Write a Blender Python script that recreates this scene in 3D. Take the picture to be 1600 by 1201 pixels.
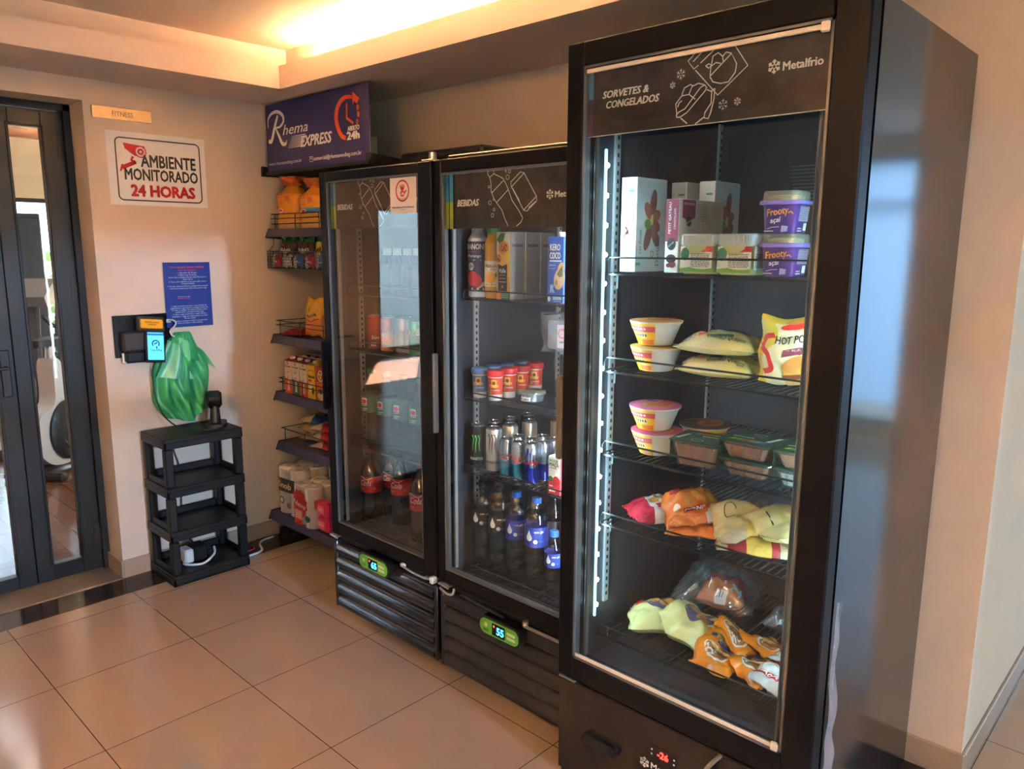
import bpy, bmesh, math, random
from mathutils import Vector, Matrix, Euler
from mathutils.bvhtree import BVHTree
from mathutils.kdtree import KDTree
random.seed(7)
for _o in list(bpy.data.objects): bpy.data.objects.remove(_o)
SC = bpy.context.scene
COL = SC.collection
PI = math.pi
R = math.radians

# ------------------------------------------------------------------ camera
cam = bpy.data.cameras.new('camera')
cam.sensor_fit = 'HORIZONTAL'; cam.sensor_width = 36.0; cam.lens = 1200.128 * 36 / 1600
cam.clip_start = 0.02
camo = bpy.data.objects.new('camera', cam); COL.objects.link(camo)
_yaw, _pit, _rol = 0.758724, 0.176856, 0.005066
_F = Vector((-math.sin(_yaw)*math.cos(_pit), math.cos(_yaw)*math.cos(_pit), -math.sin(_pit)))
_R0 = Vector((math.cos(_yaw), math.sin(_yaw), 0)); _U0 = _R0.cross(_F)
_R1 = math.cos(_rol)*_R0 + math.sin(_rol)*_U0; _U1 = -math.sin(_rol)*_R0 + math.cos(_rol)*_U0
_m = Matrix((_R1, _U1, -_F)).transposed().to_4x4(); _m.translation = (3.8816, -2.5276, 1.6326)
camo.matrix_world = _m
SC.camera = camo

# ------------------------------------------------------------------ colour management, exposure
SC.view_settings.view_transform = 'Standard'
SC.view_settings.look = 'None'
SC.view_settings.gamma = 1.0
SC.view_settings.use_curve_mapping = False
SC.view_settings.exposure = 0.98
SC.cycles.use_denoising = True
SC.cycles.max_bounces = 10
SC.cycles.transparent_max_bounces = 24
SC.cycles.transmission_bounces = 8
SC.cycles.glossy_bounces = 4
SC.cycles.diffuse_bounces = 4
SC.cycles.sample_clamp_indirect = 60.0
SC.cycles.caustics_reflective = False
SC.cycles.caustics_refractive = False

# ------------------------------------------------------------------ sky and daylight
world = bpy.data.worlds.new('sky'); SC.world = world; world.use_nodes = True
_bg = world.node_tree.nodes['Background']
_bg.inputs[0].default_value = (0.56, 0.79, 1.0, 1); _bg.inputs[1].default_value = 4.8

def area(name, loc, target, sx, sy, power, color, portal=False, spread=180):
    l = bpy.data.lights.new(name, 'AREA'); l.shape = 'RECTANGLE'; l.size = sx; l.size_y = sy
    l.energy = power; l.color = color; l.spread = R(spread)
    if portal: l.cycles.is_portal = True
    o = bpy.data.objects.new(name, l); COL.objects.link(o); o.location = loc
    d = Vector(target) - Vector(loc)
    o.rotation_euler = d.to_track_quat('-Z', 'Y').to_euler()
    return o
WARM = (1.0, 0.66, 0.34)
SOFTW = (1.0, 0.74, 0.52)
COOL = (0.70, 0.86, 1.0)
# daylight portals in the window openings
area('window_portal_east', (6.95, -2.3, 1.25), (0, -2.3, 1.25), 2.8, 2.3, 1, (1, 1, 1), True)
area('window_portal_corridor', (5.0, 4.45, 1.25), (5.0, 0, 1.25), 2.8, 2.3, 1, (1, 1, 1), True)
area('window_portal_corridor', (6.95, 3.3, 1.25), (0, 3.3, 1.25), 1.4, 2.3, 1, (1, 1, 1), True)
area('window_portal_gym', (-5.55, .25, 1.27), (0, .25, 1.27), 2.9, 1.7, 1, (1, 1, 1), True)
area('window_portal_gym', (-5.55, -6.9, 1.12), (0, -6.9, 1.12), 1.75, 2.1, 1, (1, 1, 1), True)
# low sun into the gym
_s = bpy.data.lights.new('sun', 'SUN'); _s.energy = 130.0; _s.angle = R(0.6); _s.color = (1, .93, .82)
_so = bpy.data.objects.new('sun', _s); COL.objects.link(_so)
_so.rotation_euler = Vector((0.82, 0.72, -0.86)).to_track_quat('-Z', 'Y').to_euler()
# cool lamp added outside the wide side window, throws the band on the left wall
area('added_cool_lamp', (12.0, -2.1, 2.85), (0, -1.0, 1.0), 0.5, 0.12, 420, (.42, .62, 1.0))
# warm tape in the cove over the coolers, and a second strip added behind the camera as warm fill
area('cove_and_fill_led', (1.98, -0.40, 2.475), (1.98, -0.36, 3.2), 2.7, 0.03, 400, WARM)
area('cove_and_fill_led', (3.40, -3.70, 2.475), (3.40, -3.74, 3.2), 1.3, 0.03, 330, WARM)

# ------------------------------------------------------------------ materials
def lin(c):
    return tuple(((v/255)/12.92 if v/255 <= 0.04045 else ((v/255+0.055)/1.055)**2.4) for v in c[:3]) + (1,)
_MC = {}
def M(name, rgb=(128,128,128), rough=0.5, metal=0.0, var=0.06, scale=40.0, bump=0.0, emit=0.0, spec=0.5, coat=0.0):
    if name in _MC: return _MC[name]
    m = bpy.data.materials.new(name); m.use_nodes = True; nt = m.node_tree
    b = nt.nodes['Principled BSDF']
    b.inputs['Roughness'].default_value = rough; b.inputs['Metallic'].default_value = metal
    b.inputs['Specular IOR Level'].default_value = spec
    b.inputs['Coat Weight'].default_value = coat
    c = lin(rgb)
    n = nt.nodes.new('ShaderNodeTexNoise'); n.inputs['Scale'].default_value = scale; n.inputs['Detail'].default_value = 3
    tc = nt.nodes.new('ShaderNodeTexCoord'); nt.links.new(tc.outputs['Object'], n.inputs['Vector'])
    r = nt.nodes.new('ShaderNodeMix'); r.data_type = 'RGBA'
    r.inputs['A'].default_value = tuple(v*(1-var) for v in c[:3]) + (1,)
    r.inputs['B'].default_value = tuple(min(1, v*(1+var)) for v in c[:3]) + (1,)
    nt.links.new(n.outputs['Fac'], r.inputs['Factor'])
    nt.links.new(r.outputs['Result'], b.inputs['Base Color'])
    if bump:
        bp = nt.nodes.new('ShaderNodeBump'); bp.inputs['Strength'].default_value = bump; bp.inputs['Distance'].default_value = 0.004
        nt.links.new(n.outputs['Fac'], bp.inputs['Height']); nt.links.new(bp.outputs['Normal'], b.inputs['Normal'])
    if emit:
        b.inputs['Emission Color'].default_value = c; b.inputs['Emission Strength'].default_value = emit
    _MC[name] = m; return m
def clear(name, tint=(255,255,255), refl=0.05, opac=0.0, col=(200,200,200), rough=0.02, bump=0.0, scale=30):
    """thin clear sheet: see-through, with a mirror share that rises towards grazing angles"""
    if name in _MC: return _MC[name]
    m = bpy.data.materials.new(name); m.use_nodes = True; nt = m.node_tree; nt.nodes.clear()
    out = nt.nodes.new('ShaderNodeOutputMaterial')
    t = nt.nodes.new('ShaderNodeBsdfTransparent'); t.inputs[0].default_value = lin(tint)
    g = nt.nodes.new('ShaderNodeBsdfGlossy'); g.inputs['Roughness'].default_value = rough
    lw = nt.nodes.new('ShaderNodeLayerWeight'); lw.inputs[0].default_value = 0.5
    pw = nt.nodes.new('ShaderNodeMath'); pw.operation = 'POWER'; pw.inputs[1].default_value = 5
    nt.links.new(lw.outputs['Facing'], pw.inputs[0])
    ma = nt.nodes.new('ShaderNodeMath'); ma.operation = 'MULTIPLY_ADD'; ma.inputs[1].default_value = 1-refl; ma.inputs[2].default_value = refl
    nt.links.new(pw.outputs[0], ma.inputs[0])
    mx = nt.nodes.new('ShaderNodeMixShader'); nt.links.new(ma.outputs[0], mx.inputs[0])
    base = t.outputs[0]
    if opac:
        d = nt.nodes.new('ShaderNodeBsdfDiffuse'); d.inputs[0].default_value = lin(col)
        mo = nt.nodes.new('ShaderNodeMixShader'); mo.inputs[0].default_value = opac
        nt.links.new(t.outputs[0], mo.inputs[1]); nt.links.new(d.outputs[0], mo.inputs[2]); base = mo.outputs[0]
    nt.links.new(base, mx.inputs[1]); nt.links.new(g.outputs[0], mx.inputs[2])
    if bump:
        tc = nt.nodes.new('ShaderNodeTexCoord'); n = nt.nodes.new('ShaderNodeTexNoise'); n.inputs['Scale'].default_value = scale
        nt.links.new(tc.outputs['Object'], n.inputs['Vector'])
        bp = nt.nodes.new('ShaderNodeBump'); bp.inputs['Strength'].default_value = bump; bp.inputs['Distance'].default_value = 0.01
        nt.links.new(n.outputs['Fac'], bp.inputs['Height']); nt.links.new(bp.outputs['Normal'], g.inputs['Normal'])
    nt.links.new(mx.outputs[0], out.inputs[0])
    _MC[name] = m; return m
def col(rgb, rough=0.45):
    return M('print_%02x%02x%02x%s' % (*rgb, '' if rough == .45 else '_%d' % int(rough*100)), rgb, rough, var=0.03)

# ------------------------------------------------------------------ mesh builder
class MB:
    def __init__(s, origin=(0,0,0)):
        s.v = []; s.f = []; s.mi = []; s.mats = []; s.o = Vector(origin); s.xf = None
    def mat(s, m):
        if m not in s.mats: s.mats.append(m)
        return s.mats.index(m)
    def add(s, vs, fs, m):
        k = len(s.v)
        if s.xf is not None: vs = [s.xf @ Vector(p) for p in vs]
        s.v += [tuple(Vector(p) - s.o) for p in vs]
        if not isinstance(m, list):
            i = s.mat(m); s.mi += [i]*len(fs)
        else: s.mi += [s.mat(x) for x in m]
        s.f += [[k+i for i in f] for f in fs]
        return s
    def box(s, a, b, m, bev=0.0):
        x0,y0,z0 = (min(a[i], b[i]) for i in range(3)); x1,y1,z1 = (max(a[i], b[i]) for i in range(3))
        if bev <= 0:
            vs = [(x0,y0,z0),(x1,y0,z0),(x1,y1,z0),(x0,y1,z0),(x0,y0,z1),(x1,y0,z1),(x1,y1,z1),(x0,y1,z1)]
            fs = [(0,3,2,1),(4,5,6,7),(0,1,5,4),(1,2,6,5),(2,3,7,6),(3,0,4,7)]
            return s.add(vs, fs, m)
        e = min(bev, (x1-x0)*.49, (y1-y0)*.49, (z1-z0)*.49)
        vs = []; ix = {}
        X=(x0,x1); Y=(y0,y1); Z=(z0,z1)
        for i in (0,1):
            for j in (0,1):
                for k in (0,1):
                    c = (X[i],Y[j],Z[k]); d = (e if i==0 else -e, e if j==0 else -e, e if k==0 else -e)
                    for ax in range(3):
                        p = [c[t] + (0 if t==ax else d[t]) for t in range(3)]
                        ix[i,j,k,ax] = len(vs); vs.append(p)
        fs = []
        for ax in range(3):
            for q in (0,1):
                o1,o2 = [t for t in range(3) if t != ax]
                def key(a_, b_):
                    t = [0,0,0]; t[ax]=q; t[o1]=a_; t[o2]=b_; return ix[t[0],t[1],t[2],ax]
                fs.append((key(0,0),key(1,0),key(1,1),key(0,1)))
        for ax in range(3):
            o1,o2 = [t for t in range(3) if t != ax]
            for a_ in (0,1):
                for b_ in (0,1):
                    def kk(c_, f_):
                        t=[0,0,0]; t[ax]=c_; t[o1]=a_; t[o2]=b_; return ix[t[0],t[1],t[2],f_]
                    fs.append((kk(0,o1),kk(1,o1),kk(1,o2),kk(0,o2)))
        for i in (0,1):
            for j in (0,1):
                for k in (0,1): fs.append((ix[i,j,k,0],ix[i,j,k,1],ix[i,j,k,2]))
        cx,cy,cz = (x0+x1)/2,(y0+y1)/2,(z0+z1)/2; ctr = Vector((cx,cy,cz)); out=[]
        for f in fs:
            P=[Vector(vs[i]) for i in f]; n=(P[1]-P[0]).cross(P[2]-P[0]); c=sum(P,Vector())/len(P)
            out.append(f if n.dot(c-ctr) >= 0 else tuple(reversed(f)))
        return s.add(vs, out, m)
    def lathe(s, prof, m, c=(0,0,0), seg=28, mats=None, a0=0, a1=2*PI, sq=None, caps=True):
        """prof: list of (radius, z); mats: material per band; sq: superellipse power for squarish rings"""
        full = abs(a1-a0-2*PI) < 1e-6; n = seg if full else seg+1
        vs = []; fs = []; ms = []
        for (r, z) in prof:
            for i in range(n):
                a = a0 + (a1-a0)*i/seg; ca, sa = math.cos(a), math.sin(a); k = r
                if sq: k = r / ((abs(ca)**sq + abs(sa)**sq)**(1/sq))
                vs.append((c[0]+k*ca, c[1]+k*sa, c[2]+z))
        for j in range(len(prof)-1):
            for i in range(seg):
                i2 = (i+1) % n if full else i+1
                fs.append((j*n+i, j*n+i2, (j+1)*n+i2, (j+1)*n+i)); ms.append(mats[j] if mats else m)
        if full and caps:
            if prof[0][0] > 1e-5: fs.append(tuple(reversed(range(n)))); ms.append(mats[0] if mats else m)
            if prof[-1][0] > 1e-5: fs.append(tuple((len(prof)-1)*n+i for i in range(n))); ms.append(mats[-1] if mats else m)
        return s.add(vs, fs, ms)
    def tube(s, pts, r, m, seg=8, closed=False):
        P = [Vector(p) for p in pts]; n = len(P); vs = []; fs = []
        prev = None
        for i, p in enumerate(P):
            a = P[(i-1) % n] if (closed or i > 0) else p; b = P[(i+1) % n] if (closed or i < n-1) else p
            t = (b-a).normalized()
            if prev is None:
                u = t.orthogonal().normalized()
            else:
                u = (prev - t*prev.dot(t)); u = u.normalized() if u.length > 1e-6 else t.orthogonal().normalized()
            prev = u; w = t.cross(u)
            rr = r[i] if isinstance(r, (list, tuple)) else r
            for k in range(seg):
                a_ = 2*PI*k/seg; vs.append(p + u*rr*math.cos(a_) + w*rr*math.sin(a_))
        rg = n if closed else n-1
        for i in range(rg):
            j = (i+1) % n
            for k in range(seg):
                k2 = (k+1) % seg; fs.append((i*seg+k, i*seg+k2, j*seg+k2, j*seg+k))
        if not closed:
            fs.append(tuple(reversed(range(seg)))); fs.append(tuple((n-1)*seg+k for k in range(seg)))
        return s.add(vs, fs, m)
    def prism(s, poly, fr, depth, m):
        """poly: 2-D outline; fr(a,b,c) maps to space; extruded along c"""
        n = len(poly)
        vs = [fr(a,b,0) for a,b in poly] + [fr(a,b,depth) for a,b in poly]
        fs = [tuple(range(n)), tuple(reversed(range(n,2*n)))] + [(i, n+i, n+(i+1)%n, (i+1)%n) for i in range(n)]
        return s.add(vs, fs, m)
    def decal(s, shape, fr, m):
        vs, fs = shape; out = []; e = 5e-4
        for v in vs:
            p = Vector(fr(v[0], v[1]))
            if len(v) > 2 and v[2]:
                n = (Vector(fr(v[0]+e, v[1]))-p).cross(Vector(fr(v[0], v[1]+e))-p)
                if n.length > 1e-12: p = p + n.normalized()*v[2]
            out.append(p)
        return s.add(out, fs, m)
    def build(s, name, parent=None, loc=None, angle=35, rot=None):
        me = bpy.data.meshes.new(name); me.from_pydata(s.v, [], s.f); 
        for m in s.mats: me.materials.append(m)
        me.polygons.foreach_set('material_index', s.mi)
        me.polygons.foreach_set('use_smooth', [True]*len(s.f))
        bm = bmesh.new(); bm.from_mesh(me)
        bm.to_mesh(me); bm.free()
        me.set_sharp_from_angle(angle=R(angle)); me.update()
        o = bpy.data.objects.new(name, me); COL.objects.link(o)
        if parent is not None: o.parent = parent
        o.location = loc if loc is not None else (s.o if parent is None else (0,0,0))
        if rot: o.rotation_euler = rot
        return o
def thing(name, label, cat, loc=(0,0,0), rz=0.0, group=None, rot=None):
    o = bpy.data.objects.new(name, None); COL.objects.link(o); o.empty_display_size = 0.05
    o.location = loc; o.rotation_euler = rot if rot else (0,0,rz)
    return tag(o, label, cat, group)
def tag(o, label, cat, group=None):
    o['label'] = label; o['category'] = cat
    if group: o['group'] = group
    return o
def struct(o):
    o['kind'] = 'structure'; return o
KIDS = {}
def dup(root, loc, rz=None, label=None, group=None, rot=None):
    def cp(o, par):
        c = o.copy(); COL.objects.link(c)
        if par is not None: c.parent = par
        for ch in [q for q in bpy.data.objects if q.parent == o]: cp(ch, c)
        return c
    r = cp(root, None); r.location = loc
    if rz is not None: r.rotation_euler = (0,0,rz)
    if rot: r.rotation_euler = rot
    if label: r['label'] = label
    if group: r['group'] = group
    return r
# ---- flat shapes for prints
def rect(x0,y0,x1,y1,nx=1,ny=1):
    vs=[(x0+(x1-x0)*i/nx, y0+(y1-y0)*j/ny) for j in range(ny+1) for i in range(nx+1)]
    return vs,[(j*(nx+1)+i, j*(nx+1)+i+1, (j+1)*(nx+1)+i+1, (j+1)*(nx+1)+i) for j in range(ny) for i in range(nx)]
def ell(cx,cy,rx,ry,n=20,rot=0):
    vs=[(cx,cy)]
    for q in (0.5,1.0):
        for i in range(n):
            a=2*PI*i/n; x,y=rx*q*math.cos(a),ry*q*math.sin(a)
            vs.append((cx+x*math.cos(rot)-y*math.sin(rot), cy+x*math.sin(rot)+y*math.cos(rot)))
    fs=[(0,1+i,1+(i+1)%n) for i in range(n)]+[(1+i,1+n+i,1+n+(i+1)%n,1+(i+1)%n) for i in range(n)]
    return vs,fs
def poly(pts): return list(pts),[tuple(range(len(pts)))]
def line(pts,w,closed=False):
    """ribbon of width w along a polyline; w may be a list"""
    n=len(pts); vs=[]; fs=[]
    for i,(x,y) in enumerate(pts):
        a=pts[(i-1)%n] if (closed or i>0) else pts[i]; b=pts[(i+1)%n] if (closed or i<n-1) else pts[i]
        dx,dy=b[0]-a[0],b[1]-a[1]; l=math.hypot(dx,dy) or 1; ww=(w[i] if isinstance(w,(list,tuple)) else w)/2
        vs+=[(x-dy/l*ww,y+dx/l*ww),(x+dy/l*ww,y-dx/l*ww)]
    for i in range(n if closed else n-1):
        j=(i+1)%n; fs.append((2*i,2*i+1,2*j+1,2*j))
    return vs,fs
def arc(cx,cy,rx,ry,a0,a1,n=16,rot=0):
    out=[]
    for i in range(n+1):
        a=R(a0+(a1-a0)*i/n); x,y=rx*math.cos(a),ry*math.sin(a)
        out.append((cx+x*math.cos(rot)-y*math.sin(rot), cy+x*math.sin(rot)+y*math.cos(rot)))
    return out
def rrect(x0,y0,x1,y1,r,n=5):
    return arc(x1-r,y1-r,r,r,0,90,n)+arc(x0+r,y1-r,r,r,90,180,n)+arc(x0+r,y0+r,r,r,180,270,n)+arc(x1-r,y0+r,r,r,270,360,n)
def tf(sh,dx=0,dy=0,sx=1,sy=1,rot=0):
    c,s=math.cos(rot),math.sin(rot)
    return [(dx+(x*sx)*c-(y*sy)*s, dy+(x*sx)*s+(y*sy)*c) for x,y in sh[0]], sh[1]
_TC={}
def text(s,x=0,y=0,size=1.0,xs=1.0,bold=0.0,shear=0.0,align='LEFT',rot=0,width=None):
    """words as flat mesh; size is the cap height; width squeezes to a given length"""
    k=(s,bold,shear)
    if k not in _TC:
        cu=bpy.data.curves.new('t','FONT'); cu.body=s; cu.size=1.0; cu.shear=shear; cu.resolution_u=2
        o=bpy.data.objects.new('t',cu); me=o.to_mesh()
        v0=[(v.co.x,v.co.y) for v in me.vertices]; f0=[tuple(p.vertices) for p in me.polygons]
        vs=[]; fs=[]
        for q,(dx,dy) in enumerate(((0,0),) if bold < .004 else [(0,0)]+[(bold*math.cos(PI*t/4),bold*.8*math.sin(PI*t/4)) for t in range(8)]):   # heavier strokes: the same words laid over themselves, a hair apart
            k0=len(vs); vs+=[(a+dx,b+dy,q*.00012) for a,b in v0]; fs+=[tuple(t+k0 for t in f) for f in f0]
        o.to_mesh_clear(); bpy.data.objects.remove(o); bpy.data.curves.remove(cu)
        _TC[k]=(vs,fs)
    vs,fs=_TC[k]
    if not vs: return [],[]
    x0=min(v[0] for v in vs); x1=max(v[0] for v in vs)
    sz=size/0.70; sx=sz*xs
    if width: sx=width/(x1-x0)
    off=-x0 if align=='LEFT' else (-(x0+x1)/2 if align=='CENTER' else -x1)
    c,sn=math.cos(rot),math.sin(rot)
    return [(x+((a+off)*sx)*c-(b*sz)*sn, y+((a+off)*sx)*sn+(b*sz)*c, l) for a,b,l in vs],fs
def plane(o,u,v,eps=0.0006):
    o=Vector(o);u=Vector(u).normalized();v=Vector(v).normalized();n=u.cross(v)
    return lambda a,b,c=0.0: o+u*a+v*b+n*(eps+c)
def cyl(r,c=(0,0,0),ang=0.0,eps=0.0006,rf=None):
    """wraps a print round an upright cylinder: a runs along the arc, ang is the middle direction"""
    return lambda a,b: Vector((c[0]+((rf(b) if rf else r)+eps)*math.cos(ang+a/r), c[1]+((rf(b) if rf else r)+eps)*math.sin(ang+a/r), c[2]+b))
def smooth(pts,n=6):
    """Catmull-Rom through points"""
    P=[Vector(p) for p in pts]; out=[]
    for i in range(len(P)-1):
        p0=P[max(i-1,0)];p1=P[i];p2=P[i+1];p3=P[min(i+2,len(P)-1)]
        for k in range(n):
            t=k/n; out.append(0.5*((2*p1)+(p2-p0)*t+(2*p0-5*p1+4*p2-p3)*t*t+(3*p1-p0-3*p2+p3)*t**3))
    return out+[P[-1]]
def smooth2(pts,n=6):
    return [(v.x,v.y) for v in smooth([(a,b,0) for a,b in pts],n)]
# ================================================================== THE SETTING
wall_m = M('wall_paint', (226, 205, 182), 0.85, var=0.03, scale=9, bump=0.04)
ceil_m = M('ceiling_paint', (232, 212, 196), 0.9, var=0.02, scale=5)
tan_m = M('baseboard_tile', (176, 150, 126), 0.35, var=0.05, scale=20)
alu_m = M('dark_bronze_aluminium', (22, 20, 20), 0.38, 0.0, var=0.10, scale=60)
black_m = M('black_powder_coat', (22, 21, 22), 0.42, var=0.1, scale=50)
gran_m = M('brown_granite', (52, 36, 30), 0.12, var=0.45, scale=90)
speck_m = M('speckled_granite', (128, 112, 94), 0.3, var=0.5, scale=160)

def floor_mat():
    m = bpy.data.materials.new('porcelain_tile_floor'); m.use_nodes = True; nt = m.node_tree; b = nt.nodes['Principled BSDF']
    tc = nt.nodes.new('ShaderNodeTexCoord'); sp = nt.nodes.new('ShaderNodeSeparateXYZ'); nt.links.new(tc.outputs['Object'], sp.inputs[0])
    def mth(op, a, b_=None, c=None):
        n = nt.nodes.new('ShaderNodeMath'); n.operation = op
        for i, x in enumerate((a, b_, c)):
            if x is None: continue
            if isinstance(x, (int, float)): n.inputs[i].default_value = x
            else: nt.links.new(x, n.inputs[i])
        return n.outputs[0]
    def edge(c, off):
        t = mth('DIVIDE', mth('SUBTRACT', c, off), 0.52); f = mth('FRACT', t)
        return mth('MINIMUM', f, mth('SUBTRACT', 1.0, f)), mth('FLOOR', t)
    ex, ix = edge(sp.outputs[0], 0.3163); ey, iy = edge(sp.outputs[1], -1.794)
    d = mth('MINIMUM', ex, ey)
    g = mth('LESS_THAN', d, 0.0030)
    wn = nt.nodes.new('ShaderNodeTexWhiteNoise'); wn.noise_dimensions = '2D'
    cb = nt.nodes.new('ShaderNodeCombineXYZ'); nt.links.new(ix, cb.inputs[0]); nt.links.new(iy, cb.inputs[1]); nt.links.new(cb.outputs[0], wn.inputs['Vector'])
    nz = nt.nodes.new('ShaderNodeTexNoise'); nz.inputs['Scale'].default_value = 3.5; nz.inputs['Detail'].default_value = 6; nt.links.new(tc.outputs['Object'], nz.inputs['Vector'])
    sp2 = nt.nodes.new('ShaderNodeTexNoise'); sp2.inputs['Scale'].default_value = 260; nt.links.new(tc.outputs['Object'], sp2.inputs['Vector'])
    v = mth('ADD', mth('MULTIPLY_ADD', wn.outputs['Value'], 0.05, 0.90), mth('MULTIPLY_ADD', nz.outputs['Fac'], 0.10, mth('MULTIPLY', sp2.outputs['Fac'], 0.05)))
    mx = nt.nodes.new('ShaderNodeMix'); mx.data_type = 'RGBA'; mx.blend_type = 'MULTIPLY'; mx.inputs['Factor'].default_value = 1
    mx.inputs['A'].default_value = lin((172, 148, 126)); nt.links.new(v, mx.inputs['B'])
    # scuffs left by shoes
    sc = nt.nodes.new('ShaderNodeTexNoise'); sc.inputs['Scale'].default_value = 7; sc.inputs['Detail'].default_value = 9; sc.inputs['Roughness'].default_value = .7
    mp = nt.nodes.new('ShaderNodeMapping'); mp.inputs['Scale'].default_value = (1, 6, 1); mp.inputs['Rotation'].default_value = (0, 0, .5); nt.links.new(tc.outputs['Object'], mp.inputs[0]); nt.links.new(mp.outputs[0], sc.inputs['Vector'])
    s2 = mth('MULTIPLY', mth('GREATER_THAN', sc.outputs['Fac'], 0.73), 0.5)
    mk = nt.nodes.new('ShaderNodeMix'); mk.data_type = 'RGBA'; nt.links.new(s2, mk.inputs['Factor']); nt.links.new(mx.outputs['Result'], mk.inputs['A']); mk.inputs['B'].default_value = lin((90, 74, 62))
    m2 = nt.nodes.new('ShaderNodeMix'); m2.data_type = 'RGBA'; nt.links.new(g, m2.inputs['Factor']); nt.links.new(mk.outputs['Result'], m2.inputs['A']); m2.inputs['B'].default_value = lin((70, 52, 40))
    nt.links.new(m2.outputs['Result'], b.inputs['Base Color'])
    nt.links.new(mth('MULTIPLY_ADD', nz.outputs['Fac'], 0.10, 0.07), b.inputs['Roughness'])
    b.inputs['Specular IOR Level'].default_value = 0.5
    return m
f = MB()
f.box((0, -5.5, -.1), (7, 0, 0), floor_mat()); f.box((3.42, 0, -.1), (7, 4.5, 0), f.mats[0])
struct(f.build('floor'))
struct(MB().box((.02, -5.5, -.02), (.20, 0, .0015), gran_m).build('trim_1'))
struct(MB().box((.20, -.20, -.02), (3.42, -.02, .0015), gran_m).build('trim_2'))
struct(MB().box((-.30, -2.62, -.05), (.018, -1.24, .006), speck_m, .003).build('trim_3'))   # door threshold slab

DY0, DY1, DZ = -2.62, -1.24, 2.27
w = MB()
w.box((-.30, DY1, 0), (0, 0.15, 2.75), wall_m); w.box((-.30, -5.5, 0), (0, DY0, 2.75), wall_m); w.box((-.30, DY0, DZ), (0, DY1, 2.75), wall_m)
struct(w.build('wall_left'))
struct(MB().box((0, 0, 0), (3.30, .15, 2.75), wall_m).box((3.30, 0, 0), (3.42, 4.5, 2.75), wall_m).build('wall_back'))
struct(MB().box((0, -4.25, 0), (7.15, -4.1, 2.75), wall_m).build('wall_front'))
w = MB()
w.box((7, -4.1, 0), (7.15, -3.7, 2.75), wall_m).box((7, -.9, 0), (7.15, 2.6, 2.75), wall_m).box((7, 4, 0), (7.15, 4.5, 2.75), wall_m).box((7, 2.6, 2.4), (7.15, 4, 2.75), wall_m).box((7, 2.6, 0), (7.15, 4, .1), wall_m).box((7, -3.7, 2.4), (7.15, -.9, 2.75), wall_m).box((7, -3.7, 0), (7.15, -.9, .1), wall_m)
struct(w.build('wall_right'))
w = MB()
w.box((3.3, 4.5, 0), (3.6, 4.65, 2.75), wall_m).box((6.4, 4.5, 0), (7.15, 4.65, 2.75), wall_m).box((3.6, 4.5, 2.4), (6.4, 4.65, 2.75), wall_m).box((3.6, 4.5, 0), (6.4, 4.65, .1), wall_m)
struct(w.build('wall_corridor'))
c = MB()
c.box((.34, -5.5, 2.57), (7, -.41, 2.75), ceil_m); c.box((3.42, -.41, 2.57), (7, 4.5, 2.75), ceil_m)
struct(c.build('ceiling'))
# lowered border with an open light trough behind its lip
c = MB()
c.box((0, -5.5, 2.365), (.40, 0, 2.40), ceil_m); c.box((.40, -.47, 2.365), (3.42, 0, 2.40), ceil_m)
c.box((.40, -5.5, 2.365), (.44, -.47, 2.468), ceil_m); c.box((.40, -.51, 2.365), (3.6, -.47, 2.468), ceil_m)
c.box((0, -5.5, 2.40), (.34, 0, 2.75), ceil_m); c.box((.34, -.41, 2.40), (3.42, 0, 2.75), ceil_m)
c.box((.44, -4.1, 2.365), (7, -3.60, 2.40), ceil_m).box((.44, -3.64, 2.365), (7, -3.60, 2.468), ceil_m)
struct(c.build('ceiling_border'))
def base(name, a, b):
    struct(MB().box(a, b, tan_m, .003).build(name))
base('baseboard_left', (0, DY1, 0), (.012, 0, .09))
base('baseboard_back', (.012, -.012, 0), (3.43, 0, .09))
base('baseboard_reveal', (-.19, DY1-.012, 0), (.012, DY1, .09))
base('baseboard_corridor', (3.42, 0, 0), (3.432, 4.5, .09))
base('baseboard_front', (0, -4.1, 0), (7, -4.088, .09))
base('baseboard_right', (6.988, -.9, 0), (7, 4.5, .09))

glass_m = clear('window_glass', refl=0.045)
def glazing(name, ax, pos, a0, a1, z0, z1, cuts, zc=None):
    """ax 0: pane in a plane of constant x, spanning y; ax 1: constant y, spanning x"""
    def P(a, z, d): return (pos+d, a, z) if ax == 0 else (a, pos+d, z)
    t = MB(P(a0, z0, 0)); wd = .045
    for a in [a0] + cuts + [a1]:
        s0 = a - wd/2 if a not in (a0, a1) else (a if a == a0 else a-wd)
        t.box(P(s0, z0, -.03), P(s0+wd, z1, .03), alu_m, .003)
    for z in [z0, z1-wd] + (zc or []): t.box(P(a0, z, -.028), P(a1, z+wd, .028), alu_m, .003)
    o = struct(t.build(name)); 
    MB(P(a0, z0, 0)).box(P(a0+.01, z0+.01, -.003), P(a1-.01, z1-.01, .003), glass_m).build('pane', o)
    return o
glazing('window_1', 0, 7.07, -3.7, -.9, .1, 2.4, [-2.8, -1.85], [2.0])
glazing('window_added', 0, 7.07, 2.6, 4.0, .1, 2.4, [3.3], [2.0])  # added side window, brings cool daylight into the corridor
w2 = glazing('window_2', 1, 4.57, 3.6, 6.4, .1, 2.4, [4.20, 5.65], [2.0])
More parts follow.
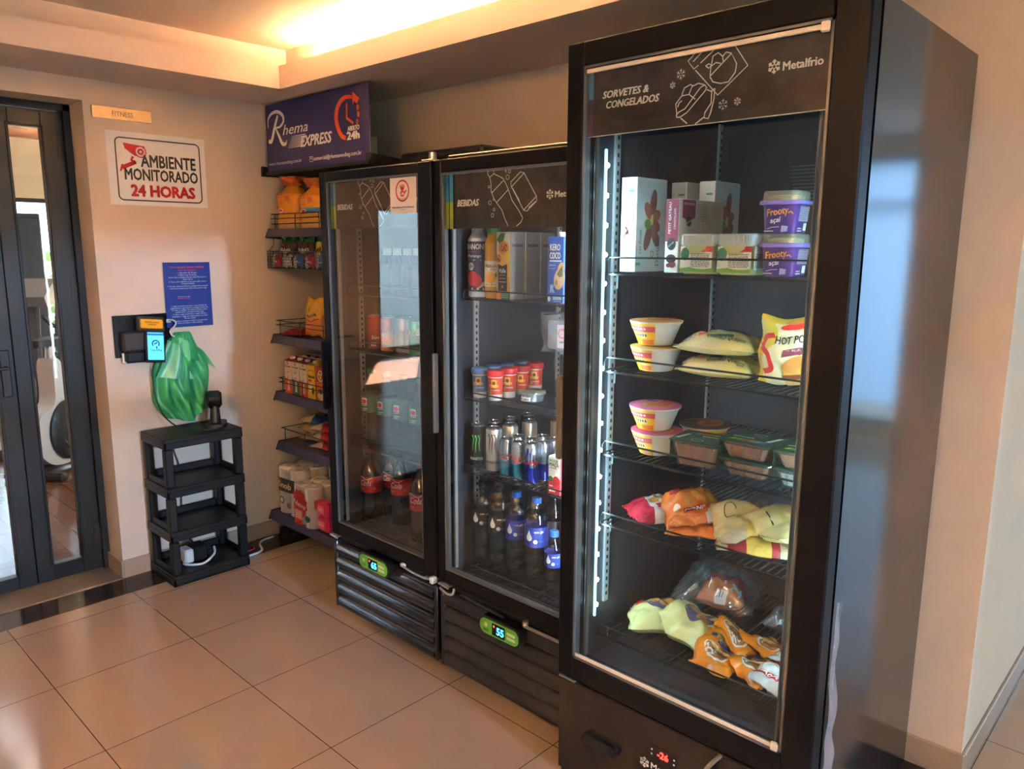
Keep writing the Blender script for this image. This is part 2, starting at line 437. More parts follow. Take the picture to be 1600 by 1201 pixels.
def sheer():
    m = bpy.data.materials.new('sheer_blue_sheet'); m.use_nodes = True; nt = m.node_tree; nt.nodes.clear(); out = nt.nodes.new('ShaderNodeOutputMaterial')
    a = nt.nodes.new('ShaderNodeBsdfTranslucent'); a.inputs[0].default_value = lin((196, 224, 255)); b = nt.nodes.new('ShaderNodeBsdfDiffuse'); b.inputs[0].default_value = lin((214, 220, 226))
    wv = nt.nodes.new('ShaderNodeTexWave'); wv.inputs['Scale'].default_value = 14; tc = nt.nodes.new('ShaderNodeTexCoord'); nt.links.new(tc.outputs['Object'], wv.inputs[0])
    mr = nt.nodes.new('ShaderNodeMapRange'); mr.inputs[3].default_value = .0; mr.inputs[4].default_value = .10; nt.links.new(wv.outputs[1], mr.inputs[0])
    mx = nt.nodes.new('ShaderNodeMixShader'); nt.links.new(mr.outputs[0], mx.inputs[0]); nt.links.new(a.outputs[0], mx.inputs[1]); nt.links.new(b.outputs[0], mx.inputs[2]); nt.links.new(mx.outputs[0], out.inputs[0]); return m
MB((3.6, 4.57, .1)).add([(4.22+1.41*i/40, 4.50+.012*math.sin(i*1.3), z) for z in (.3, 2.36) for i in range(41)], [(i, i+1, 42+i, 41+i) for i in range(40)], sheer()).build('daylight_sheet', w2)  # added translucent sheet, a pale blue panel for the freezer side to reflect

white_m0 = M('white_light_housing', (230, 230, 228), .5)
# ---- the fitness room seen through the door
def wood_mat():
    m = bpy.data.materials.new('red_wood_floor'); m.use_nodes = True; nt = m.node_tree; b = nt.nodes['Principled BSDF']
    tc = nt.nodes.new('ShaderNodeTexCoord'); br = nt.nodes.new('ShaderNodeTexBrick'); nt.links.new(tc.outputs['Object'], br.inputs[0])
    br.inputs['Color1'].default_value = lin((140, 92, 60)); br.inputs['Color2'].default_value = lin((114, 70, 46)); br.inputs['Mortar'].default_value = lin((60, 30, 20))
    br.inputs['Scale'].default_value = 1; br.inputs['Brick Width'].default_value = 1.1; br.inputs['Row Height'].default_value = .12; br.inputs['Mortar Size'].default_value = .003
    nt.links.new(br.outputs[0], b.inputs['Base Color']); b.inputs['Roughness'].default_value = .16
    n = nt.nodes.new('ShaderNodeTexNoise'); n.inputs['Scale'].default_value = 9; nt.links.new(tc.outputs['Object'], n.inputs['Vector'])
    bp = nt.nodes.new('ShaderNodeBump'); bp.inputs['Strength'].default_value = .15; bp.inputs['Distance'].default_value = .01; nt.links.new(n.outputs[0], bp.inputs['Height']); nt.links.new(bp.outputs[0], b.inputs['Normal'])
    return m
struct(MB().box((-5.7, -8, -.1), (-.30, 2, 0), wood_mat()).build('floor_fitness'))
gw = M('fitness_wall_paint', (196, 194, 172), .85, var=.03)
w = MB()
for a, c in (((-5.7, -8, 2.2), (-5.6, 2, 2.75)), ((-5.7, -8, 0), (-5.6, -7.8, 2.2)), ((-5.7, -7.8, 0), (-5.6, -6.0, .05)), ((-5.7, -6.0, 0), (-5.6, -1.2, 2.2)), ((-5.7, -1.2, 0), (-5.6, 1.7, .42)), ((-5.7, 1.7, 0), (-5.6, 2, 2.2)), ((-5.7, -1.2, 2.12), (-5.6, 1.7, 2.2))): w.box(a, c, gw)
w.box((-5.7, 2, 0), (-.3, 2.1, 2.75), gw).box((-5.7, -8.1, 0), (-.3, -8, 2.75), gw).box((-.31, -8, 2.3), (-.3, 2, 2.75), gw).box((-.40, -8, 0), (-.3, -5.5, 2.3), gw)
struct(w.build('wall_fitness'))
struct(MB().box((-5.7, -8.1, 2.75), (-.3, 2.1, 2.85), M('fitness_ceiling_paint', (216, 214, 208), .9)).build('ceiling_fitness'))
beam_m = M('reddish_wood_beam', (120, 66, 46), .5, var=.15)
for i in range(6):
    struct(MB().box((-5.0+i*.85, -8, 2.66), (-4.9+i*.85, 2, 2.75), beam_m).build('trim_beam'))
glazing('window_3', 0, -5.65, -1.2, 1.7, .42, 2.12, [-.55, .25, 1.0], [.62])
glazing('window_4', 0, -5.65, -7.8, -6.0, .05, 2.2, [-6.9])

for i, (y, lb) in enumerate(((-1.1, 'long white ceiling light in the fitness room, seen at the top of the narrow pane'), (-4.6, 'long white ceiling light farther into the fitness room, above the sunlit floor'))):
    t = thing('ceiling_light', lb, 'ceiling light', (-2.6, y, 2.66), 0, 'fitness room ceiling lights')
    MB().box((-1.6, -.11, .02), (1.6, .11, .09), white_m0, .004).build('light_housing', t); MB().box((-1.58, -.095, .012), (1.58, .095, .02), M('light_diffuser', (240, 244, 250), .5, emit=.7)).build('diffuser', t)
    area('ceiling_lamp_light', (-2.6, y, 2.66), (-2.6, y, 0), 3.1, .18, 4, (.90, .95, 1.0))
struct(MB().box((-5.7, -8.1, 2.86), (7.15, 4.65, 10), M('sun_block_render', (190, 184, 176), .9)).build('wall_sun_block'))  # unseen block added over the roof, keeps the sun off the far grounds
# ---- grounds outside
def leafy(name, rgb):
    m = bpy.data.materials.new(name); m.use_nodes = True; nt = m.node_tree; b = nt.nodes['Principled BSDF']
    tc = nt.nodes.new('ShaderNodeTexCoord'); v = nt.nodes.new('ShaderNodeTexVoronoi'); v.inputs['Scale'].default_value = 9; nt.links.new(tc.outputs['Object'], v.inputs['Vector'])
    mx = nt.nodes.new('ShaderNodeMix'); mx.data_type = 'RGBA'; nt.links.new(v.outputs['Color'], mx.inputs['Factor'])
    mx.inputs['A'].default_value = lin([q*.55 for q in rgb]); mx.inputs['B'].default_value = lin(rgb)
    nt.links.new(mx.outputs['Result'], b.inputs['Base Color']); b.inputs['Roughness'].default_value = .6; return m
leaf_m = leafy('hedge_leaves', (84, 118, 58))
struct(MB().box((-16, -12, -.3), (-5.75, 12, -.12), M('pale_paving', (150, 146, 140), .9, var=.15)).box((7.3, -14, -.3), (20, 12, -.12), M('pale_paving')).box((-5, 4.8, -.3), (7.2, 16, -.12), M('pale_paving')).build('ground_outside'))
def hedge(a, b, n):
    rnd = random.Random(n); t = MB()
    for i in range(int(n)):
        p = Vector((rnd.uniform(a[0], b[0]), rnd.uniform(a[1], b[1]), rnd.uniform(a[2], b[2]))); r = rnd.uniform(.10, .22)
        d = [Vector((rnd.gauss(0,1), rnd.gauss(0,1), rnd.gauss(0,1))).normalized() for _ in range(2)]
        u = d[0]; v2 = u.cross(d[1]).normalized()
        t.add([p-u*r, p+v2*r*.45, p+u*r, p-v2*r*.45], [(0,1,2,3)], leaf_m)
    return t
o = hedge((-8.2, -3, 0), (-7.2, 5, 1.5), 2200).build('hedge'); o['kind'] = 'stuff'; tag(o, 'leafy green hedge outside the fitness room window', 'hedge')
o = hedge((2.5, 8, 0), (8, 9, 1.7), 2200).build('hedge'); o['kind'] = 'stuff'; tag(o, 'leafy green hedge outside the corridor window', 'hedge')
o = hedge((11, -8, 0), (12, 2, 1.8), 2200).build('hedge'); o['kind'] = 'stuff'; tag(o, 'leafy green hedge outside the wide side window', 'hedge')

struct(MB().box((-9.3, -14, -.12), (-9, -3.2, 4.2), M('blue_grey_screen', (150, 170, 186), .9, var=.05)).build('wall_sky_screen'))  # added wall, screens bright sky so the cooler glass reflects a dimmer blue
# ---- the fitness room's double door: a narrow hinged leaf and a wide one
def leaf(name, y0, y1, g0, g1, gz0, gz1, label):
    t = thing(name, '', 'door', (-.19, (y0+y1)/2, .012)); del t['label']; del t['category']; t['kind'] = 'structure'
    m = MB((-.19, (y0+y1)/2, .012)); X0, X1 = -.235, -.19
    for a, b_ in (((X0, y0, .012), (X1, g0, 2.235)), ((X0, g1, .012), (X1, y1, 2.235)), ((X0, g0, .012), (X1, g1, gz0)), ((X0, g0, gz1), (X1, g1, 2.235))): m.box(a, b_, alu_m, .002)
    e = .012   # glazing beads
    for a, b_ in (((X1, g0-e, gz0-e), (X1+.006, g0, gz1+e)), ((X1, g1, gz0-e), (X1+.006, g1+e, gz1+e)), ((X1, g0, gz0-e), (X1+.006, g1, gz0)), ((X1, g0, gz1), (X1+.006, g1, gz1+e))): m.box(a, b_, alu_m, .002)
    m.build('door_frame', t)
    MB((-.19, (y0+y1)/2, .012)).box((-.216, g0-.005, gz0-.005), (-.210, g1+.005, gz1+.005), glass_m).build('pane', t)
    return t
L1 = leaf('door_1', -1.565, -1.272, -1.492, -1.362, .09, 2.158, '')
L2 = leaf('door_2', -2.58, -1.568, -2.49, -1.645, .075, 2.158, '')
hm = M('hinge_metal', (58, 52, 48), .35, .6)
for z in (2.02, 1.36, .62, .13):
    MB((-.19, -1.4185, .012)).lathe([(.007, 0), (.007, .11)], hm, (-.183, -1.268, z), 12).box((-.19, -1.30, z), (-.186, -1.268, z+.11), hm).build('hinge', L1)
lk = MB((-.19, -2.074, .012)); lk.box((-.19, -1.625, .94), (-.182, -1.585, 1.16), alu_m, .004).tube([(-.185, -1.605, 1.08), (-.14, -1.605, 1.08), (-.14, -1.72, 1.08)], .008, alu_m)
lk.lathe([(.011, 0), (.011, .012), (.004, .013)], M('brass', (150, 104, 60), .3, .8), (0, 0, 0), 16)
lk.build('door_handle', L2)
d = MB((-.2, -1.9, 0)); 
for a, b_ in (((-.26, DY0, 0), (-.17, DY0+.036, DZ)), ((-.26, DY1-.032, 0), (-.17, DY1, DZ)), ((-.26, DY0, 2.238), (-.17, DY1, DZ))): d.box(a, b_, alu_m, .002)
struct(d.build('door_frame_fixed'))

# ---- exercise machines in the fitness room
white_p = M('white_plastic', (226, 226, 224), .35); dkp = M('dark_plastic', (36, 38, 42), .4); chrome = M('chrome_metal', (190, 192, 196), .18, .9)
bike = thing('exercise_bike', 'white exercise bike with black flywheel cover seen through the narrow door pane', 'exercise bike', (-2.35, -.80, 0), R(-48))
b = MB()
b.box((-.28, -.22, 0), (-.20, .22, .06), dkp, .02).box((.30, -.22, 0), (.38, .22, .06), dkp, .02).box((-.28, -.03, .03), (.38, .03, .07), dkp, .01)
b.build('base', bike)
b = MB(); pr = smooth2([(-.30, .10), (-.33, .34), (-.22, .50), (-.05, .58), (.03, .80), (.12, .80), (.14, .52), (.32, .44), (.36, .22), (.22, .08), (-.05, .05), (-.30, .10)], 5)
b.prism(pr[:-1], lambda a, z, c: Vector((a, -.06+c, z)), .12, white_p); b.build('body', bike)
for sd in (-1, 1):
    b = MB(); b.xf = Matrix.Translation((.02, sd*.062, .30)) @ Matrix.Rotation(-sd*PI/2, 4, 'X')
    b.lathe([(.22, 0), (.22, .015), (.19, .03), (.12, .035), (.10, .02), (.0, .02)], dkp, seg=32); b.lathe([(.05, .02), (.05, .05), (.0, .05)], chrome, seg=20); b.build('flywheel_cover', bike)
    b = MB(); b.tube([(.02, sd*.07, .30), (.02, sd*.11, .30), (.10, sd*.11, .20)], .012, chrome).box((.05, sd*.11, .185), (.15, sd*.20, .21), dkp, .008); b.build('pedal', bike)
b = MB(); b.tube([(.08, 0, .78), (.06, 0, .92)], .022, chrome); b.build('seat_post', bike)
b = MB(); b.prism(smooth2([(-.13, 0), (-.12, .10), (.02, .07), (.16, .025), (.16, -.025), (.02, -.07), (-.12, -.10), (-.13, 0)], 4)[:-1], lambda a, z, c: Vector((a+.04, z, .92+c)), .05, dkp); b.build('seat', bike)
b = MB(); b.tube([(-.20, 0, .48), (-.30, 0, .95), (-.30, 0, 1.02)], .025, white_p).tube(smooth([(-.25, -.22, 1.10), (-.32, -.18, 1.02), (-.30, 0, 1.0), (-.32, .18, 1.02), (-.25, .22, 1.10)]), .014, dkp); b.build('handlebar', bike)
ell_t = thing('elliptical_trainer', 'dark elliptical trainer with grey console and tall curved handle behind the exercise bike', 'elliptical trainer', (-3.3, -.66, 0), R(-40))
b = MB(); b.box((-.5, -.25, 0), (-.42, .25, .07), dkp, .02).box((.5, -.25, 0), (.58, .25, .07), dkp, .02).box((-.5, -.04, .03), (.58, .04, .10), dkp, .01); b.build('base', ell_t)
b = MB(); b.tube([(.10, 0, .08), (.04, 0, .8), (-.02, 0, 1.20)], [.07, .055, .045], M('grey_metal_paint', (78, 82, 90), .4)); b.build('mast', ell_t)
b = MB(); b.prism([(-.14, 1.20), (.12, 1.14), (.16, 1.22), (-.06, 1.36)], lambda a, z, c: Vector((a, -.17+c, z)), .34, M('grey_console', (128, 130, 132), .4)); b.build('console', ell_t)
for sd in (-1, 1):
    b = MB(); b.tube(smooth([(.16, sd*.22, .5), (.10, sd*.22, 1.0), (.02, sd*.22, 1.25), (-.10, sd*.20, 1.42), (-.2, sd*.16, 1.46)]), .018, dkp); b.build('handle', ell_t)
    b = MB(); b.box((-.15, sd*.12, .16), (.35, sd*.22, .20), dkp, .015); b.build('pedal', ell_t)
b = MB(); b.lathe([(.28, -.03), (.30, -.02), (.30, .02), (.28, .03)], dkp, seg=32); o = b.build('flywheel', ell_t, (.3, 0, .32), rot=(PI/2, 0, 0))
t = thing('equipment_cabinet', 'tall narrow dark locker standing by the fitness room window', 'locker', (-4.55, -.38, 0))
MB().box((-.12, -.15, 0), (.12, .15, 1.92), dkp, .008).build('body', t); MB().box((.12, -.14, .05), (.135, .14, 1.88), dkp, .004).box((.135, -.11, 1.0), (.15, -.095, 1.15), chrome, .003).build('door', t)
ART_DRINK = [[(0.248,0.171),(0.251,0.182),(0.266,0.185),(0.276,0.18),(0.276,0.171),(0.258,0.161),(0.248,0.171)],[(0.276,0.171),(0.317,0.155),(0.334,0.132),(0.349,0.103),(0.357,0.086),(0.388,0.052),(0.404,0.03),(0.396,0.016),(0.377,0.005)],[(0.258,0.161),(0.264,0.141),(0.264,0.118),(0.276,0.095),(0.292,0.077),(0.313,0.057),(0.325,0.031),(0.341,0.006)],[(0.268,0.112),(0.318,0.147)],[(0.291,0.082),(0.341,0.119)],[(0.354,0.128),(0.352,0.141),(0.393,0.17),(0.408,0.166),(0.461,0.093),(0.462,0.08),(0.421,0.05),(0.408,0.053),(0.354,0.128)],[(0.356,0.127),(0.408,0.165)],[(0.36,0.122),(0.39,0.082)],[(0.408,0.054),(0.459,0.092)],[(0.428,0.06),(0.458,0.078)]]
ART_BUBBLES = [(0.338,0.157),(0.346,0.174),(0.33,0.176),(0.255,0.131),(0.259,0.081),(0.276,0.091),(0.275,0.074),(0.262,0.061),(0.278,0.059),(0.27,0.041)]
ART_ICE = [[(0.405,0.186),(0.359,0.148),(0.376,0.128),(0.388,0.135)],[(0.38,0.125),(0.442,0.061),(0.514,0.116),(0.469,0.179)],[(0.393,0.139),(0.455,0.182)],[(0.373,0.145),(0.423,0.185)],[(0.419,0.105),(0.428,0.092),(0.448,0.086),(0.468,0.087),(0.484,0.106),(0.486,0.124),(0.472,0.148),(0.419,0.105)],[(0.42,0.108),(0.421,0.127),(0.434,0.134),(0.446,0.13)],[(0.422,0.13),(0.425,0.149),(0.438,0.155),(0.45,0.145),(0.452,0.134)],[(0.45,0.145),(0.459,0.153),(0.472,0.148)],[(0.407,0.13),(0.415,0.134),(0.422,0.13),(0.416,0.124),(0.407,0.13)],[(0.333,0.028),(0.339,0.034),(0.356,0.04),(0.396,0.084),(0.407,0.088),(0.412,0.082),(0.409,0.075),(0.362,0.031),(0.343,0.022),(0.334,0.023),(0.333,0.028)],[(0.334,0.031),(0.33,0.054),(0.346,0.071),(0.366,0.072),(0.383,0.059)],[(0.346,0.073),(0.352,0.088),(0.368,0.094),(0.377,0.09)],[(0.366,0.073),(0.373,0.089),(0.39,0.094),(0.407,0.088)],[(0.336,0.046),(0.339,0.055),(0.347,0.06)],[(0.345,0.02),(0.364,0.005)],[(0.386,0.002),(0.408,0.015)],[(0.413,0.077),(0.428,0.07)],[(0.434,0.077),(0.426,0.073),(0.426,0.045),(0.411,0.026),(0.409,0.014),(0.42,0.011),(0.426,0.024),(0.433,0.054),(0.434,0.077)]]
SG_arc = [(0.713,0.107),(0.678,0.122),(0.652,0.16),(0.64,0.204),(0.652,0.246),(0.687,0.277),(0.73,0.287),(0.785,0.279)]
SG_hand = [(0.728,0.261),(0.725,0.195),(0.776,0.167)]
SG_dots = [(0.813,0.232),(0.816,0.202),(0.806,0.17)]
SG_aberto = [(0.73,0.144),(0.821,0.141)]
SG_h24 = [(0.722,0.103),(0.819,0.103)]
SG_exp = [(0.326,0.105),(0.601,0.104)]
SG_rhema_h = [(0.147,0.174),(0.388,0.177)]
SG_url = [(0.01,0.035),(0.328,0.035)]
SG_mail = [(0.435,0.032),(0.83,0.035)]
SG_env = [(0.417,0.04)]
SG_R1 = [(0.019,0.217),(0.019,0.256),(0.052,0.284),(0.115,0.29),(0.164,0.267),(0.17,0.237),(0.134,0.214),(0.09,0.214)]
SG_R2 = [(0.118,0.272),(0.081,0.211),(0.048,0.152),(0.018,0.153)]
SG_R3 = [(0.09,0.214),(0.121,0.172),(0.152,0.13),(0.186,0.127),(0.193,0.144)]
SG_corners = [(-0.006,0.329),(0.905,0.333),(0.872,0.008),(-0.027,0.001)]
SG_sp = [(0.211,0.16),(0.346,0.156),(0.202,0.111),(0.342,0.106)]
# ================================================================== GLASS-DOOR COOLERS
liner_m = M('grey_liner', (58, 57, 65), 0.45, var=0.05, scale=12)
steel_m = M('cooler_black_steel', (20, 20, 23), 0.12, 0.0, var=0.15, scale=30, spec=1.0)
door_m = M('door_black_aluminium', (13, 13, 17), 0.38, 0.0, var=0.12, scale=70, spec=.10)
gask_m = M('grey_gasket', (96, 96, 98), 0.5)
rail_m = M('grey_steel_rail', (178, 178, 180), 0.4, 0.5)
slot_m = M('slot_black', (12, 12, 12), 0.8)
wire_m = M('dark_coated_wire', (44, 43, 45), 0.35, 0.2)
zinc_m = M('zinc_plated_steel', (186, 184, 180), 0.3, 0.8)
pane_m = clear('cooler_glass', refl=0.05, tint=(246, 250, 250)); pane_far = clear('cooler_glass_bright_reflection', refl=0.085, tint=(246, 250, 250))
white_ink = M('white_print', (244, 240, 234), 0.6, var=.02)
louver_m = M('glossy_black_plastic', (24, 23, 24), 0.16, coat=.4)
matte_louver_m = M('satin_black_plastic', (30, 27, 28), 0.42)
led_off = M('led_profile', (150, 150, 152), 0.35)

def header_mat(name, op):
    m = bpy.data.materials.new(name); m.use_nodes = True; nt = m.node_tree; nt.nodes.clear()
    out = nt.nodes.new('ShaderNodeOutputMaterial'); t = nt.nodes.new('ShaderNodeBsdfTransparent'); d = nt.nodes.new('ShaderNodeBsdfDiffuse')
    tc = nt.nodes.new('ShaderNodeTexCoord'); n = nt.nodes.new('ShaderNodeTexNoise'); n.inputs['Scale'].default_value = 14; n.inputs['Detail'].default_value = 7; n.inputs['Roughness'].default_value = .7
    nt.links.new(tc.outputs['Object'], n.inputs['Vector'])
    cr = nt.nodes.new('ShaderNodeValToRGB'); cr.color_ramp.elements[0].position = .35; cr.color_ramp.elements[1].position = .75
    cr.color_ramp.elements[0].color = lin((52, 46, 50)); cr.color_ramp.elements[1].color = lin((96, 84, 82))
    nt.links.new(n.outputs['Fac'], cr.inputs[0]); nt.links.new(cr.outputs[0], d.inputs[0])
    mx = nt.nodes.new('ShaderNodeMixShader'); mx.inputs[0].default_value = op
    nt.links.new(t.outputs[0], mx.inputs[1]); nt.links.new(d.outputs[0], mx.inputs[2]); nt.links.new(mx.outputs[0], out.inputs[0]); return m
head_m = header_mat('frosted_dark_header', .93); head_m1 = header_mat('frosted_dark_header_thin', .72)

def flake(t, fr, cx, cz, r, w):
    for k in range(6):
        a = k*PI/3 + PI/6; c, s = math.cos(a), math.sin(a)
        t.decal(line([(cx+c*r*.2, cz+s*r*.2), (cx+c*r, cz+s*r)], w), fr, white_ink)
        for q in (-1, 1):
            b = a + q*PI/4; t.decal(line([(cx+c*r*.55, cz+s*r*.55), (cx+c*r*.55+math.cos(b)*r*.38, cz+s*r*.55+math.sin(b)*r*.38)], w), fr, white_ink)

def cooler(name, label, x0, x1, yf, zb, zdb, zt, g, gz, shelves, freezer=False, art='drink', kick='louver'):
    """x0..x1 body, yf door face, zb body bottom, zdb door bottom, zt door top; g glass x-range, gz glass z-range"""
    O = ((x0+x1)/2, (yf-.06)/2, 0)
    t = thing(name, label, 'freezer' if freezer else 'refrigerator', O)
    yb = yf + .062; yk = -.05; th = .05 if freezer else .035
    gx0, gx1 = g; gz0, gz1 = gz
    top = zt - .012
    b = MB(O)
    b.box((x0, yb, zb), (x0+.006, yk, top), steel_m).box((x1-.006, yb, zb), (x1, yk, top), steel_m)
    b.box((x0+.006, yb, top-.01), (x1-.006, yk, top), steel_m).box((x0+.006, yk-.006, zb), (x1-.006, yk, top-.01), steel_m)
    ix0, ix1, iz0, iz1 = x0+th, x1-th, gz0-.03, gz1-.005
    b.box((x0+.006, yb, iz0), (ix0, yk-.006, top-.01), liner_m).box((ix1, yb, iz0), (x1-.006, yk-.006, top-.01), liner_m)
    b.box((ix0, -.10, iz0), (ix1, yk-.006, iz1), liner_m).box((ix0, yb, iz1), (ix1, yk-.006, top-.01), liner_m)
    b.box((x0+.006, yb, zb), (x1-.006, yk-.006, iz0), liner_m)
    for x in (x0+.08, x1-.08):
        for y in (yb+.10, yk-.08): b.lathe([(.022, 0), (.022, .012), (.012, .014), (.012, zb+.002)], black_m, (x, y, 0), 16)
    if not freezer: b.box((x0+.02, yb+.04, .004), (x1-.02, yb+.05, zb+.01), M('grey_plinth', (70, 66, 66), .5))
    b.build('cabinet_body', t)
    # slotted shelf rails
    for (rx, ry, nx, ny) in ((ix0, yb+.10, 1, 0), (ix0, -.108, 1, 0), (ix1, yb+.10, -1, 0), (ix1, -.108, -1, 0)):
        r = MB(O); xa = rx; xb = rx + nx*.008
        r.box((xa, ry-.011, iz0+.16), (xb, ry+.011, iz1-.06), rail_m)
        z = iz0+.18
        while z < iz1-.08:
            r.box((xb, ry-.004, z), (xb+nx*.0006, ry+.004, z+.011), slot_m); z += .024
        r.build('shelf_rail', t)
    # wire shelves
    for sz, fz in shelves:
        s = MB(O); ya = yb+(.052 if freezer else .030); w = .003
        n = int((ix1-ix0-.03)/.021)
        for i in range(n+1):
            x = ix0+.015 + (ix1-ix0-.03)*i/n; s.box((x-.0016, ya, sz-.0045), (x+.0016, -.112, sz-.0015), wire_m)
        for y in (ya, (ya-.11)/2, -.115): s.box((ix0+.012, y-.003, sz-.010), (ix1-.012, y+.003, sz-.0045), wire_m)
        if fz:
            s.tube([(ix0+.016, ya-.002, sz-.006), (ix0+.016, ya-.002, sz+fz-.012), (ix0+.024, ya-.002, sz+fz), (ix1-.024, ya-.002, sz+fz), (ix1-.016, ya-.002, sz+fz-.012), (ix1-.016, ya-.002, sz-.006)], .0028, wire_m, 8)
        s.build('wire_shelf', t)
        for bx, nx in ((ix0, 1), (ix1, -1)):
            k = MB(O); k.prism([(ya+.06, sz-.010), (yb+.108, sz-.010), (yb+.108, sz-.05)], lambda a, c, d: Vector((bx+nx*(.009+d), a, c)), .004, rail_m); k.build('shelf_bracket', t)
    # door
    d = MB(O); yd = yf + .052; X0, X1 = x0, x1; by = .006
    for a, c in (((X0, yf, zdb), (gx0, yd, zt)), ((gx1, yf, zdb), (X1, yd, zt)), ((gx0, yf, zdb), (gx1, yd, gz0)), ((gx0, yf, gz1), (gx1, yd, zt))): d.box(a, c, door_m, .004)
    for a, c in (((gx0, yf+.004, gz0), (gx0+.006, yf+.03, gz1)), ((gx1-.006, yf+.004, gz0), (gx1, yf+.03, gz1)), ((gx0, yf+.004, gz0), (gx1, yf+.03, gz0+.006)), ((gx0, yf+.004, gz1-.006), (gx1, yf+.03, gz1))): d.box(a, c, gask_m)
    dr = d.build('door', t)
    k = MB(O)
    for a, c in (((X0+.012, yd, zdb+.012), (X0+.03, yb, zt-.012)), ((X1-.03, yd, zdb+.012), (X1-.012, yb, zt-.012)), ((X0+.03, yd, zdb+.012), (X1-.03, yb, zdb+.03)), ((X0+.03, yd, zt-.03), (X1-.03, yb, zt-.012))): k.box(a, c, slot_m)
    k.build('door_gasket', dr)
    MB(O).box((gx0+.006, yf+.010, gz0+.006), (gx1-.006, yf+.014, gz1-.006), pane_far if x0 < 1.5 else pane_m).build('glass_pane', dr)
    for xx in (gx0+.022, gx1-.030):   # spacers of the double glazing
        MB(O).box((xx, yf+.030, gz0+.006), (xx+.008, yf+.044, gz1-.006), led_off if not freezer else gask_m, .002).build('glazing_spacer', dr)
    hz = shelves_h = gz1 - (.187 if not freezer else .180)
    fr = plane((gx0 if freezer else x0, yf+.0165, hz), (1, 0, 0), (0, 0, 1), .0004)
    # the printed header sits on the inside of the pane
    e = .0075
    h = MB(O); h.box((gx0+e, yf+.0170, hz), (gx1-e, yf+.0185, gz1-e), head_m if name != 'drinks_cooler_shaded' else head_m)
    o0 = -.0 if not freezer else x0-gx0
    def L(pts, w, cl=False): h.decal(line([(a+o0, c) for a, c in pts], w, cl), fr, white_ink)
    H = gz1-hz
    if not freezer:
        for p in ART_DRINK: L(p, .0024)
        for i, (a, c) in enumerate(ART_BUBBLES):
            r = (.007, .005, .003, .004, .0065, .0035, .002, .002, .0042, .006)[i]
            if r > .0025: L(arc(a, c, r, r, 0, 360, 14), .0014)
        h.decal(text('BEBIDAS', .103, .074, .021, shear=.22, bold=.03, width=.105), fr, white_ink)
        flake(h, fr, .515, .097, .015, .003); h.decal(text('Metalfrio', .535, .088, .018, bold=.03, width=.098), fr, white_ink)
        sx0 = gx0 - x0 + e
        for k2, (cA, cB) in enumerate((((86, 150, 190), (172, 178, 52)), ((76, 160, 206), (188, 196, 44)))):
            a = sx0 + k2*.021
            h.decal(rect(a, H*.48, a+.017, H-e), fr, col(cA)); h.decal(rect(a, 0, a+.017, H*.48), fr, col(cB))
    else:
        for p in ART_ICE: L(p, .0026)
        for a, c, r in ((.341, .121, .0125), (.319, .099, .008), (.457, .038, .0125), (.493, .041, .009)): flake(h, fr, a+o0, c, r, .0014)
        flake(h, fr, .577+o0, .104, .015, .0036)
        h.decal(text('Metalfrio', .597+o0, .093, .0175, bold=.03, width=.090), fr, white_ink)
        h.decal(text('SORVETES &', .108+o0, .093, .0175, shear=.22, bold=.035, width=.143), fr, white_ink)
        h.decal(text('CONGELADOS', .120+o0, .067, .0175, shear=.22, bold=.035, width=.163), fr, white_ink)
        for z0_, z1_, cc in ((.095, .165, (66, 128, 164)), (.0, .095, (84, 40, 84))): h.decal(rect(e, z0_, .024, z1_), fr, col(cc))
        h.decal(line([(e, .0), (gx1-gx0-e, .0)], .002), fr, white_ink)
    h.build('header_graphic', dr)
    return t, dr, O, (ix0, ix1, iz0, iz1, yb)

def louvers(t, O, x0, x1, yf, z0, z1, m, n=5):
    g = MB(O)
    g.box((x0+.004, yf+.030, z0), (x1-.004, yf+.061, z1+.03), slot_m)
    g.box((x0+.002, yf+.004, z0-.004), (x0+.022, yf+.05, z1), m, .006).box((x1-.022, yf+.004, z0-.004), (x1-.002, yf+.05, z1), m, .006)
    H = (z1-z0)/n
    for i in range(n):
        z = z0 + i*H
        pr = smooth2([(.034, H*.98), (.022, H*.90), (.010, H*.66), (.003, H*.36), (.004, H*.12), (.012, 0), (.022, .004), (.018, H*.34), (.026, H*.64), (.036, H*.82)], 4)
        g.prism(pr, lambda a, c, d: Vector((x0+.022+d, yf+a, z+c)), x1-x0-.044, m)
    g.build('louvered_grille', t, angle=50)

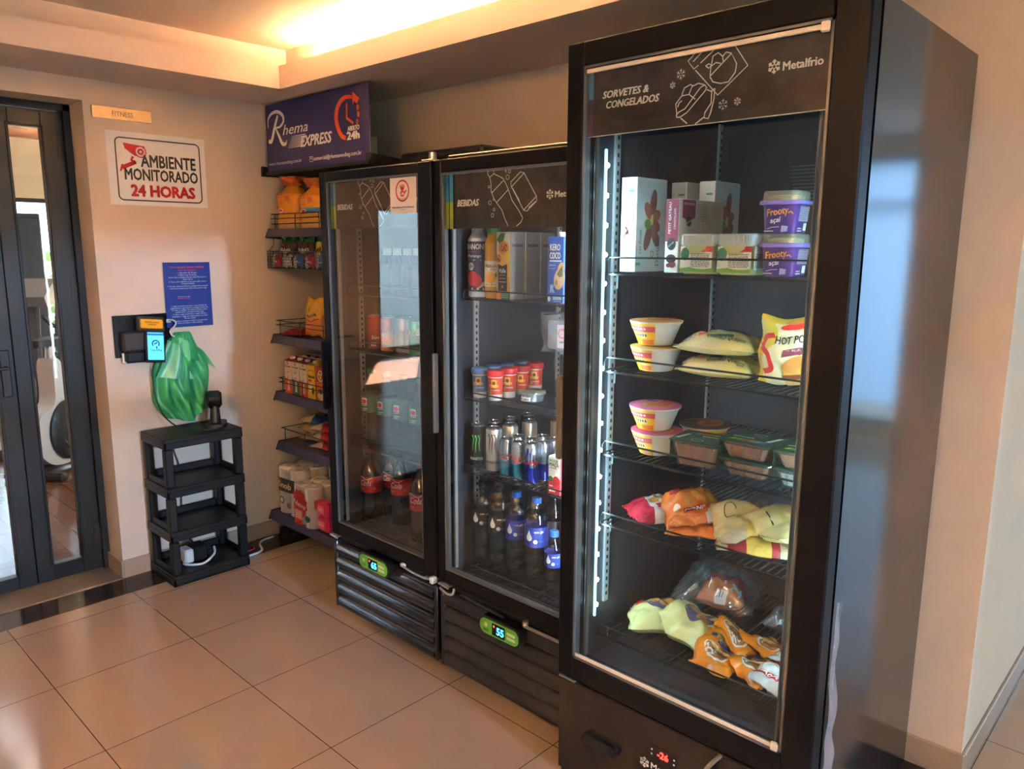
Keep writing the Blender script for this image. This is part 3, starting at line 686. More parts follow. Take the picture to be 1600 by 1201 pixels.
def controller(t, O, xa, xb, yf, zc, word):
    c = MB(O); xm = (xa+xb)/2; hw = (xb-xa)/2
    c.prism(rrect(xa-.008, zc-.034, xb+.008, zc+.036, .030, 8), lambda a, b_, d: Vector((a, yf-.028+d, b_)), .05, M('controller_housing', (16, 16, 17), .3))
    k = c.build('controller', t)
    p = MB(O); fr = plane((xm, yf-.028, zc), (1, 0, 0), (0, 0, 1), .0)
    p.prism(rrect(-hw, -.028, hw, .028, .026, 8), lambda a, b_, d: fr(a, b_, .002-d), .002, M('lime_green_plastic', (104, 186, 66), .35))
    fr = plane((xm, yf-.0302, zc), (1, 0, 0), (0, 0, 1), .0004)
    p.decal(poly(rrect(-.032, -.022, .030, .022, .003)), fr, M('display_glass', (8, 9, 16), .08))
    fr2 = plane((xm, yf-.0302, zc), (1, 0, 0), (0, 0, 1), .0009)
    p.decal(text(word, .008, -.013, .026, bold=.03, align='CENTER'), fr2, M('blue_led_digits', (70, 190, 255), .5, emit=1.8))
    p.decal(ell(-.022, .012, .004, .004, 10), fr2, M('red_led_dot', (255, 60, 50), .5, emit=2.0))
    dk = M('dark_green_print', (34, 76, 30), .5); lt = M('pale_green_print', (206, 232, 190), .5)
    for k2 in range(8):
        a = k2*PI/4; p.decal(line([(-.062, .006), (-.062+.010*math.cos(a), .006+.010*math.sin(a))], .003), fr, lt)
    p.decal(ell(-.062, .006, .005, .005, 12), fr2, lt)
    for z in (-.012, -.018): p.decal(rect(-.076, z, -.048, z+.003), fr, dk)
    for z in (-.014, .002): p.decal(poly(rrect(.038, z, .078, z+.011, .004)), fr, lt)
    for a in (-.004, .006): p.decal(ell(.024, a, .002, .002, 8), fr2, M('dim_led', (120, 130, 150), .5))
    p.build('control_face', k)

def bracket(t, O, x, yf, z, s=1):
    b = MB(O)
    b.box((x-.03, yf-.004, z-.006), (x+.03, yf+.055, z), zinc_m, .002).lathe([(.008, -.004), (.008, .012), (.0, .012)], zinc_m, (x, yf+.012, z), 14)
    b.tube([(x-.028, yf-.006, z-.004), (x+.03, yf-.009, z-.007)], .004, zinc_m, 8)
    b.build('hinge', t)

# first cooler, nearest the corner
C1, D1, O1, I1 = cooler('glass_door_refrigerator', 'black glass-door drinks cooler nearest the corner shelves, with a white paper notice on its glass', 1.10, 1.795, -.74, .03, .395, 1.925, (1.146, 1.722), (.452, 1.888),
    [(1.44, .035), (1.205, .035), (.79, .035), (.44, .03)])
louvers(C1, O1, 1.10, 1.795, -.74, .055, .365, louver_m)
controller(C1, O1, 1.345, 1.530, -.74, .352, '65')
bracket(C1, O1, 1.125, -.74, .392); bracket(C1, O1, 1.765, -.74, .392)
b = MB(O1); b.box((1.115, -.58, 1.913), (1.78, -.09, 1.935), steel_m, .004).box((1.20, -.40, 1.935), (1.70, -.10, 2.02), steel_m, .01); b.build('top_cover', C1)
b = MB(O1); b.tube([(1.60, -.748, .392), (1.66, -.75, .386), (1.74, -.75, .384), (1.785, -.748, .392)], .005, zinc_m).box((1.592, -.752, .386), (1.612, -.735, .402), white_ink, .003).box((1.775, -.758, .376), (1.795, -.73, .405), white_ink, .004); b.build('door_closer', C1)
b = MB(O1); b.lathe([(.014, 0), (.014, .03), (.008, .032), (.0, .032)], zinc_m, (1.772, -.71, 1.925), 16).box((1.74, -.735, 1.925), (1.795, -.69, 1.931), zinc_m, .002); b.build('hinge', C1)
b = MB(O1); b.box((1.106, -.765, .95), (1.118, -.742, 1.24), door_m, .004); b.build('door_handle', D1)
# paper notice stuck on the glass
t = MB((1.63, -.741, 1.815)); fr = plane((1.63, -.7312, 1.815), (1, 0, 0), (0, 0, 1), .0004)
t.box((1.556, -.7312, 1.752), (1.706, -.7306, 1.878), M('white_paper', (236, 230, 222), .7))
red = col((206, 40, 44)); blk = col((40, 34, 34))
t.decal(line(arc(-.002, .016, .036, .036, 0, 360, 36)[:-1], .006, True), fr, red)
t.decal(ell(-.002, .006, .013, .011, 14), fr, red)
for k in range(4): a = R(118-k*18); t.decal(line([(-.002+.008*math.cos(a), .010+.008*math.sin(a)), (-.002+.030*math.cos(a), .010+.030*math.sin(a))], [.0065, .004]), fr, red)
t.decal(line([(.006, .006), (.022, .018)], [.008, .004]), fr, red)
t.decal(text('-18', -.002, .001, .010, align='CENTER', bold=.03), plane((1.63, -.7312, 1.815), (1, 0, 0), (0, 0, 1), .0008), white_ink)
t.decal(text('VENDA PROIBIDA', -.002, -.0115, .0035, align='CENTER'), plane((1.63, -.7312, 1.815), (1, 0, 0), (0, 0, 1), .0008), blk); t.decal(text('PARA MENORES', -.002, -.016, .0035, align='CENTER'), plane((1.63, -.7312, 1.815), (1, 0, 0), (0, 0, 1), .0008), blk)
t.decal(text('Venda proibida para menores de dezoito anos', 0, -.044, .005, align='CENTER', width=.125, bold=.01), fr, blk); t.decal(text('Lei federal', 0, -.052, .004, align='CENTER'), fr, blk)
tag(t.build('paper_notice'), 'white paper notice with a red hand symbol taped to the glass of the far cooler', 'notice')

# second cooler
C2, D2, O2, I2 = cooler('glass_door_refrigerator', 'black glass-door drinks cooler in the middle, stocked with juices, cans and water bottles', 1.81, 2.478, -.74, .03, .395, 1.925, (1.846, 2.442), (.447, 1.880),
    [(1.457, .025), (1.095, .02), (.82, .02), (.435, .02)])
louvers(C2, O2, 1.81, 2.478, -.74, .055, .365, matte_louver_m)
controller(C2, O2, 2.065, 2.250, -.74, .325, '55')
bracket(C2, O2, 1.845, -.74, .392)
b = MB(O2); b.tube(smooth([(1.83, -.75, .375), (1.87, -.752, .365), (1.90, -.75, .372), (1.90, -.742, .39)]), .005, zinc_m).tube([(1.94, -.745, .383), (2.16, -.745, .368)], .006, black_m); b.build('door_closer', C2)
b = MB(O2); b.box((2.25, -.752, .366), (2.44, -.738, .380), chrome, .004).lathe([(.01, 0), (.01, .014), (0, .014)], zinc_m, (2.26, -.745, .378), 14); b.build('hinge', C2)
b = MB(O2); b.box((1.815, -.765, .97), (1.829, -.742, 1.26), gask_m, .004); b.build('door_handle', D2)
b = MB(O2); b.box((2.398, -.772, .99), (2.420, -.742, 1.25), gask_m, .006); b.build('door_handle', D2)
b = MB(O2); b.box((1.815, -.68, 1.912), (2.47, -.60, 1.945), steel_m, .004); b.build('top_cover', C2)
# freezer
C3, D3, O3, I3 = cooler('glass_door_freezer', 'tall black glass-door freezer lit by a cool light strip, nearest the camera', 2.49, 3.275, -.85, .02, .345, 2.165, (2.544, 3.199), (.414, 2.103),
    [(1.565, .04), (1.285, .035), (1.036, .035), (.82, .03), (.462, .025)], freezer=True)
b = MB(O3); b.box((2.49, -.842, .02), (3.275, -.79, .333), M('brown_black_panel', (34, 27, 25), .16, var=.1), .004).box((2.50, -.835, .0), (3.265, -.795, .02), slot_m)
kp = b.build('kick_panel', C3)
b = MB(O3); fr = plane((2.868, -.842, .242), (1, 0, 0), (0, 0, 1), .0006)
b.box((2.828, -.8445, .225), (2.912, -.842, .262), slot_m, .001); fr = plane((2.87, -.8445, .2435), (1, 0, 0), (0, 0, 1), .0005)
b.decal(text('-26', .0, -.009, .019, bold=.025, align='CENTER', width=.036), fr, M('red_led_digits', (255, 46, 40), .5, emit=3.5))
for a in (-.036, .036):
    b.decal(ell(a, .006, .003, .003, 10), fr, white_ink); b.decal(ell(a, -.008, .003, .003, 10), fr, white_ink)
b.build('temperature_display', C3)
b = MB(O3); fr = plane((2.81, -.842, .195), (1, 0, 0), (0, 0, 1), .0006); flake(b, fr, 0, 0, .016, .004)
b.decal(text('Metalfrio', .022, -.007, .018, bold=.014, width=.10), fr, white_ink); b.build('badge', kp)
b = MB(O3); b.box((2.498, -.853, .338), (2.56, -.80, .343), zinc_m, .001); b.build('hinge', C3)
b = MB(O3); b.prism(rrect(2.60, .165, 2.72, .195, .012), lambda a, c, d: Vector((a, -.858+d, c)), .018, black_m); b.build('vent_cap', C3)
b = MB(O3); b.tube(smooth([(3.04, -.84, .33), (3.02, -.875, .30), (3.01, -.88, .25), (3.03, -.87, .19), (3.06, -.845, .16)]), .006, M('grey_cable', (84, 74, 66), .5)); b.build('cable', C3)
# white plastic edge strips on the freezer glass
for (z0, z1) in ((2.083, 2.094), (.421, .432)):
    b = MB(O3); b.box((2.552, -.846, z0), (3.175, -.840, z1), M('white_plastic_strip', (222, 212, 200), .4), .002).box((3.170, -.848, z0-.006), (3.190, -.838, z1+.006), M('white_plastic_strip'), .003); b.build('edge_strip', D3)
# light strips inside the freezer
led_on = M('led_strip_glow', (170, 226, 244), .5, emit=1.1); bead = M('led_bead', (200, 244, 255), .5, emit=40.0)
for sx, xx in ((1, 2.5565), (-1, 3.2085)):
    b = MB(O3); b.box((xx-.004, -.761, .52), (xx+.004, -.753, 1.90), led_on, .002)
    strip = b.build('light_strip', C3)
    if sx > 0:
        bd = None
        for k in range(17):
            if bd is None:
                bb = MB(); bb.lathe([(.0, -.007), (.005, -.005), (.006, 0), (.005, .005), (.0, .007)], bead, seg=10); bd = bb.build('light_bead', strip)
            else:
                bd = bd.copy(); COL.objects.link(bd)
            bd.location = (xx+sx*.0055-O3[0], -.757-O3[1], .56+k*.081)
    area('freezer_led_light', (xx+sx*.012, -.750, 1.21), (xx+sx*.25, -.50, 1.21), .012, 1.36, 2.1, (.50, .84, 1.0))
# weak light strip on the hidden side of the middle cooler
b = MB(O2); b.box((2.424, -.672, .60), (2.428, -.662, 1.80), led_on, .001); b.build('light_strip', C2)
area('cooler_led_light', (2.420, -.664, 1.2), (2.15, -.45, 1.2), .012, 1.2, 5.5, (.74, .88, 1.0))
b = MB(O3); 
for i in range(14):   # evaporator grille at the top of the freezer
    z = 1.885 - i*.011; hw = .19*math.sqrt(max(.05, 1-((i-1)/13.5)**2)); b.box((2.98-hw, -.104, z), (2.98+hw, -.101, z+.0045), M('grille_grey', (112, 108, 110), .5), .001)
b.build('fan_grille', C3)
# torn plastic wrap left on the freezer side
b = MB(O3); rnd = random.Random(5); n = 14
vs = []
for i in range(n+1):
    z = .82 - .72*i/n; wv = (.006 + .045*max(0, math.sin(PI*(i/n)**1.3))*(1 if i > 4 else .35))
    for j in range(4): vs.append((3.2775+.006*rnd.random()+.012*(j/3.)*rnd.random(), -.786+wv*j/3*(.8+.4*rnd.random()), z))
b.add(vs, [(i*4+j, i*4+j+1, (i+1)*4+j+1, (i+1)*4+j) for i in range(n) for j in range(3)], clear('torn_film', refl=.12, opac=.25, col=(210, 210, 214), bump=.6, scale=60))
b.build('plastic_wrap', C3)
# ================================================================== CORNER SHELVING AND ITS SIGN
shelf_m = M('blue_grey_shelf_paint', (58, 54, 84), .4, var=.06)
G = thing('shelving_unit', 'dark corner shelving unit with blue shelf edges beside the far cooler', 'shelving', (.515, -.22, 0))
GO = (.515, -.22, 0)
b = MB(GO); 
for x in (.075, .955): b.box((x-.018, -.052, 0), (x+.018, -.02, 2.0), black_m, .003)
b.box((.08, -.026, .10), (.95, -.02, 1.98), M('shelving_back_panel', (74, 68, 66), .5)); b.build('back_panel', G)
for x in (.062, .93):
    b = MB(GO); b.box((x, -.42, 0), (x+.035, -.02, .035), black_m, .003).box((x, -.06, 0), (x+.035, -.02, .14), black_m, .003).prism([(-.42, .0), (-.42, .06), (-.05, .14), (-.05, 0)], lambda a, c, d: Vector((x+.008+d, a, c)), .018, black_m); b.build('foot', G)
def gshelf(z, yfr, guard):
    s = MB(GO); s.box((.058, yfr+.012, z-.018), (.972, -.045, z), shelf_m)
    s.prism([(yfr, z-.042), (yfr+.006, z-.042), (yfr+.02, z), (yfr+.012, z+.002)], lambda a, c, d: Vector((.058+d, a, c)), .914, shelf_m)
    for x in (.050, .972): s.prism([(yfr-.004, z-.045), (-.05, z-.07), (-.05, z), (yfr+.016, z+.004)], lambda a, c, d: Vector((x+d, a, c)), .008, black_m)
    o = s.build('shelf', G)
    if guard:
        w = MB(GO); yy = yfr+.03
        for q in (.028, .055, .078)[-guard:]:
            w.tube([(.065, -.07, z+q), (.065, yy, z+q), (.965, yy, z+q), (.965, -.07, z+q)], .0026, wire_m, 6)
        for x in (.10, .30, .52, .74, .93): w.tube([(x, yy+.001, z), (x, yy+.001, z+.078)], .0022, wire_m, 6)
        w.build('wire_guard', o)
for z, yfr, g in ((1.72, -.405, 3), (1.155, -.405, 2), (.838, -.405, 2), (.555, -.405, 1), (.165, -.47, 0)): gshelf(z, yfr, g)
b = MB(GO); b.box((.05, -.385, 2.0), (.97, -.045, 2.016), black_m); 
for x in (.020, .952): b.prism([(-.395, 1.995), (-.05, 1.995), (-.05, 2.02), (-.395, 2.045)], lambda a, c, d: Vector((x+d, a, c)), .02, black_m)
b.build('top_shelf', G)
# wire basket hung under the upper shelf
bk = thing('wire_basket', 'black wire basket hanging under the upper corner shelf, full of sweets', 'basket', (.30, -.33, 1.515))
b = MB((.30, -.33, 1.515)); x0, x1, y0, y1, z0, z1 = .06, .60, -.405, -.22, 1.518, 1.605
n = 34
for i in range(n+1):
    x = x0+(x1-x0)*i/n
    b.tube([(x, y0, z1), (x, y0+.004, z0), (x, y1, z0), (x, y1, z1)], .0014, wire_m, 4)
for k in range(7):
    z = z0+(z1-z0)*k/6; b.tube([(x0, y0, z), (x1, y0, z), (x1, y1, z), (x0, y1, z)], .0016 if 0 < k < 6 else .0026, wire_m, 4, True)
for k in range(12):
    y = y0+(y1-y0)*k/11; b.tube([(x0, y, z1), (x0, y, z0), (x1, y, z0), (x1, y, z1)], .0014, wire_m, 4)
b.build('basket_grid', bk)
for x in (.08, .32, .58):
    for y in (-.375, -.235): MB((.30, -.33, 1.515)).tube([(x, y-(.03 if y < -.3 else -.015), z1), (x, y, 1.64), (x, y, 1.7015)], .002, wire_m, 6).build('hanger', bk)

# sign over the shelves
sg = thing('shop_sign', 'blue shop sign with a white shop name and an orange clock above the corner shelves', 'sign', (.49, -.365, 2.017))
SO = (.49, -.365, 2.017)
b = MB(SO); b.box((.044, -.368, 2.018), (.948, -.362, 2.352), M('sign_blue', (46, 42, 108), .35, var=.03), .001); b.build('sign_panel', sg)
fr = plane((.05, -.368, 2.02), (1, 0, 0), (0, 0, 1), .0006); fr2 = plane((.05, -.368, 2.02), (1, 0, 0), (0, 0, 1), .0012)
org = col((236, 96, 44)); wi = white_ink
b = MB(SO)
A_ = smooth2(SG_arc, 6); b.decal(line(A_, [.012+.016*math.sin(PI*min(1, .12+i/len(A_)*.9)) for i in range(len(A_))]), fr, org)
b.decal(poly([(.775, .305), (.828, .270), (.806, .248), (.790, .262), (.775, .248)]), fr, org)
b.decal(line(SG_hand, .014), fr, org)
for a, c in SG_dots: b.decal(ell(a, c, .010, .013, 16), fr, org)
b.decal(text('ABERTO', .730, .137, .020, bold=.03, width=.092), fr, wi); b.decal(text('24h', .722, .098, .034, bold=.05, width=.102), fr2, wi)
b.decal(text('EXPRESS', .322, .100, .050, bold=.035, shear=.28, width=.280), fr, wi)
for k in range(8): z = .104+k*.0075; b.decal(line([(.205+.006*k, z), (.345+.004*k, z)], [.0015, .0045]), fr, wi)
p1 = smooth2(SG_R1, 5); b.decal(line(p1, [.006+.012*math.sin(PI*i/len(p1)) for i in range(len(p1))]), fr, wi)
p2 = smooth2(SG_R2, 6); b.decal(line(p2, [.016+.006*math.sin(PI*i/len(p2)) for i in range(len(p2))]), fr2, wi)
p3 = smooth2(SG_R3, 6); b.decal(line(p3, [.007+.014*math.sin(PI*min(1, i/len(p3)*1.1)) for i in range(len(p3))]), fr, wi)
b.decal(text('hema', .160, .170, .050, bold=.004, shear=.30, width=.235), fr, wi)
b.decal(text('www.rhemavending.com.br', .010, .028, .017, width=.318), fr, wi)
b.decal(text('comercial@rhemavending.com.br', .435, .026, .019, bold=.01, width=.398), fr, wi)
b.decal(line([(.402, .022), (.428, .022), (.428, .046), (.402, .046)], .003, True), fr, wi); b.decal(line([(.402, .046), (.415, .033), (.428, .046)], .003), fr, wi)
b.build('print', sg)
t = MB((.60, -.12, 2.0165)); t.box((.56, -.16, 2.0165), (.625, -.08, 2.175), M('cream_box', (214, 196, 172), .6), .006); tag(t.build('carton_box'), 'cream carton on the top shelf, just showing behind the right end of the shop sign', 'box')

# ================================================================== WALL SIGNS, PAYMENT TERMINAL
WX = .0012
def wall(o, eps=.0006): return plane(o, (0, 1, 0), (0, 0, 1), eps)
t = MB((0, -1.073, 2.23)); t.box((.0005, -1.205, 2.203), (.007, -.941, 2.257), M('brushed_steel_plate', (170, 150, 118), .32, .55, var=.25, scale=25), .001)
fr = wall((.007, -1.073, 2.23)); t.decal(text('FITNESS', 0, -.012, .022, align='CENTER', bold=.006, width=.092), fr, col((46, 40, 36)))
tag(t.build('door_plate'), 'narrow brushed metal plate reading FITNESS beside the door', 'sign')

t = MB((0, -.923, 1.986)); t.box((.0005, -1.155, 1.820), (.0015, -.690, 2.154), M('poster_paper', (246, 242, 238), .6, var=.02))
fr = wall((.0015, -.923, 1.986)); fr2 = wall((.0015, -.923, 1.986), .0011); K = col((34, 28, 27)); RD = col((200, 28, 32))
t.decal(line(rrect(-.192, -.143, .205, .140, .022, 5), .006, True), fr, K)
t.decal(text('AMBIENTE', -.083, .015, .056, bold=.032, width=.266), fr, K)
t.decal(text('MONITORADO', -.160, -.048, .052, bold=.032, width=.350), fr, K)
t.decal(text('24 HORAS', -.138, -.122, .051, bold=.055, width=.310), fr, RD)
t.decal(poly([(-.158, .118), (-.060, .108), (-.055, .075), (-.070, .058), (-.108, .062), (-.150, .092)]), fr, RD)
t.decal(ell(-.080, .082, .027, .027, 22), fr2, col((232, 224, 216))); t.decal(line(arc(-.080, .082, .025, .025, 0, 360, 24)[:-1], .005, True), wall((.0015, -.923, 1.986), .0015), RD)
t.decal(ell(-.080, .082, .015, .015, 18), wall((.0015, -.923, 1.986), .0015), RD); t.decal(ell(-.080, .082, .006, .006, 12), wall((.0015, -.923, 1.986), .002), col((232, 224, 216)))
t.decal(line([(-.116, .058), (-.125, .042), (-.105, .030)], .012), fr, RD); t.decal(line([(-.105, .034), (-.170, .004)], .018), fr, RD); t.decal(line([(-.166, .020), (-.176, -.012)], .008), fr, RD)
tag(t.build('warning_poster'), 'white poster with black and red capitals and a red camera symbol on the left wall', 'poster')

t = MB((0, -.825, 1.39)); t.xf = None
t.box((.0135, -.943, 1.228), (.0145, -.707, 1.55), M('poster_blue', (18, 52, 138), .5, var=.03))
fr = wall((.0145, -.825, 1.39)); w1 = col((210, 214, 228)); r1 = col((226, 74, 70))
t.decal(text('Como comprar bebida alcoólica?', 0, .132, .0095, bold=.02, align='CENTER', width=.176), fr, r1)
t.decal(text('Para a sua segurança:', 0, .118, .008, align='CENTER', width=.088), fr, r1)
L_ = [('1. Seja maior de 18 anos', .105, .096), ('2. Baixe o app Touch Pay', .094, .092), ('Acesse a loja de aplicativos do seu celular (Play Store ou', .083, .19), ('Apple Store)', .073, .05), ('3. Faça o seu cadastro e tire uma selfie com o', .061, .19), ('documento de identidade', .051, .066),
      ('4. No app, toque para liberar o equipamento e aponte', .039, .205), ('a câmera do celular para o QR code ao lado e siga', .028, .19),
      ('1. Após escolher seus itens, vá ao terminal de', -.060, .178), ('pagamento e aproxime o código de barras', -.070, .192), ('2. Leia o código de cada produto para', -.080, .18), ('confirmar a compra pelo app', -.090, .145), ('3. Abra o app e selecione a opção Retirar', -.101, .17), ('bebidas e siga as instruções na tela', -.112, .18), ('do seu celular', -.122, .058), ('4. Finalize a compra e retire o seu produto', -.135, .18), ('Bom proveito e volte sempre', -.145, .125)]
for s, z, wd in L_: t.decal(text(s, 0, z, .0075, align='CENTER', width=wd), fr, w1)
t.decal(text('Ainda não tem o app?', -.055, -.012, .005, width=.062), fr, w1); t.decal(text('Aponte a câmera', -.055, -.020, .006, bold=.02, width=.062), fr, r1)
tag(t.build('instruction_poster'), 'blue poster with small red and white lines of text above the payment terminal', 'poster')

# terminal
T = thing('payment_terminal', 'wall-mounted payment terminal with yellow card reader and lit phone screen', 'payment terminal', (.0, -1.07, 1.09))
TO = (0, -1.07, 1.09)
b = MB(TO); b.box((.0005, -1.195, 1.10), (.012, -.925, 1.302), M('black_acrylic', (18, 17, 18), .25), .002)
for y in (-1.185, -.94): b.lathe([(.006, 0), (.006, .003), (.0, .004)], chrome, (0, 0, 0), 10) if False else None
b.build('back_plate', T)
b = MB(TO); b.box((.012, -1.17, 1.13), (.055, -1.02, 1.225), M('charcoal_plastic', (48, 44, 44), .5), .008).box((.012, -1.165, 1.075), (.06, -1.03, 1.135), black_m, .012).box((.02, -1.172, 1.075), (.035, -1.15, 1.125), white_ink, .003); b.build('bracket', T)
def slab(mb, cy, cz, x, hw, hh, dp, m, tilt=0, lean=0, bev=.005):
    mb.xf = Matrix.Translation((x, cy, cz)) @ Matrix.Rotation(tilt, 4, 'X') @ Matrix.Rotation(lean, 4, 'Y'); mb.box((-dp, -hw, -hh), (0, hw, hh), m, bev)
b = MB(TO); slab(b, -1.045, 1.262, .085, .062, .036, .035, M('charcoal_plastic'), R(-6), R(-16)); 
slab(b, -1.045, 1.262, .089, .054, .024, .01, M('signal_yellow', (240, 172, 24), .4), R(-6), R(-16))
fr = plane((0.0006, 0, 0), (0, 1, 0), (0, 0, 1), .0); b.decal(text('PRONTA PARA', 0, .003, .007, align='CENTER', bold=.02), fr, col((60, 40, 10))); b.decal(text('VENDER', 0, -.008, .007, align='CENTER', bold=.02), fr, col((60, 40, 10))); b.xf = None
b.build('card_reader', T)
b = MB(TO); slab(b, -1.035, 1.152, .088, .046, .078, .012, black_m, R(-6), R(-10), .004)
scr = M('phone_screen', (66, 160, 226), .2, emit=1.3)
fr = plane((0.0005, 0, 0), (0, 1, 0), (0, 0, 1), .0); fr2 = plane((0.001, 0, 0), (0, 1, 0), (0, 0, 1), .0)
b.decal(poly(rrect(-.038, -.066, .038, .066, .004)), fr, scr); b.decal(rect(-.038, .052, .038, .062), fr2, M('phone_bar', (30, 84, 180), .3, emit=.8))
nv = M('screen_navy', (24, 44, 86), .4, emit=.12)
b.decal(line(arc(0, .012, .016, .016, -40, 220, 18), .006), fr2, nv); b.decal(line([(-.008, .010), (.008, .018)], .006), fr2, nv); b.decal(line([(.004, .0), (.004, -.012)], .006), fr2, nv)
b.decal(text('TouchPay', 0, -.024, .011, align='CENTER', bold=.02, width=.058), fr2, nv); b.decal(text('Toque para iniciar', 0, -.034, .004, align='CENTER', width=.042), fr2, nv)
b.xf = None; b.build('phone', T)
# hook and carrier bags
b = MB((.012, -.93, 1.20)); b.tube(smooth([(.014, -.935, 1.262), (.035, -.925, 1.268), (.050, -.914, 1.256), (.045, -.922, 1.236), (.030, -.936, 1.215), (.040, -.935, 1.195), (.05, -.925, 1.188)], 6), .0045, M('white_hook_plastic', (226, 218, 208), .4)).box((.0125, -.945, 1.255), (.016, -.925, 1.272), M('white_hook_plastic')); 
tag(b.build('wall_hook'), 'white hook on the terminal plate holding the green bags', 'hook')
bag_m = M('green_film', (62, 168, 104), .32, var=.18, scale=18, bump=.3)
def bag_fn(u, v, sd):
    """u across 0..1, v down 0..1"""
    h = .43; wtop, wmid = .035, .140
    wd = wtop + (wmid-wtop)*min(1, v/.42)**.9
    wd *= 1 - .22*max(0, v-.75)/.25 + .10*math.sin(8*v+3*u+sd)*min(1, v*2)
    y = .030 - .03*math.sin(3.2*v) + (u-.5)*2*wd + .012*math.sin(7*v+sd)*v
    x = .030 + .040*math.sin(PI*u)*min(1, v*2.2+.15)*(1-.35*v) + .010*math.sin(19*u+5*v+sd)*min(1, v*3) + .007*math.sin(31*u-9*v+2*sd)
    z = -h*v - .018*math.sin(PI*u*1.3+sd)*v + .012*math.sin(9*u+sd)*(v > .9)
    return x, y, z
B = thing('carrier_bags', 'green plastic carrier bags hanging from the white hook under the blue poster', 'bag', (.0, -.905, 1.205), group=None)
def sheet(fn, nu, nv, m, mb):
    vs = [fn(i/nu, j/nv) for j in range(nv+1) for i in range(nu+1)]
    mb.add(vs, [(j*(nu+1)+i, j*(nu+1)+i+1, (j+1)*(nu+1)+i+1, (j+1)*(nu+1)+i) for j in range(nv) for i in range(nu)], m)
b = MB()
sheet(lambda u, v: bag_fn(u, v, .4), 34, 34, bag_m, b); sheet(lambda u, v: (lambda q: (max(.0145, q[0]*.35), q[1], q[2]))(bag_fn(u, v, .4)), 34, 34, bag_m, b)
b.build('bag_body', B, angle=80)
b = MB()   # a loose handle falling to the right, and one folded over the front
sheet(lambda u, v: (.040+.02*math.sin(5*v+u), .01+.165*v**.9+.03*(u-.5), -.02-.105*v-.10*max(0, v-.80)-.11*u*(1-.45*v)), 10, 18, bag_m, b)
b.build('bag_handle', B, angle=80)
b = MB(); sheet(lambda u, v: (.078+.014*math.sin(9*u+4*v)-.02*abs(u-.5), -.035+(u-.5)*(.06+.12*v), -.03-.18*v-.03*u), 14, 16, M('green_film_light', (96, 192, 146), .3, var=.15, scale=20, bump=.3), b); b.build('bag_handle', B, angle=80)

# ================================================================== PLASTIC RACK BY THE WALL
P = thing('plastic_rack', 'black four-tier plastic rack standing against the left wall under the terminal', 'rack', (.166, -.922, 0))
PO = (.166, -.922, 0)
X0, X1, Y0, Y1 = .030, .303, -1.118, -.726
rk = M('black_rack_plastic', (15, 14, 15), .48, var=.12, scale=80, bump=.05)
for k, z in enumerate((.055, .275, .495, .735)):
    s = MB(PO); s.box((X0, Y0, z-.022), (X1, Y1, z), rk, .004)
    for a, c in (((X0, Y0, z-.05), (X1, Y0+.012, z-.018)), ((X0, Y1-.012, z-.05), (X1, Y1, z-.018)), ((X0, Y0, z-.05), (X0+.012, Y1, z-.018)), ((X1-.012, Y0, z-.05), (X1, Y1, z-.018))): s.box(a, c, rk, .003)
    if k == 0: s.box((X0, Y0, 0), (X1, Y0+.012, z-.04), rk, .003).box((X0, Y1-.012, 0), (X1, Y1, z-.04), rk, .003).box((X1-.012, Y0, 0), (X1, Y1, z-.04), rk, .003)
    s.build('tier', P)
for x in (X0, X1-.042):
    for y in (Y0, Y1-.045):
        s = MB(PO)
        for a, c in ((.055, .225), (.275, .445), (.495, .685)): s.box((x+.002, y+.002, a), (x+.040, y+.043, c), rk, .006)
        s.build('post', P)
# low side rails between the posts
for a in (.055, .275, .495):
    for y in (Y0+.008, Y1-.016): MB(PO).box((X0+.04, y, a), (X1-.04, y+.008, a+.03), rk, .003).build('side_rail', P)
    MB(PO).box((X0+.006, Y0+.04, a), (X0+.014, Y1-.04, a+.035), rk, .003).build('side_rail', P)

# scanner on its stand
S = thing('barcode_scanner', 'black barcode scanner in its stand on top of the plastic rack', 'scanner', (.17, -.80, .735), rz=R(-25))
b = MB(); b.prism(smooth2([(-.045, -.06), (-.05, .03), (-.03, .065), (.03, .065), (.05, .03), (.045, -.06), (-.045, -.06)], 5)[:-1], lambda a, c, d: Vector((c, a, d)), .016, black_m); b.build('stand_base', S)
b = MB(); b.tube([(.02, 0, .012), (.0, 0, .06), (-.015, 0, .11)], [.028, .024, .021], black_m, 14); b.build('stand', S)
b = MB(); b.xf = Matrix.Translation((-.018, 0, .125)) @ Matrix.Rotation(R(20), 4, 'Y'); b.box((-.04, -.036, -.02), (.055, .036, .042), black_m, .014).box((.05, -.028, -.012), (.057, .028, .03), M('display_glass'), .002); b.build('scan_head', S)
b = MB(); b.tube([(.012, 0, .115), (.028, 0, .05), (.04, 0, .018)], [.020, .018, .019], M('satin_grip', (46, 44, 46), .4), 12); b.build('grip', S)
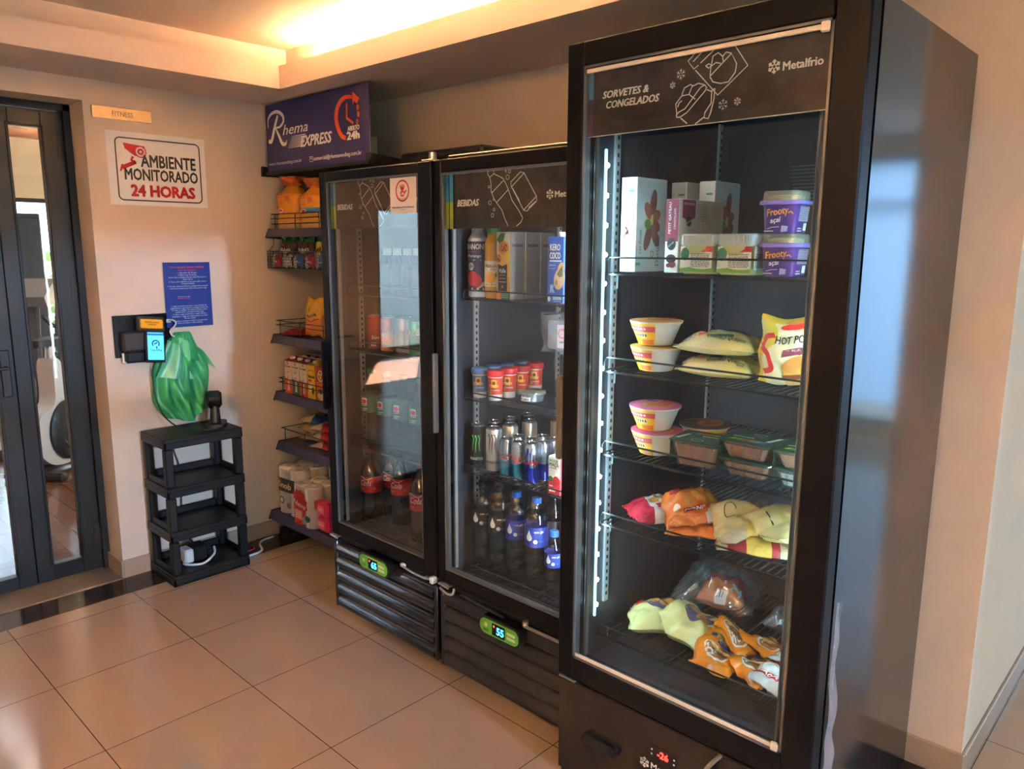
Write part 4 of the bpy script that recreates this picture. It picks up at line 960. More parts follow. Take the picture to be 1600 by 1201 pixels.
# cables and charger
def cable(name, pts, r, m, label, cat='cable'):
    b = MB(pts[0]); b.tube(smooth(pts, 8), r, m, 8); return tag(b.build(name), label, cat)
cab = M('black_cable', (34, 32, 32), .5)
cable('cable', [(.05, -1.03, 1.08), (.045, -1.045, 1.0), (.06, -1.04, .88), (.10, -1.02, .80), (.16, -.98, .752), (.24, -.91, .740), (.27, -.84, .740), (.25, -.80, .741)], .0032, cab, 'thin black cable drooping from the terminal to the scanner on the rack')
cable('cable', [(.0135, -.97, .70), (.014, -.955, .60), (.02, -.94, .53), (.022, -.935, .42), (.020, -.94, .30), (.021, -.945, .20), (.040, -.95, .155), (.12, -.95, .15), (.15, -.95, .145)], .003, cab, 'thin black cable running down the wall behind the rack tiers')
A = thing('power_adapter', 'white multi-plug adapter with black chargers on the lowest rack tier', 'power adapter', (.17, -.94, .0562))
b = MB(); b.box((-.045, -.075, .001), (.035, -.03, .075), white_p, .008); b.build('adapter_body', A)
b = MB(); b.box((-.04, -.028, .001), (.04, .04, .085), black_m, .01).box((-.03, .042, .001), (.03, .075, .05), black_m, .008); b.build('charger', A)
b = MB(); b.tube(smooth([(-.01, -.06, .012), (.04, -.085, .012), (.075, -.05, .008), (.085, .0, .008), (.06, .06, .03), (.02, .08, .05)], 7), .006, white_p); b.build('cord', A)
cable('cable', [(.20, -.717, .008), (.21, -.68, .008), (.19, -.60, .008), (.10, -.56, .008), (.06, -.52, .008), (.05, -.45, .008)], .006, white_p, 'white cable on the dark floor strip between the rack and the corner shelves')
cable('cable', [(.10, -.717, .006), (.11, -.68, .006), (.14, -.65, .006), (.13, -.61, .006), (.08, -.60, .006)], .004, M('red_cable', (180, 40, 46), .5), 'thin red cable on the floor beside the corner shelves foot')
# ================================================================== PRODUCT BUILDERS
def frontprint(o, eps=.0007): return plane(o, (1, 0, 0), (0, 0, 1), eps)
def sideprint(o, eps=.0007): return plane(o, (0, 1, 0), (0, 0, 1), eps)
alu_can = M('can_aluminium', (196, 198, 200), .22, .9, var=.03)
clear_pet = clear('clear_plastic', refl=.10, tint=(242, 247, 249), rough=.04)
water_m = clear('water_in_bottle', refl=.03, tint=(232, 240, 243), rough=.02)
food_m = M('baked_food', (160, 96, 58), .6, var=.5, scale=55, bump=.5)
wht = col((232, 230, 226)); blk2 = col((30, 28, 30)); ink = col((70, 68, 70))

def lines_of_text(mb, fr, x0, x1, z0, z1, n, m, seed=1, w=.0012):
    rnd = random.Random(seed)
    for k in range(n):
        z = z1 - (z1-z0)*(k+.5)/n; x = x0
        while x < x1-.002:
            l = rnd.uniform(.003, .010); e = min(x1, x+l); mb.decal(rect(x, z-w/2, e, z+w/2), fr, m); x = e+.0016

def pillow(mb, W, D, T, paint, nx=34, ny=24, lump=0.0, seed=0, fin=.06, crim=True, taper=0.0):
    rnd = random.Random(seed); ph = [rnd.uniform(0, 6.28) for _ in range(10)]; fq = [rnd.uniform(.75, 1.25) for _ in range(6)]
    def h(u, v):
        k = max(0., 1-abs(u/(1-fin))**2.6) if abs(u) < 1-fin else 0.
        q = max(0., 1-abs(v)**2.8)
        return (k*q)**.55
    def wob(u, v):
        a = math.sin(5.1*fq[0]*u+ph[0]+2.2*v)*math.sin(4.3*fq[1]*v+ph[1]) + .6*math.sin(11*fq[2]*u+7*v+ph[2]) + .5*math.sin(9*fq[3]*v-8*u+ph[3])
        b = math.sin(15*fq[4]*u+ph[4])*math.sin(12*fq[5]*v+ph[5])
        return .10*a + lump*b
    def xy(u, v):
        s = 1 - .05*(1-abs(u))*(abs(v) > 0) - taper*(u+1)/2
        return W/2*u*(1-.03*abs(v)**2) + .004*math.sin(6*v+ph[6]), D/2*v*s + .005*math.sin(5*u+ph[7])
    def top(u, v):
        hh = h(u, v); x, y = xy(u, v)
        return Vector((x, y, T*.30 + T*.70*hh*(1+wob(u, v)) + (.0035*math.sin(40*v+ph[8]) if hh == 0 and crim else 0)))
    def bot(u, v):
        hh = h(u, v); x, y = xy(u, v)
        return Vector((x, y, T*.30 - T*.30*hh**.6 + (.0035*math.sin(40*v+ph[8]) if hh == 0 and crim else 0)))
    for fn, tp in ((top, True), (bot, False)):
        vs = [fn(-1+2*i/nx, -1+2*j/ny) for j in range(ny+1) for i in range(nx+1)]
        fs = []; ms = []
        for j in range(ny):
            for i in range(nx):
                q = (j*(nx+1)+i, j*(nx+1)+i+1, (j+1)*(nx+1)+i+1, (j+1)*(nx+1)+i); fs.append(q if tp else tuple(reversed(q)))
                ms.append(paint(-1+2*(i+.5)/nx, -1+2*(j+.5)/ny, tp))
        mb.add(vs, fs, ms)
    def fr(a, b, lift=.0012):
        u, v = max(-.999, min(.999, a/(W/2))), max(-.999, min(.999, b/(D/2))); e = .02
        n = (top(min(1, u+e), v)-top(max(-1, u-e), v)).cross(top(u, min(1, v+e))-top(u, max(-1, v-e)))
        n = n.normalized() if n.length > 1e-9 else Vector((0, 0, 1))
        return top(u, v) + n*lift
    return fr
def sub(sh, n=1):
    """finer cut of a flat print so it can follow a bulging surface"""
    vs, fs = sh; bm = bmesh.new(); V = [bm.verts.new((v[0], v[1], v[2] if len(v) > 2 else 0)) for v in vs]
    for f in fs:
        try: bm.faces.new([V[i] for i in f])
        except ValueError: pass
    bmesh.ops.triangulate(bm, faces=bm.faces[:])
    for _ in range(n): bmesh.ops.subdivide_edges(bm, edges=bm.edges[:], cuts=1, use_grid_fill=True)
    bm.verts.index_update()
    o = [tuple(v.co) for v in bm.verts], [tuple(v.index for v in f.verts) for f in bm.faces]
    bm.free(); return o
HEAPS = {}
def drape(b, loc, rot, heap, nt):
    """a soft bag laid on a heap: its underside follows what already lies there; nt: vertices of one side"""
    X = Matrix.Translation(loc) @ Euler(rot).to_matrix().to_4x4(); Xi = X.inverted()
    under = HEAPS.setdefault(heap, [])
    if under:
        def support(x, y):
            h = -1
            for t in under:
                for dx, dy in ((0,0),(.013,0),(-.013,0),(0,.013),(0,-.013),(.009,.009),(-.009,-.009),(.009,-.009),(-.009,.009)):
                    r = t.ray_cast(Vector((x+dx, y+dy, loc[2]+.6)), Vector((0,0,-1)))
                    if r[0] is not None: h = max(h, r[0].z)
            return h
        kd = KDTree(nt); W0 = [X @ Vector(v) for v in b.v]
        for i in range(nt): kd.insert((W0[i].x, W0[i].y, 0), i)
        kd.balance(); shift = [0.0]*nt
        for i in range(nt):
            t, u = W0[i], W0[nt+i]; h = max(support(u.x, u.y), support(t.x, t.y))
            if h < 0: continue
            z = max(u.z, h+.004); shift[i] = max(0, z+.48*max(.006, t.z-u.z)-t.z); b.v[nt+i] = tuple(Xi @ Vector((u.x, u.y, z)))
        for i in range(len(b.v)):
            if nt <= i < 2*nt: continue
            if i < nt: s = shift[i]
            else: s = sum(shift[q[1]]/(q[2]+1e-4) for q in kd.find_n((W0[i].x, W0[i].y, 0), 4))/sum(1/(q[2]+1e-4) for q in kd.find_n((W0[i].x, W0[i].y, 0), 4))
            if s: b.v[i] = tuple(Xi @ (W0[i]+Vector((0, 0, s))))
    fs = [f for f in b.f if max(f) < 2*nt]
    under.append(BVHTree.FromPolygons([X @ Vector(v) for v in b.v[:2*nt]], fs))
def bag(name, label, cat, loc, W, D, T, rz, paint, prints=(), group=None, rot=None, heap=None, **k):
    b = MB(); fr = pillow(b, W, D, T, paint, **k); nt = len(b.v)//2
    for q, (sh, m) in enumerate(prints): b.decal(sub(sh), lambda a, c, q=q: fr(a, c, .0011+.0004*q), m)
    if heap: drape(b, loc, rot if rot else (0, 0, rz), heap, nt)
    o = b.build(name, angle=70); o.location = loc; o.rotation_euler = rot if rot else (0, 0, rz)
    return tag(o, label, cat, group)
def film(rgb, rough=.26):
    k = 'film_%02x%02x%02x' % tuple(rgb)
    if k in _MC: return _MC[k]
    m = M(k, rgb, rough, var=.10, scale=22, bump=.10); nt = m.node_tree; b = nt.nodes['Principled BSDF']
    # creases of a thin plastic bag
    tc = nt.nodes.new('ShaderNodeTexCoord'); v = nt.nodes.new('ShaderNodeTexVoronoi'); v.feature = 'DISTANCE_TO_EDGE'; v.inputs['Scale'].default_value = 27; v.inputs['Randomness'].default_value = 1
    n = nt.nodes.new('ShaderNodeTexNoise'); n.inputs['Scale'].default_value = 16; n.inputs['Detail'].default_value = 5; nt.links.new(tc.outputs['Object'], n.inputs['Vector'])
    ad = nt.nodes.new('ShaderNodeVectorMath'); ad.operation = 'MULTIPLY_ADD'; ad.inputs[1].default_value = (.06, .06, .06); nt.links.new(n.outputs['Color'], ad.inputs[0]); nt.links.new(tc.outputs['Object'], ad.inputs[2]); nt.links.new(ad.outputs[0], v.inputs['Vector'])
    mi = nt.nodes.new('ShaderNodeMath'); mi.operation = 'MINIMUM'; mi.inputs[1].default_value = .22; nt.links.new(v.outputs['Distance'], mi.inputs[0])
    bp = nt.nodes.new('ShaderNodeBump'); bp.inputs['Strength'].default_value = .38; bp.inputs['Distance'].default_value = .010; nt.links.new(mi.outputs[0], bp.inputs['Height'])
    old = b.inputs['Normal'].links[0].from_node; nt.links.new(old.outputs[0], bp.inputs['Normal']); nt.links.new(bp.outputs[0], b.inputs['Normal'])
    return m

def soft_profile(prof, n=4):
    out = []
    for i in range(len(prof)-1):
        (r0, z0), (r1, z1) = prof[i], prof[i+1]; q = smooth2([prof[max(0, i-1)], prof[i], prof[i+1], prof[min(len(prof)-1, i+2)]], n)[n:2*n] if 0 < i else [(r0+(r1-r0)*t/n, z0+(z1-z0)*t/n) for t in range(n)]
        for r, z in q: out.append((min(max(r, min(r0, r1)), max(r0, r1)), min(max(z, min(z0, z1)), max(z0, z1))))
    return out + [prof[-1]]
# ---- drinks
def can(name, label, r, h, bands, prints, loc, group, rz=0.0):
    t = thing(name, label, 'can', loc, rz, group); b = MB()
    prof = [(r*.70, .0), (r*.78, .002), (r*.97, h*.055), (r, h*.075)] ; mats = [alu_can]*3
    zs = [q[0] for q in bands]
    for z, m in bands: prof.append((r, h*z)); mats.append(m)
    prof += [(r*.90, h*.965), (r*.80, h*.985)]; mats += [mats[-1], alu_can]
    b.lathe(prof, None, seg=26, mats=mats)
    for sh, m in prints: b.decal(sub(sh, 1), cyl(r, ang=R(-57)), m)
    b.build('can_body', t, angle=45)
    b = MB(); b.lathe([(r*.80, h*.982), (r*.85, h*.992), (r*.85, h), (r*.80, h), (r*.78, h*.985), (.0, h*.985)], alu_can, seg=26); b.build('can_lid', t, angle=45)
    b = MB(); b.prism(arc(0, 0, r*.30, r*.42, 0, 360, 14)[:-1], lambda a, c, d: Vector((a, c+r*.1, h*.988+d)), .0015, alu_can); b.build('pull_tab', t)
    return t
def bottle(name, label, prof, loc, group, body_m, cap=None, cap_m=None, labels=(), fill=None, fill_m=None, prints=(), rz=0.0, ridges=None, seg=28):
    """labels: (z0, z1, material); prints: (shape, material, radius fn height)"""
    t = thing(name, label, 'bottle', loc, rz, group)
    def rad(z):
        for (r0, z0), (r1, z1) in zip(prof, prof[1:]):
            if z0 <= z <= z1: return r0 + (r1-r0)*(z-z0)/max(1e-6, z1-z0)
        return prof[-1][0]
    P = soft_profile(prof); b = MB(); b.lathe(P, body_m, seg=seg, caps=True); b.build('bottle_body', t, angle=60)
    if fill:
        q = [(max(.001, r-.0022), z+.001) for r, z in P if z < fill]; q.append((max(.001, rad(fill)-.0022), fill)); q.append((.0, fill)); q.insert(0, (.0, q[0][1]))
        b = MB(); b.lathe(q, fill_m, seg=seg, caps=False); b.build('liquid', t, angle=60)
    for z0, z1, m in labels:
        n = 6; b = MB(); b.lathe([(rad(z0+(z1-z0)*i/n)+.0009, z0+(z1-z0)*i/n) for i in range(n+1)], m, seg=seg, caps=False)
        for sh, pm in prints:
            if sh[0] and z0 <= sh[0][0][1] <= z1: b.decal(sub(sh, 1), cyl(rad((z0+z1)/2), ang=R(-57), eps=.0019, rf=rad), pm)
        b.build('bottle_label', t, angle=60)
    if cap:
        z0, z1, r = cap; b = MB(); pr = []
        b.lathe([(r, z0), (r, z1-.002), (r-.002, z1), (.0, z1)], cap_m, seg=24); 
        for k in range(24): a = 2*PI*k/24; b.box((r*math.cos(a)-.0008, r*math.sin(a)-.0008, z0), (r*math.cos(a)+.0008, r*math.sin(a)+.0008, z1-.002), cap_m)
        b.build('bottle_cap', t, angle=40)
    return t
def carton(name, label, w, d, h, loc, front, side, group=None, cap=None, slope=.0, top_m=None, cat='carton', rz=0.0, base_m=None):
    """front/side: functions drawing prints on the two faces towards the room"""
    t = thing(name, label, cat, loc, rz, group); b = MB(); m = base_m or wht
    if slope:
        b.add([(-w/2,-d/2,0),(w/2,-d/2,0),(w/2,d/2,0),(-w/2,d/2,0),(-w/2,-d/2,h-slope),(w/2,-d/2,h-slope),(w/2,d/2,h),(-w/2,d/2,h)],
              [(0,3,2,1),(4,5,6,7),(0,1,5,4),(1,2,6,5),(2,3,7,6),(3,0,4,7)], m)
        b.box((-w/2, d/2-.006, h-.0005), (w/2, d/2-.004, h+.004), m)
    else: b.box((-w/2, -d/2, 0), (w/2, d/2, h), m, .0015)
    if top_m: b.add([(-w/2,-d/2,h-slope+.0007),(w/2,-d/2,h-slope+.0007),(w/2,d/2,h+.0007),(-w/2,d/2,h+.0007)], [(0,1,2,3)], top_m)
    if front: front(b, frontprint((-w/2, -d/2, 0)), frontprint((-w/2, -d/2, 0), .0013))
    if side: side(b, sideprint((w/2, -d/2, 0)), sideprint((w/2, -d/2, 0), .0013))
    b.build('carton_body', t)
    if cap:
        b = MB(); r, m2 = cap; z = h-slope*.55; b.lathe([(r, 0), (r, .012), (r-.002, .014), (0, .014)], m2, (0, -d*.05, z), 18); b.build('screw_cap', t)
    return t
# ================================================================== WHAT IS IN THE FREEZER
# --- top shelf
FZ = 1.5652
teal = col((60, 176, 160)); petal = col((136, 82, 74)); petal2 = col((160, 108, 96)); lime = col((196, 200, 90)); lgreen = col((116, 142, 76))
def flower(b, fr, fr2, cx, cz, s):
    for a, l in ((80, 1.25), (128, .85), (25, .75), (-30, .75), (-62, 1.2), (-112, 1.3)):
        r = R(a); b.decal(ell(cx+math.cos(r)*s*l*.52, cz+math.sin(r)*s*l*.62, s*l*.52, s*.27, 16, r), fr, petal if a in (80, -30, -112) else petal2)
    b.decal(poly([(cx-s*.1, cz+s*.2), (cx+.1*s, cz+s*.28), (cx+s*.12, cz-s*.15), (cx-s*.08, cz-s*.25)]), fr2, lime); b.decal(ell(cx-s*.32, cz-s*.18, s*.26, s*.24, 14), fr2, lgreen)
boxw = col((224, 226, 224)); boxg = col((198, 202, 202)); pen = col((58, 60, 64))
def tb_front(b, f1, f2):
    b.decal(rect(.024, .222, .045, .228), f1, teal)
    b.decal(text('Les Fruits', .030, .150, .010, rot=PI/2, shear=.3), f1, pen)
    flower(b, f1, f2, .020, .115, .018)
    b.decal(text('Dacozza', .028, .028, .012, rot=PI/2), f1, pen); b.decal(ell(.033, .058, .004, .005, 10), f1, boxg)
def tb_side(b, f1, f2):
    b.decal(rect(0, .001, .15, .2585), f1, boxg)
    for r in range(2):
        for c in range(6): b.decal(line(arc(.014+c*.024+(r % 2)*.01, .240-r*.022, .007, .007, 0, 360, 12)[:-1], .0012, True), f2, col((176, 180, 180)))
    flower(b, f2, sideprint((.0265, -.075, 0), .0019), .075, .145, .062)
    b.decal(text('Les Fruits', .026, .050, .012, rot=PI/2, shear=.3), f2, pen); b.decal(text('Dacozza', .118, .016, .018, rot=PI/2), f2, pen)
    b.decal(line(arc(.082, .050, .008, .008, 0, 360, 14)[:-1], .002, True), f2, pen); b.decal(rect(0, .018, .024, .026), f2, teal)
tb = carton('dessert_box', 'tall white box with a brown flower print, leftmost on the freezer top shelf', .053, .150, .262, (2.592, -.617, FZ), tb_front, tb_side, 'tall white dessert boxes', cat='box', base_m=boxw)
dup(tb, (2.602, -.372, FZ), label='tall white box standing behind the maroon and white cake box, left one of two')
dup(tb, (2.690, -.360, FZ), label='tall white box standing behind the maroon and white cake box, right one of two')
maroon = col((140, 46, 76)); cream = col((206, 190, 176)); dkbr = col((76, 40, 40))
def pg_front(b, f1, f2):
    b.decal(rect(.001, .085, .042, .199), f1, maroon)
    b.decal(text('PETIT GATEAU', .018, .106, .0075, rot=PI/2, bold=.01, width=.085), f2, wht); b.decal(text('CHOCOLATE', .033, .118, .006, rot=PI/2, width=.056), f2, wht)
    b.decal(ell(.022, .078, .014, .017, 18), f2, col((44, 52, 54))); b.decal(text('Splendo', .022, .076, .005, align='CENTER', rot=R(35)), frontprint((-.0215, -.119, 0), .002), wht)
    b.decal(ell(.022, .038, .016, .012, 16), f2, dkbr); b.decal(ell(.026, .022, .012, .009, 14), f2, col((150, 70, 60))); b.decal(ell(.014, .020, .007, .006, 10), f2, col((176, 40, 56)))
def pg_side(b, f1, f2):
    b.decal(rect(0, .001, .238, .199), f1, cream); b.decal(rect(.118, .001, .238, .199), f2, col((196, 176, 152)))
    b.decal(poly([(.012, .198), (.080, .198), (.080, .150), (.046, .140), (.012, .150)]), sideprint((.0215, -.119, 0), .002), maroon)
    b.decal(text('PETIT GATEAU', .046, .184, .006, align='CENTER', width=.054), sideprint((.0215, -.119, 0), .0026), wht)
    b.decal(ell(.046, .140, .014, .014, 18), sideprint((.0215, -.119, 0), .0026), col((36, 44, 48))); b.decal(text('Splendo', .046, .137, .006, align='CENTER', rot=R(20)), sideprint((.0215, -.119, 0), .0032), wht)
    f3 = sideprint((.0215, -.119, 0), .0026); lines_of_text(b, f3, .090, .150, .140, .190, 9, ink, 3); lines_of_text(b, f3, .01, .20, .03, .10, 12, ink, 4); lines_of_text(b, f3, .17, .225, .15, .185, 6, ink, 5)
carton('cake_box', 'maroon and white petit gateau cake box in the middle of the freezer top shelf', .043, .238, .200, (2.7155, -.541, FZ), pg_front, pg_side, None, cat='box', base_m=wht)
# rectangular tubs with pale lids
tubl = clear('frosted_lid', refl=.06, opac=.55, col=(226, 232, 226), rough=.2)
def tub(loc, label):
    t = thing('food_tub', label, 'tub', loc, 0, 'food tubs on the freezer top shelf'); b = MB()
    b.lathe([(.046, 0), (.049, .004), (.0515, .075)], M('olive_tub_body', (176, 180, 128), .4), seg=40, sq=5); b.build('tub_body', t)
    b = MB(); b.lathe([(.0535, .074), (.055, .078), (.055, .100), (.052, .104), (.0, .105)], tubl, seg=40, sq=5)
    for k in range(-9, 10): b.box((k*.0052-.0008, -.0562, .079), (k*.0052+.0008, -.0545, .099), tubl)
    b.build('lid', t)
    b = MB()
    for fr, fr2, half in ((plane((-.047, -.0512, .006), (1, 0, 0), (0, .035, 1), .001), plane((-.047, -.0512, .006), (1, 0, 0), (0, .035, 1), .0016), .094), (plane((.0512, -.047, .006), (0, 1, 0), (.035, 0, 1), .001), plane((.0512, -.047, .006), (0, 1, 0), (.035, 0, 1), .0016), .07)):
        b.decal(rect(0, .008, half, .066), fr, col((226, 224, 212)))
        if half > .08:
            b.decal(ell(.014, .046, .013, .017, 18), fr2, col((44, 116, 92)))
            for a0, a1, cc in ((.030, .046, (196, 170, 96)), (.046, .062, (206, 188, 120)), (.062, .078, (206, 60, 52)), (.078, .094, (196, 44, 44))): b.decal(rect(a0, .052, a1, .066), fr2, col(cc))
            b.decal(poly([(0, .0), (.094, .0), (.094, .010), (.06, .006), (.03, .012), (0, .008)]), fr2, col((120, 172, 78)))
        lines_of_text(b, fr2, .032 if half > .08 else .004, half-.006, .012, .048, 9, ink, 11, .0018)
    b.build('tub_label', t)
    return t
tub((2.820, -.655, FZ), 'pale-lidded food tub in front of the maroon cake box, next to its spine')
tub((2.929, -.655, FZ), 'pale-lidded food tub between its twin and the purple berry tubs')
# purple berry tubs
vio = M('violet_tub_plastic', (86, 52, 122), .35, var=.05); lil = M('lilac_rim_plastic', (128, 110, 190), .35)
def acai(loc, label, rz=0.0):
    t = thing('berry_tub', label, 'tub', loc, rz, 'stacked purple berry tubs'); b = MB()
    b.lathe([(.038, 0), (.040, .003), (.0455, .072)], vio, seg=40, sq=7); b.build('tub_body', t)
    b = MB(); b.lathe([(.047, .070), (.053, .071), (.053, .078), (.047, .080)], lil, seg=40, sq=7); b.build('rim', t)
    b = MB(); b.lathe([(.047, .079), (.0455, .099), (.043, .1025), (.0, .1025)], clear('clear_lid', refl=.08, opac=.30, col=(214, 206, 186), rough=.1), seg=40, sq=7); b.build('lid', t)
    b = MB(); b.lathe([(.0, .081), (.043, .081), (.042, .090), (.02, .094), (0, .093)], M('granola', (178, 150, 92), .8, var=.5, scale=90, bump=.6), seg=24); b.build('granola', t)
    b = MB(); f1 = plane((-.042, -.0402, 0), (1, 0, 0), (0, -.10, 1), .0012); f2 = plane((.0402, -.042, 0), (0, 1, 0), (.10, 0, 1), .0012); yel = col((236, 164, 60))
    b.decal(text('Frooty', .013, .042, .017, shear=.2, bold=.022, rot=R(8), width=.056), f1, yel); b.decal(line([(.066, .050), (.073, .053), (.078, .047)], .003), f1, yel)
    b.decal(text('açaí', .022, .026, .012, shear=.2, bold=.02, rot=R(8), width=.028), f1, wht)
    b.decal(line([(.014, .012), (.026, .016), (.044, .017)], .0012), f1, wht); b.decal(rect(.006, .006, .030, .008), f1, wht); b.decal(poly([(.048, .004), (.064, .006), (.066, .018), (.050, .020)]), f1, col((176, 172, 196)))
    lines_of_text(b, f2, .012, .070, .030, .066, 10, wht, 8, .0014); b.decal(rect(.046, .008, .064, .026), f2, wht); b.decal(rect(.012, .006, .038, .008), f2, wht); b.decal(rect(.012, .012, .036, .014), f2, wht)
    b.build('print', t); return t
acai((3.040, -.655, FZ), 'purple berry tub at the bottom of the stack of two on the freezer top shelf')
acai((3.034, -.652, FZ+.1028), 'purple berry tub on top of the stack of two, highest item in the freezer', .04)

# --- second shelf
F2_ = 1.2852
sun_y = col((246, 192, 40)); pinkr = col((222, 82, 96)); bowl_m = M('white_bowl', (226, 222, 214), .4)
def noodle(loc, label, lid_rgb, rz=0.0):
    t = thing('noodle_bowl', label, 'bowl', loc, rz, 'noodle bowls in the freezer'); b = MB()
    b.lathe([(.045, 0), (.048, .003), (.069, .060), (.075, .064), (.075, .068), (.071, .068)], bowl_m, seg=40); b.build('bowl_body', t, angle=30)
    b = MB(); b.lathe([(.0765, .0682), (.0765, .0696), (.05, .0715), (.0, .072)], col(lid_rgb), seg=40)
    fr = lambda a, c: Vector((a, c, .0728)); f2 = lambda a, c: Vector((a, c, .0733))
    b.decal(ell(.012, -.012, .046, .036, 22, .4), lambda a, c: Vector((a, c, .0727)), col((214, 160, 70))); b.decal(ell(.014, -.014, .034, .026, 18, .4), fr, col((196, 104, 44)))
    b.decal(line(smooth2([(.04, .045), (.015, .05), (.012, .036), (.036, .030), (.034, .016), (.008, .018)], 5), .008), f2, col((206, 44, 40)))
    b.decal(text('NISSIN', -.03, .03, .011, bold=.03, align='CENTER', rot=R(-20)), f2, blk2)
    b.build('lid', t)
    b = MB(); s = lambda q: q
    a0, a1 = R(-168), R(-68)
    def band(z0, z1, m, e, b0=a0, b1=a1):
        f = lambda z: .045 + (.0715-.045)*max(0, z)/.064 + e
        b.lathe([(f(z0), z0), (f((z0+z1)/2), (z0+z1)/2), (f(z1), z1)], m, seg=20, a0=b0, a1=b1)
    band(.001, .064, sun_y, .0035); band(.040, .056, pinkr, .0042); band(.004, .018, col((226, 120, 40)), .0042, R(-110), R(-72)); band(.024, .036, col((250, 226, 150)), .0042, R(-140), R(-90))
    for k in range(7): band(.046, .051, wht, .0048, R(-150+k*9), R(-145+k*9))
    for k in range(6): band(.026, .034, col((70, 60, 40)), .0048, R(-136+k*8), R(-131+k*8))
    b.build('sleeve', t); return t
noodle((2.668, -.640, F2_), 'yellow-sleeved noodle bowl at the bottom of the stack on the second shelf', (226, 176, 90))
noodle((2.664, -.640, F2_+.0738), 'yellow-sleeved noodle bowl on top of the stack on the second shelf', (226, 150, 96), .15)
butter = film((222, 202, 146)); buttr2 = film((226, 208, 130)); sred = col((214, 46, 40)); dgreen = col((34, 86, 70))
def s_logo(x, y, s): return (line(smooth2([(x+s*.8, y+s*1.0), (x, y+s*.95), (x-.05*s, y+s*.55), (x+s*.7, y+s*.25), (x+s*.7, y-.25*s), (x-s*.1, y-s*.4)], 5), s*.32), sred)
def lasagna(loc, label, rz, seed, rot=None):
    p = [s_logo(-.050, -.045, .022), (text('Lasanha', .035, .012, .015, align='CENTER', width=.10, bold=.01), dgreen), (text('QUATRO QUEIJOS', .028, -.066, .016, align='CENTER', width=.105, bold=.015), dgreen), (poly(rrect(-.02, -.050, .045, -.034, .006)), dgreen),
         (rect(-.100, -.07, -.066, -.045), wht), (line([(-.095, -.062), (-.07, -.062)], .003), blk2), (line([(-.095, -.054), (-.07, -.054)], .003), blk2), (line(smooth2([(-.06, .05), (0, .062), (.05, .05), (.02, .038)], 4), .012), sred)]
    return bag('pasta_bag', label, 'bag', loc, .225, .175, .058, rz, lambda u, v, t: butter if u < .25 else buttr2, p, 'pasta bags on the second freezer shelf', seed=seed, rot=rot, lump=.04)
lasagna((2.855, -.590, F2_), 'yellow pasta bag at the bottom of the pair lying on the second shelf', R(4), 3)
lasagna((2.848, -.592, F2_+.0615), 'yellow pasta bag lying on top of the pair on the second shelf', R(8), 4)
yel_f = film((226, 204, 78)); crm_f = film((232, 224, 180)); bun = col((206, 140, 64)); bun2 = col((226, 178, 110)); meat = col((120, 60, 36)); 
hp_prints = [(line(smooth2([(-.060, .040), (-.082, .030), (-.086, .004), (-.066, -.014), (-.062, -.046), (-.084, -.060)], 5), .013), sred), (text('HOT POCKET', .004, .020, .020, bold=.02, align='CENTER', width=.122), blk2), (poly([(.024, .015), (.030, .046), (.044, .030), (.040, .014)]), maroon), (poly([(-.03, .004), (.045, .010), (.045, -.012), (-.03, -.014)]), maroon),
    (text('X-BURGER', .008, -.004, .008, align='CENTER', width=.06), wht), (ell(.028, -.040, .060, .024, 22), bun), (rect(-.03, -.062, .086, -.046), col((232, 170, 60))), (rect(-.034, -.072, .090, -.060), meat), (poly([(-.028, -.072), (.084, -.072), (.07, -.092), (-.018, -.092)]), bun2),
    (ell(.0, .062, .04, .008, 14), sred), (ell(.0, .073, .03, .006, 12), bun)]
def hp_rot(lean): return (R(90-lean), 0, R(6))
bag('snack_pouch', 'upright yellow and cream snack pouch with a burger picture on the second shelf', 'bag', (3.072, -.60, F2_+.088), .195, .175, .05, 0, lambda u, v, t: (yel_f if (u < -.72+.2*math.sin(3*v) or v > .82) else crm_f), hp_prints, None, rot=(R(84), 0, R(12)), seed=9, fin=.05)

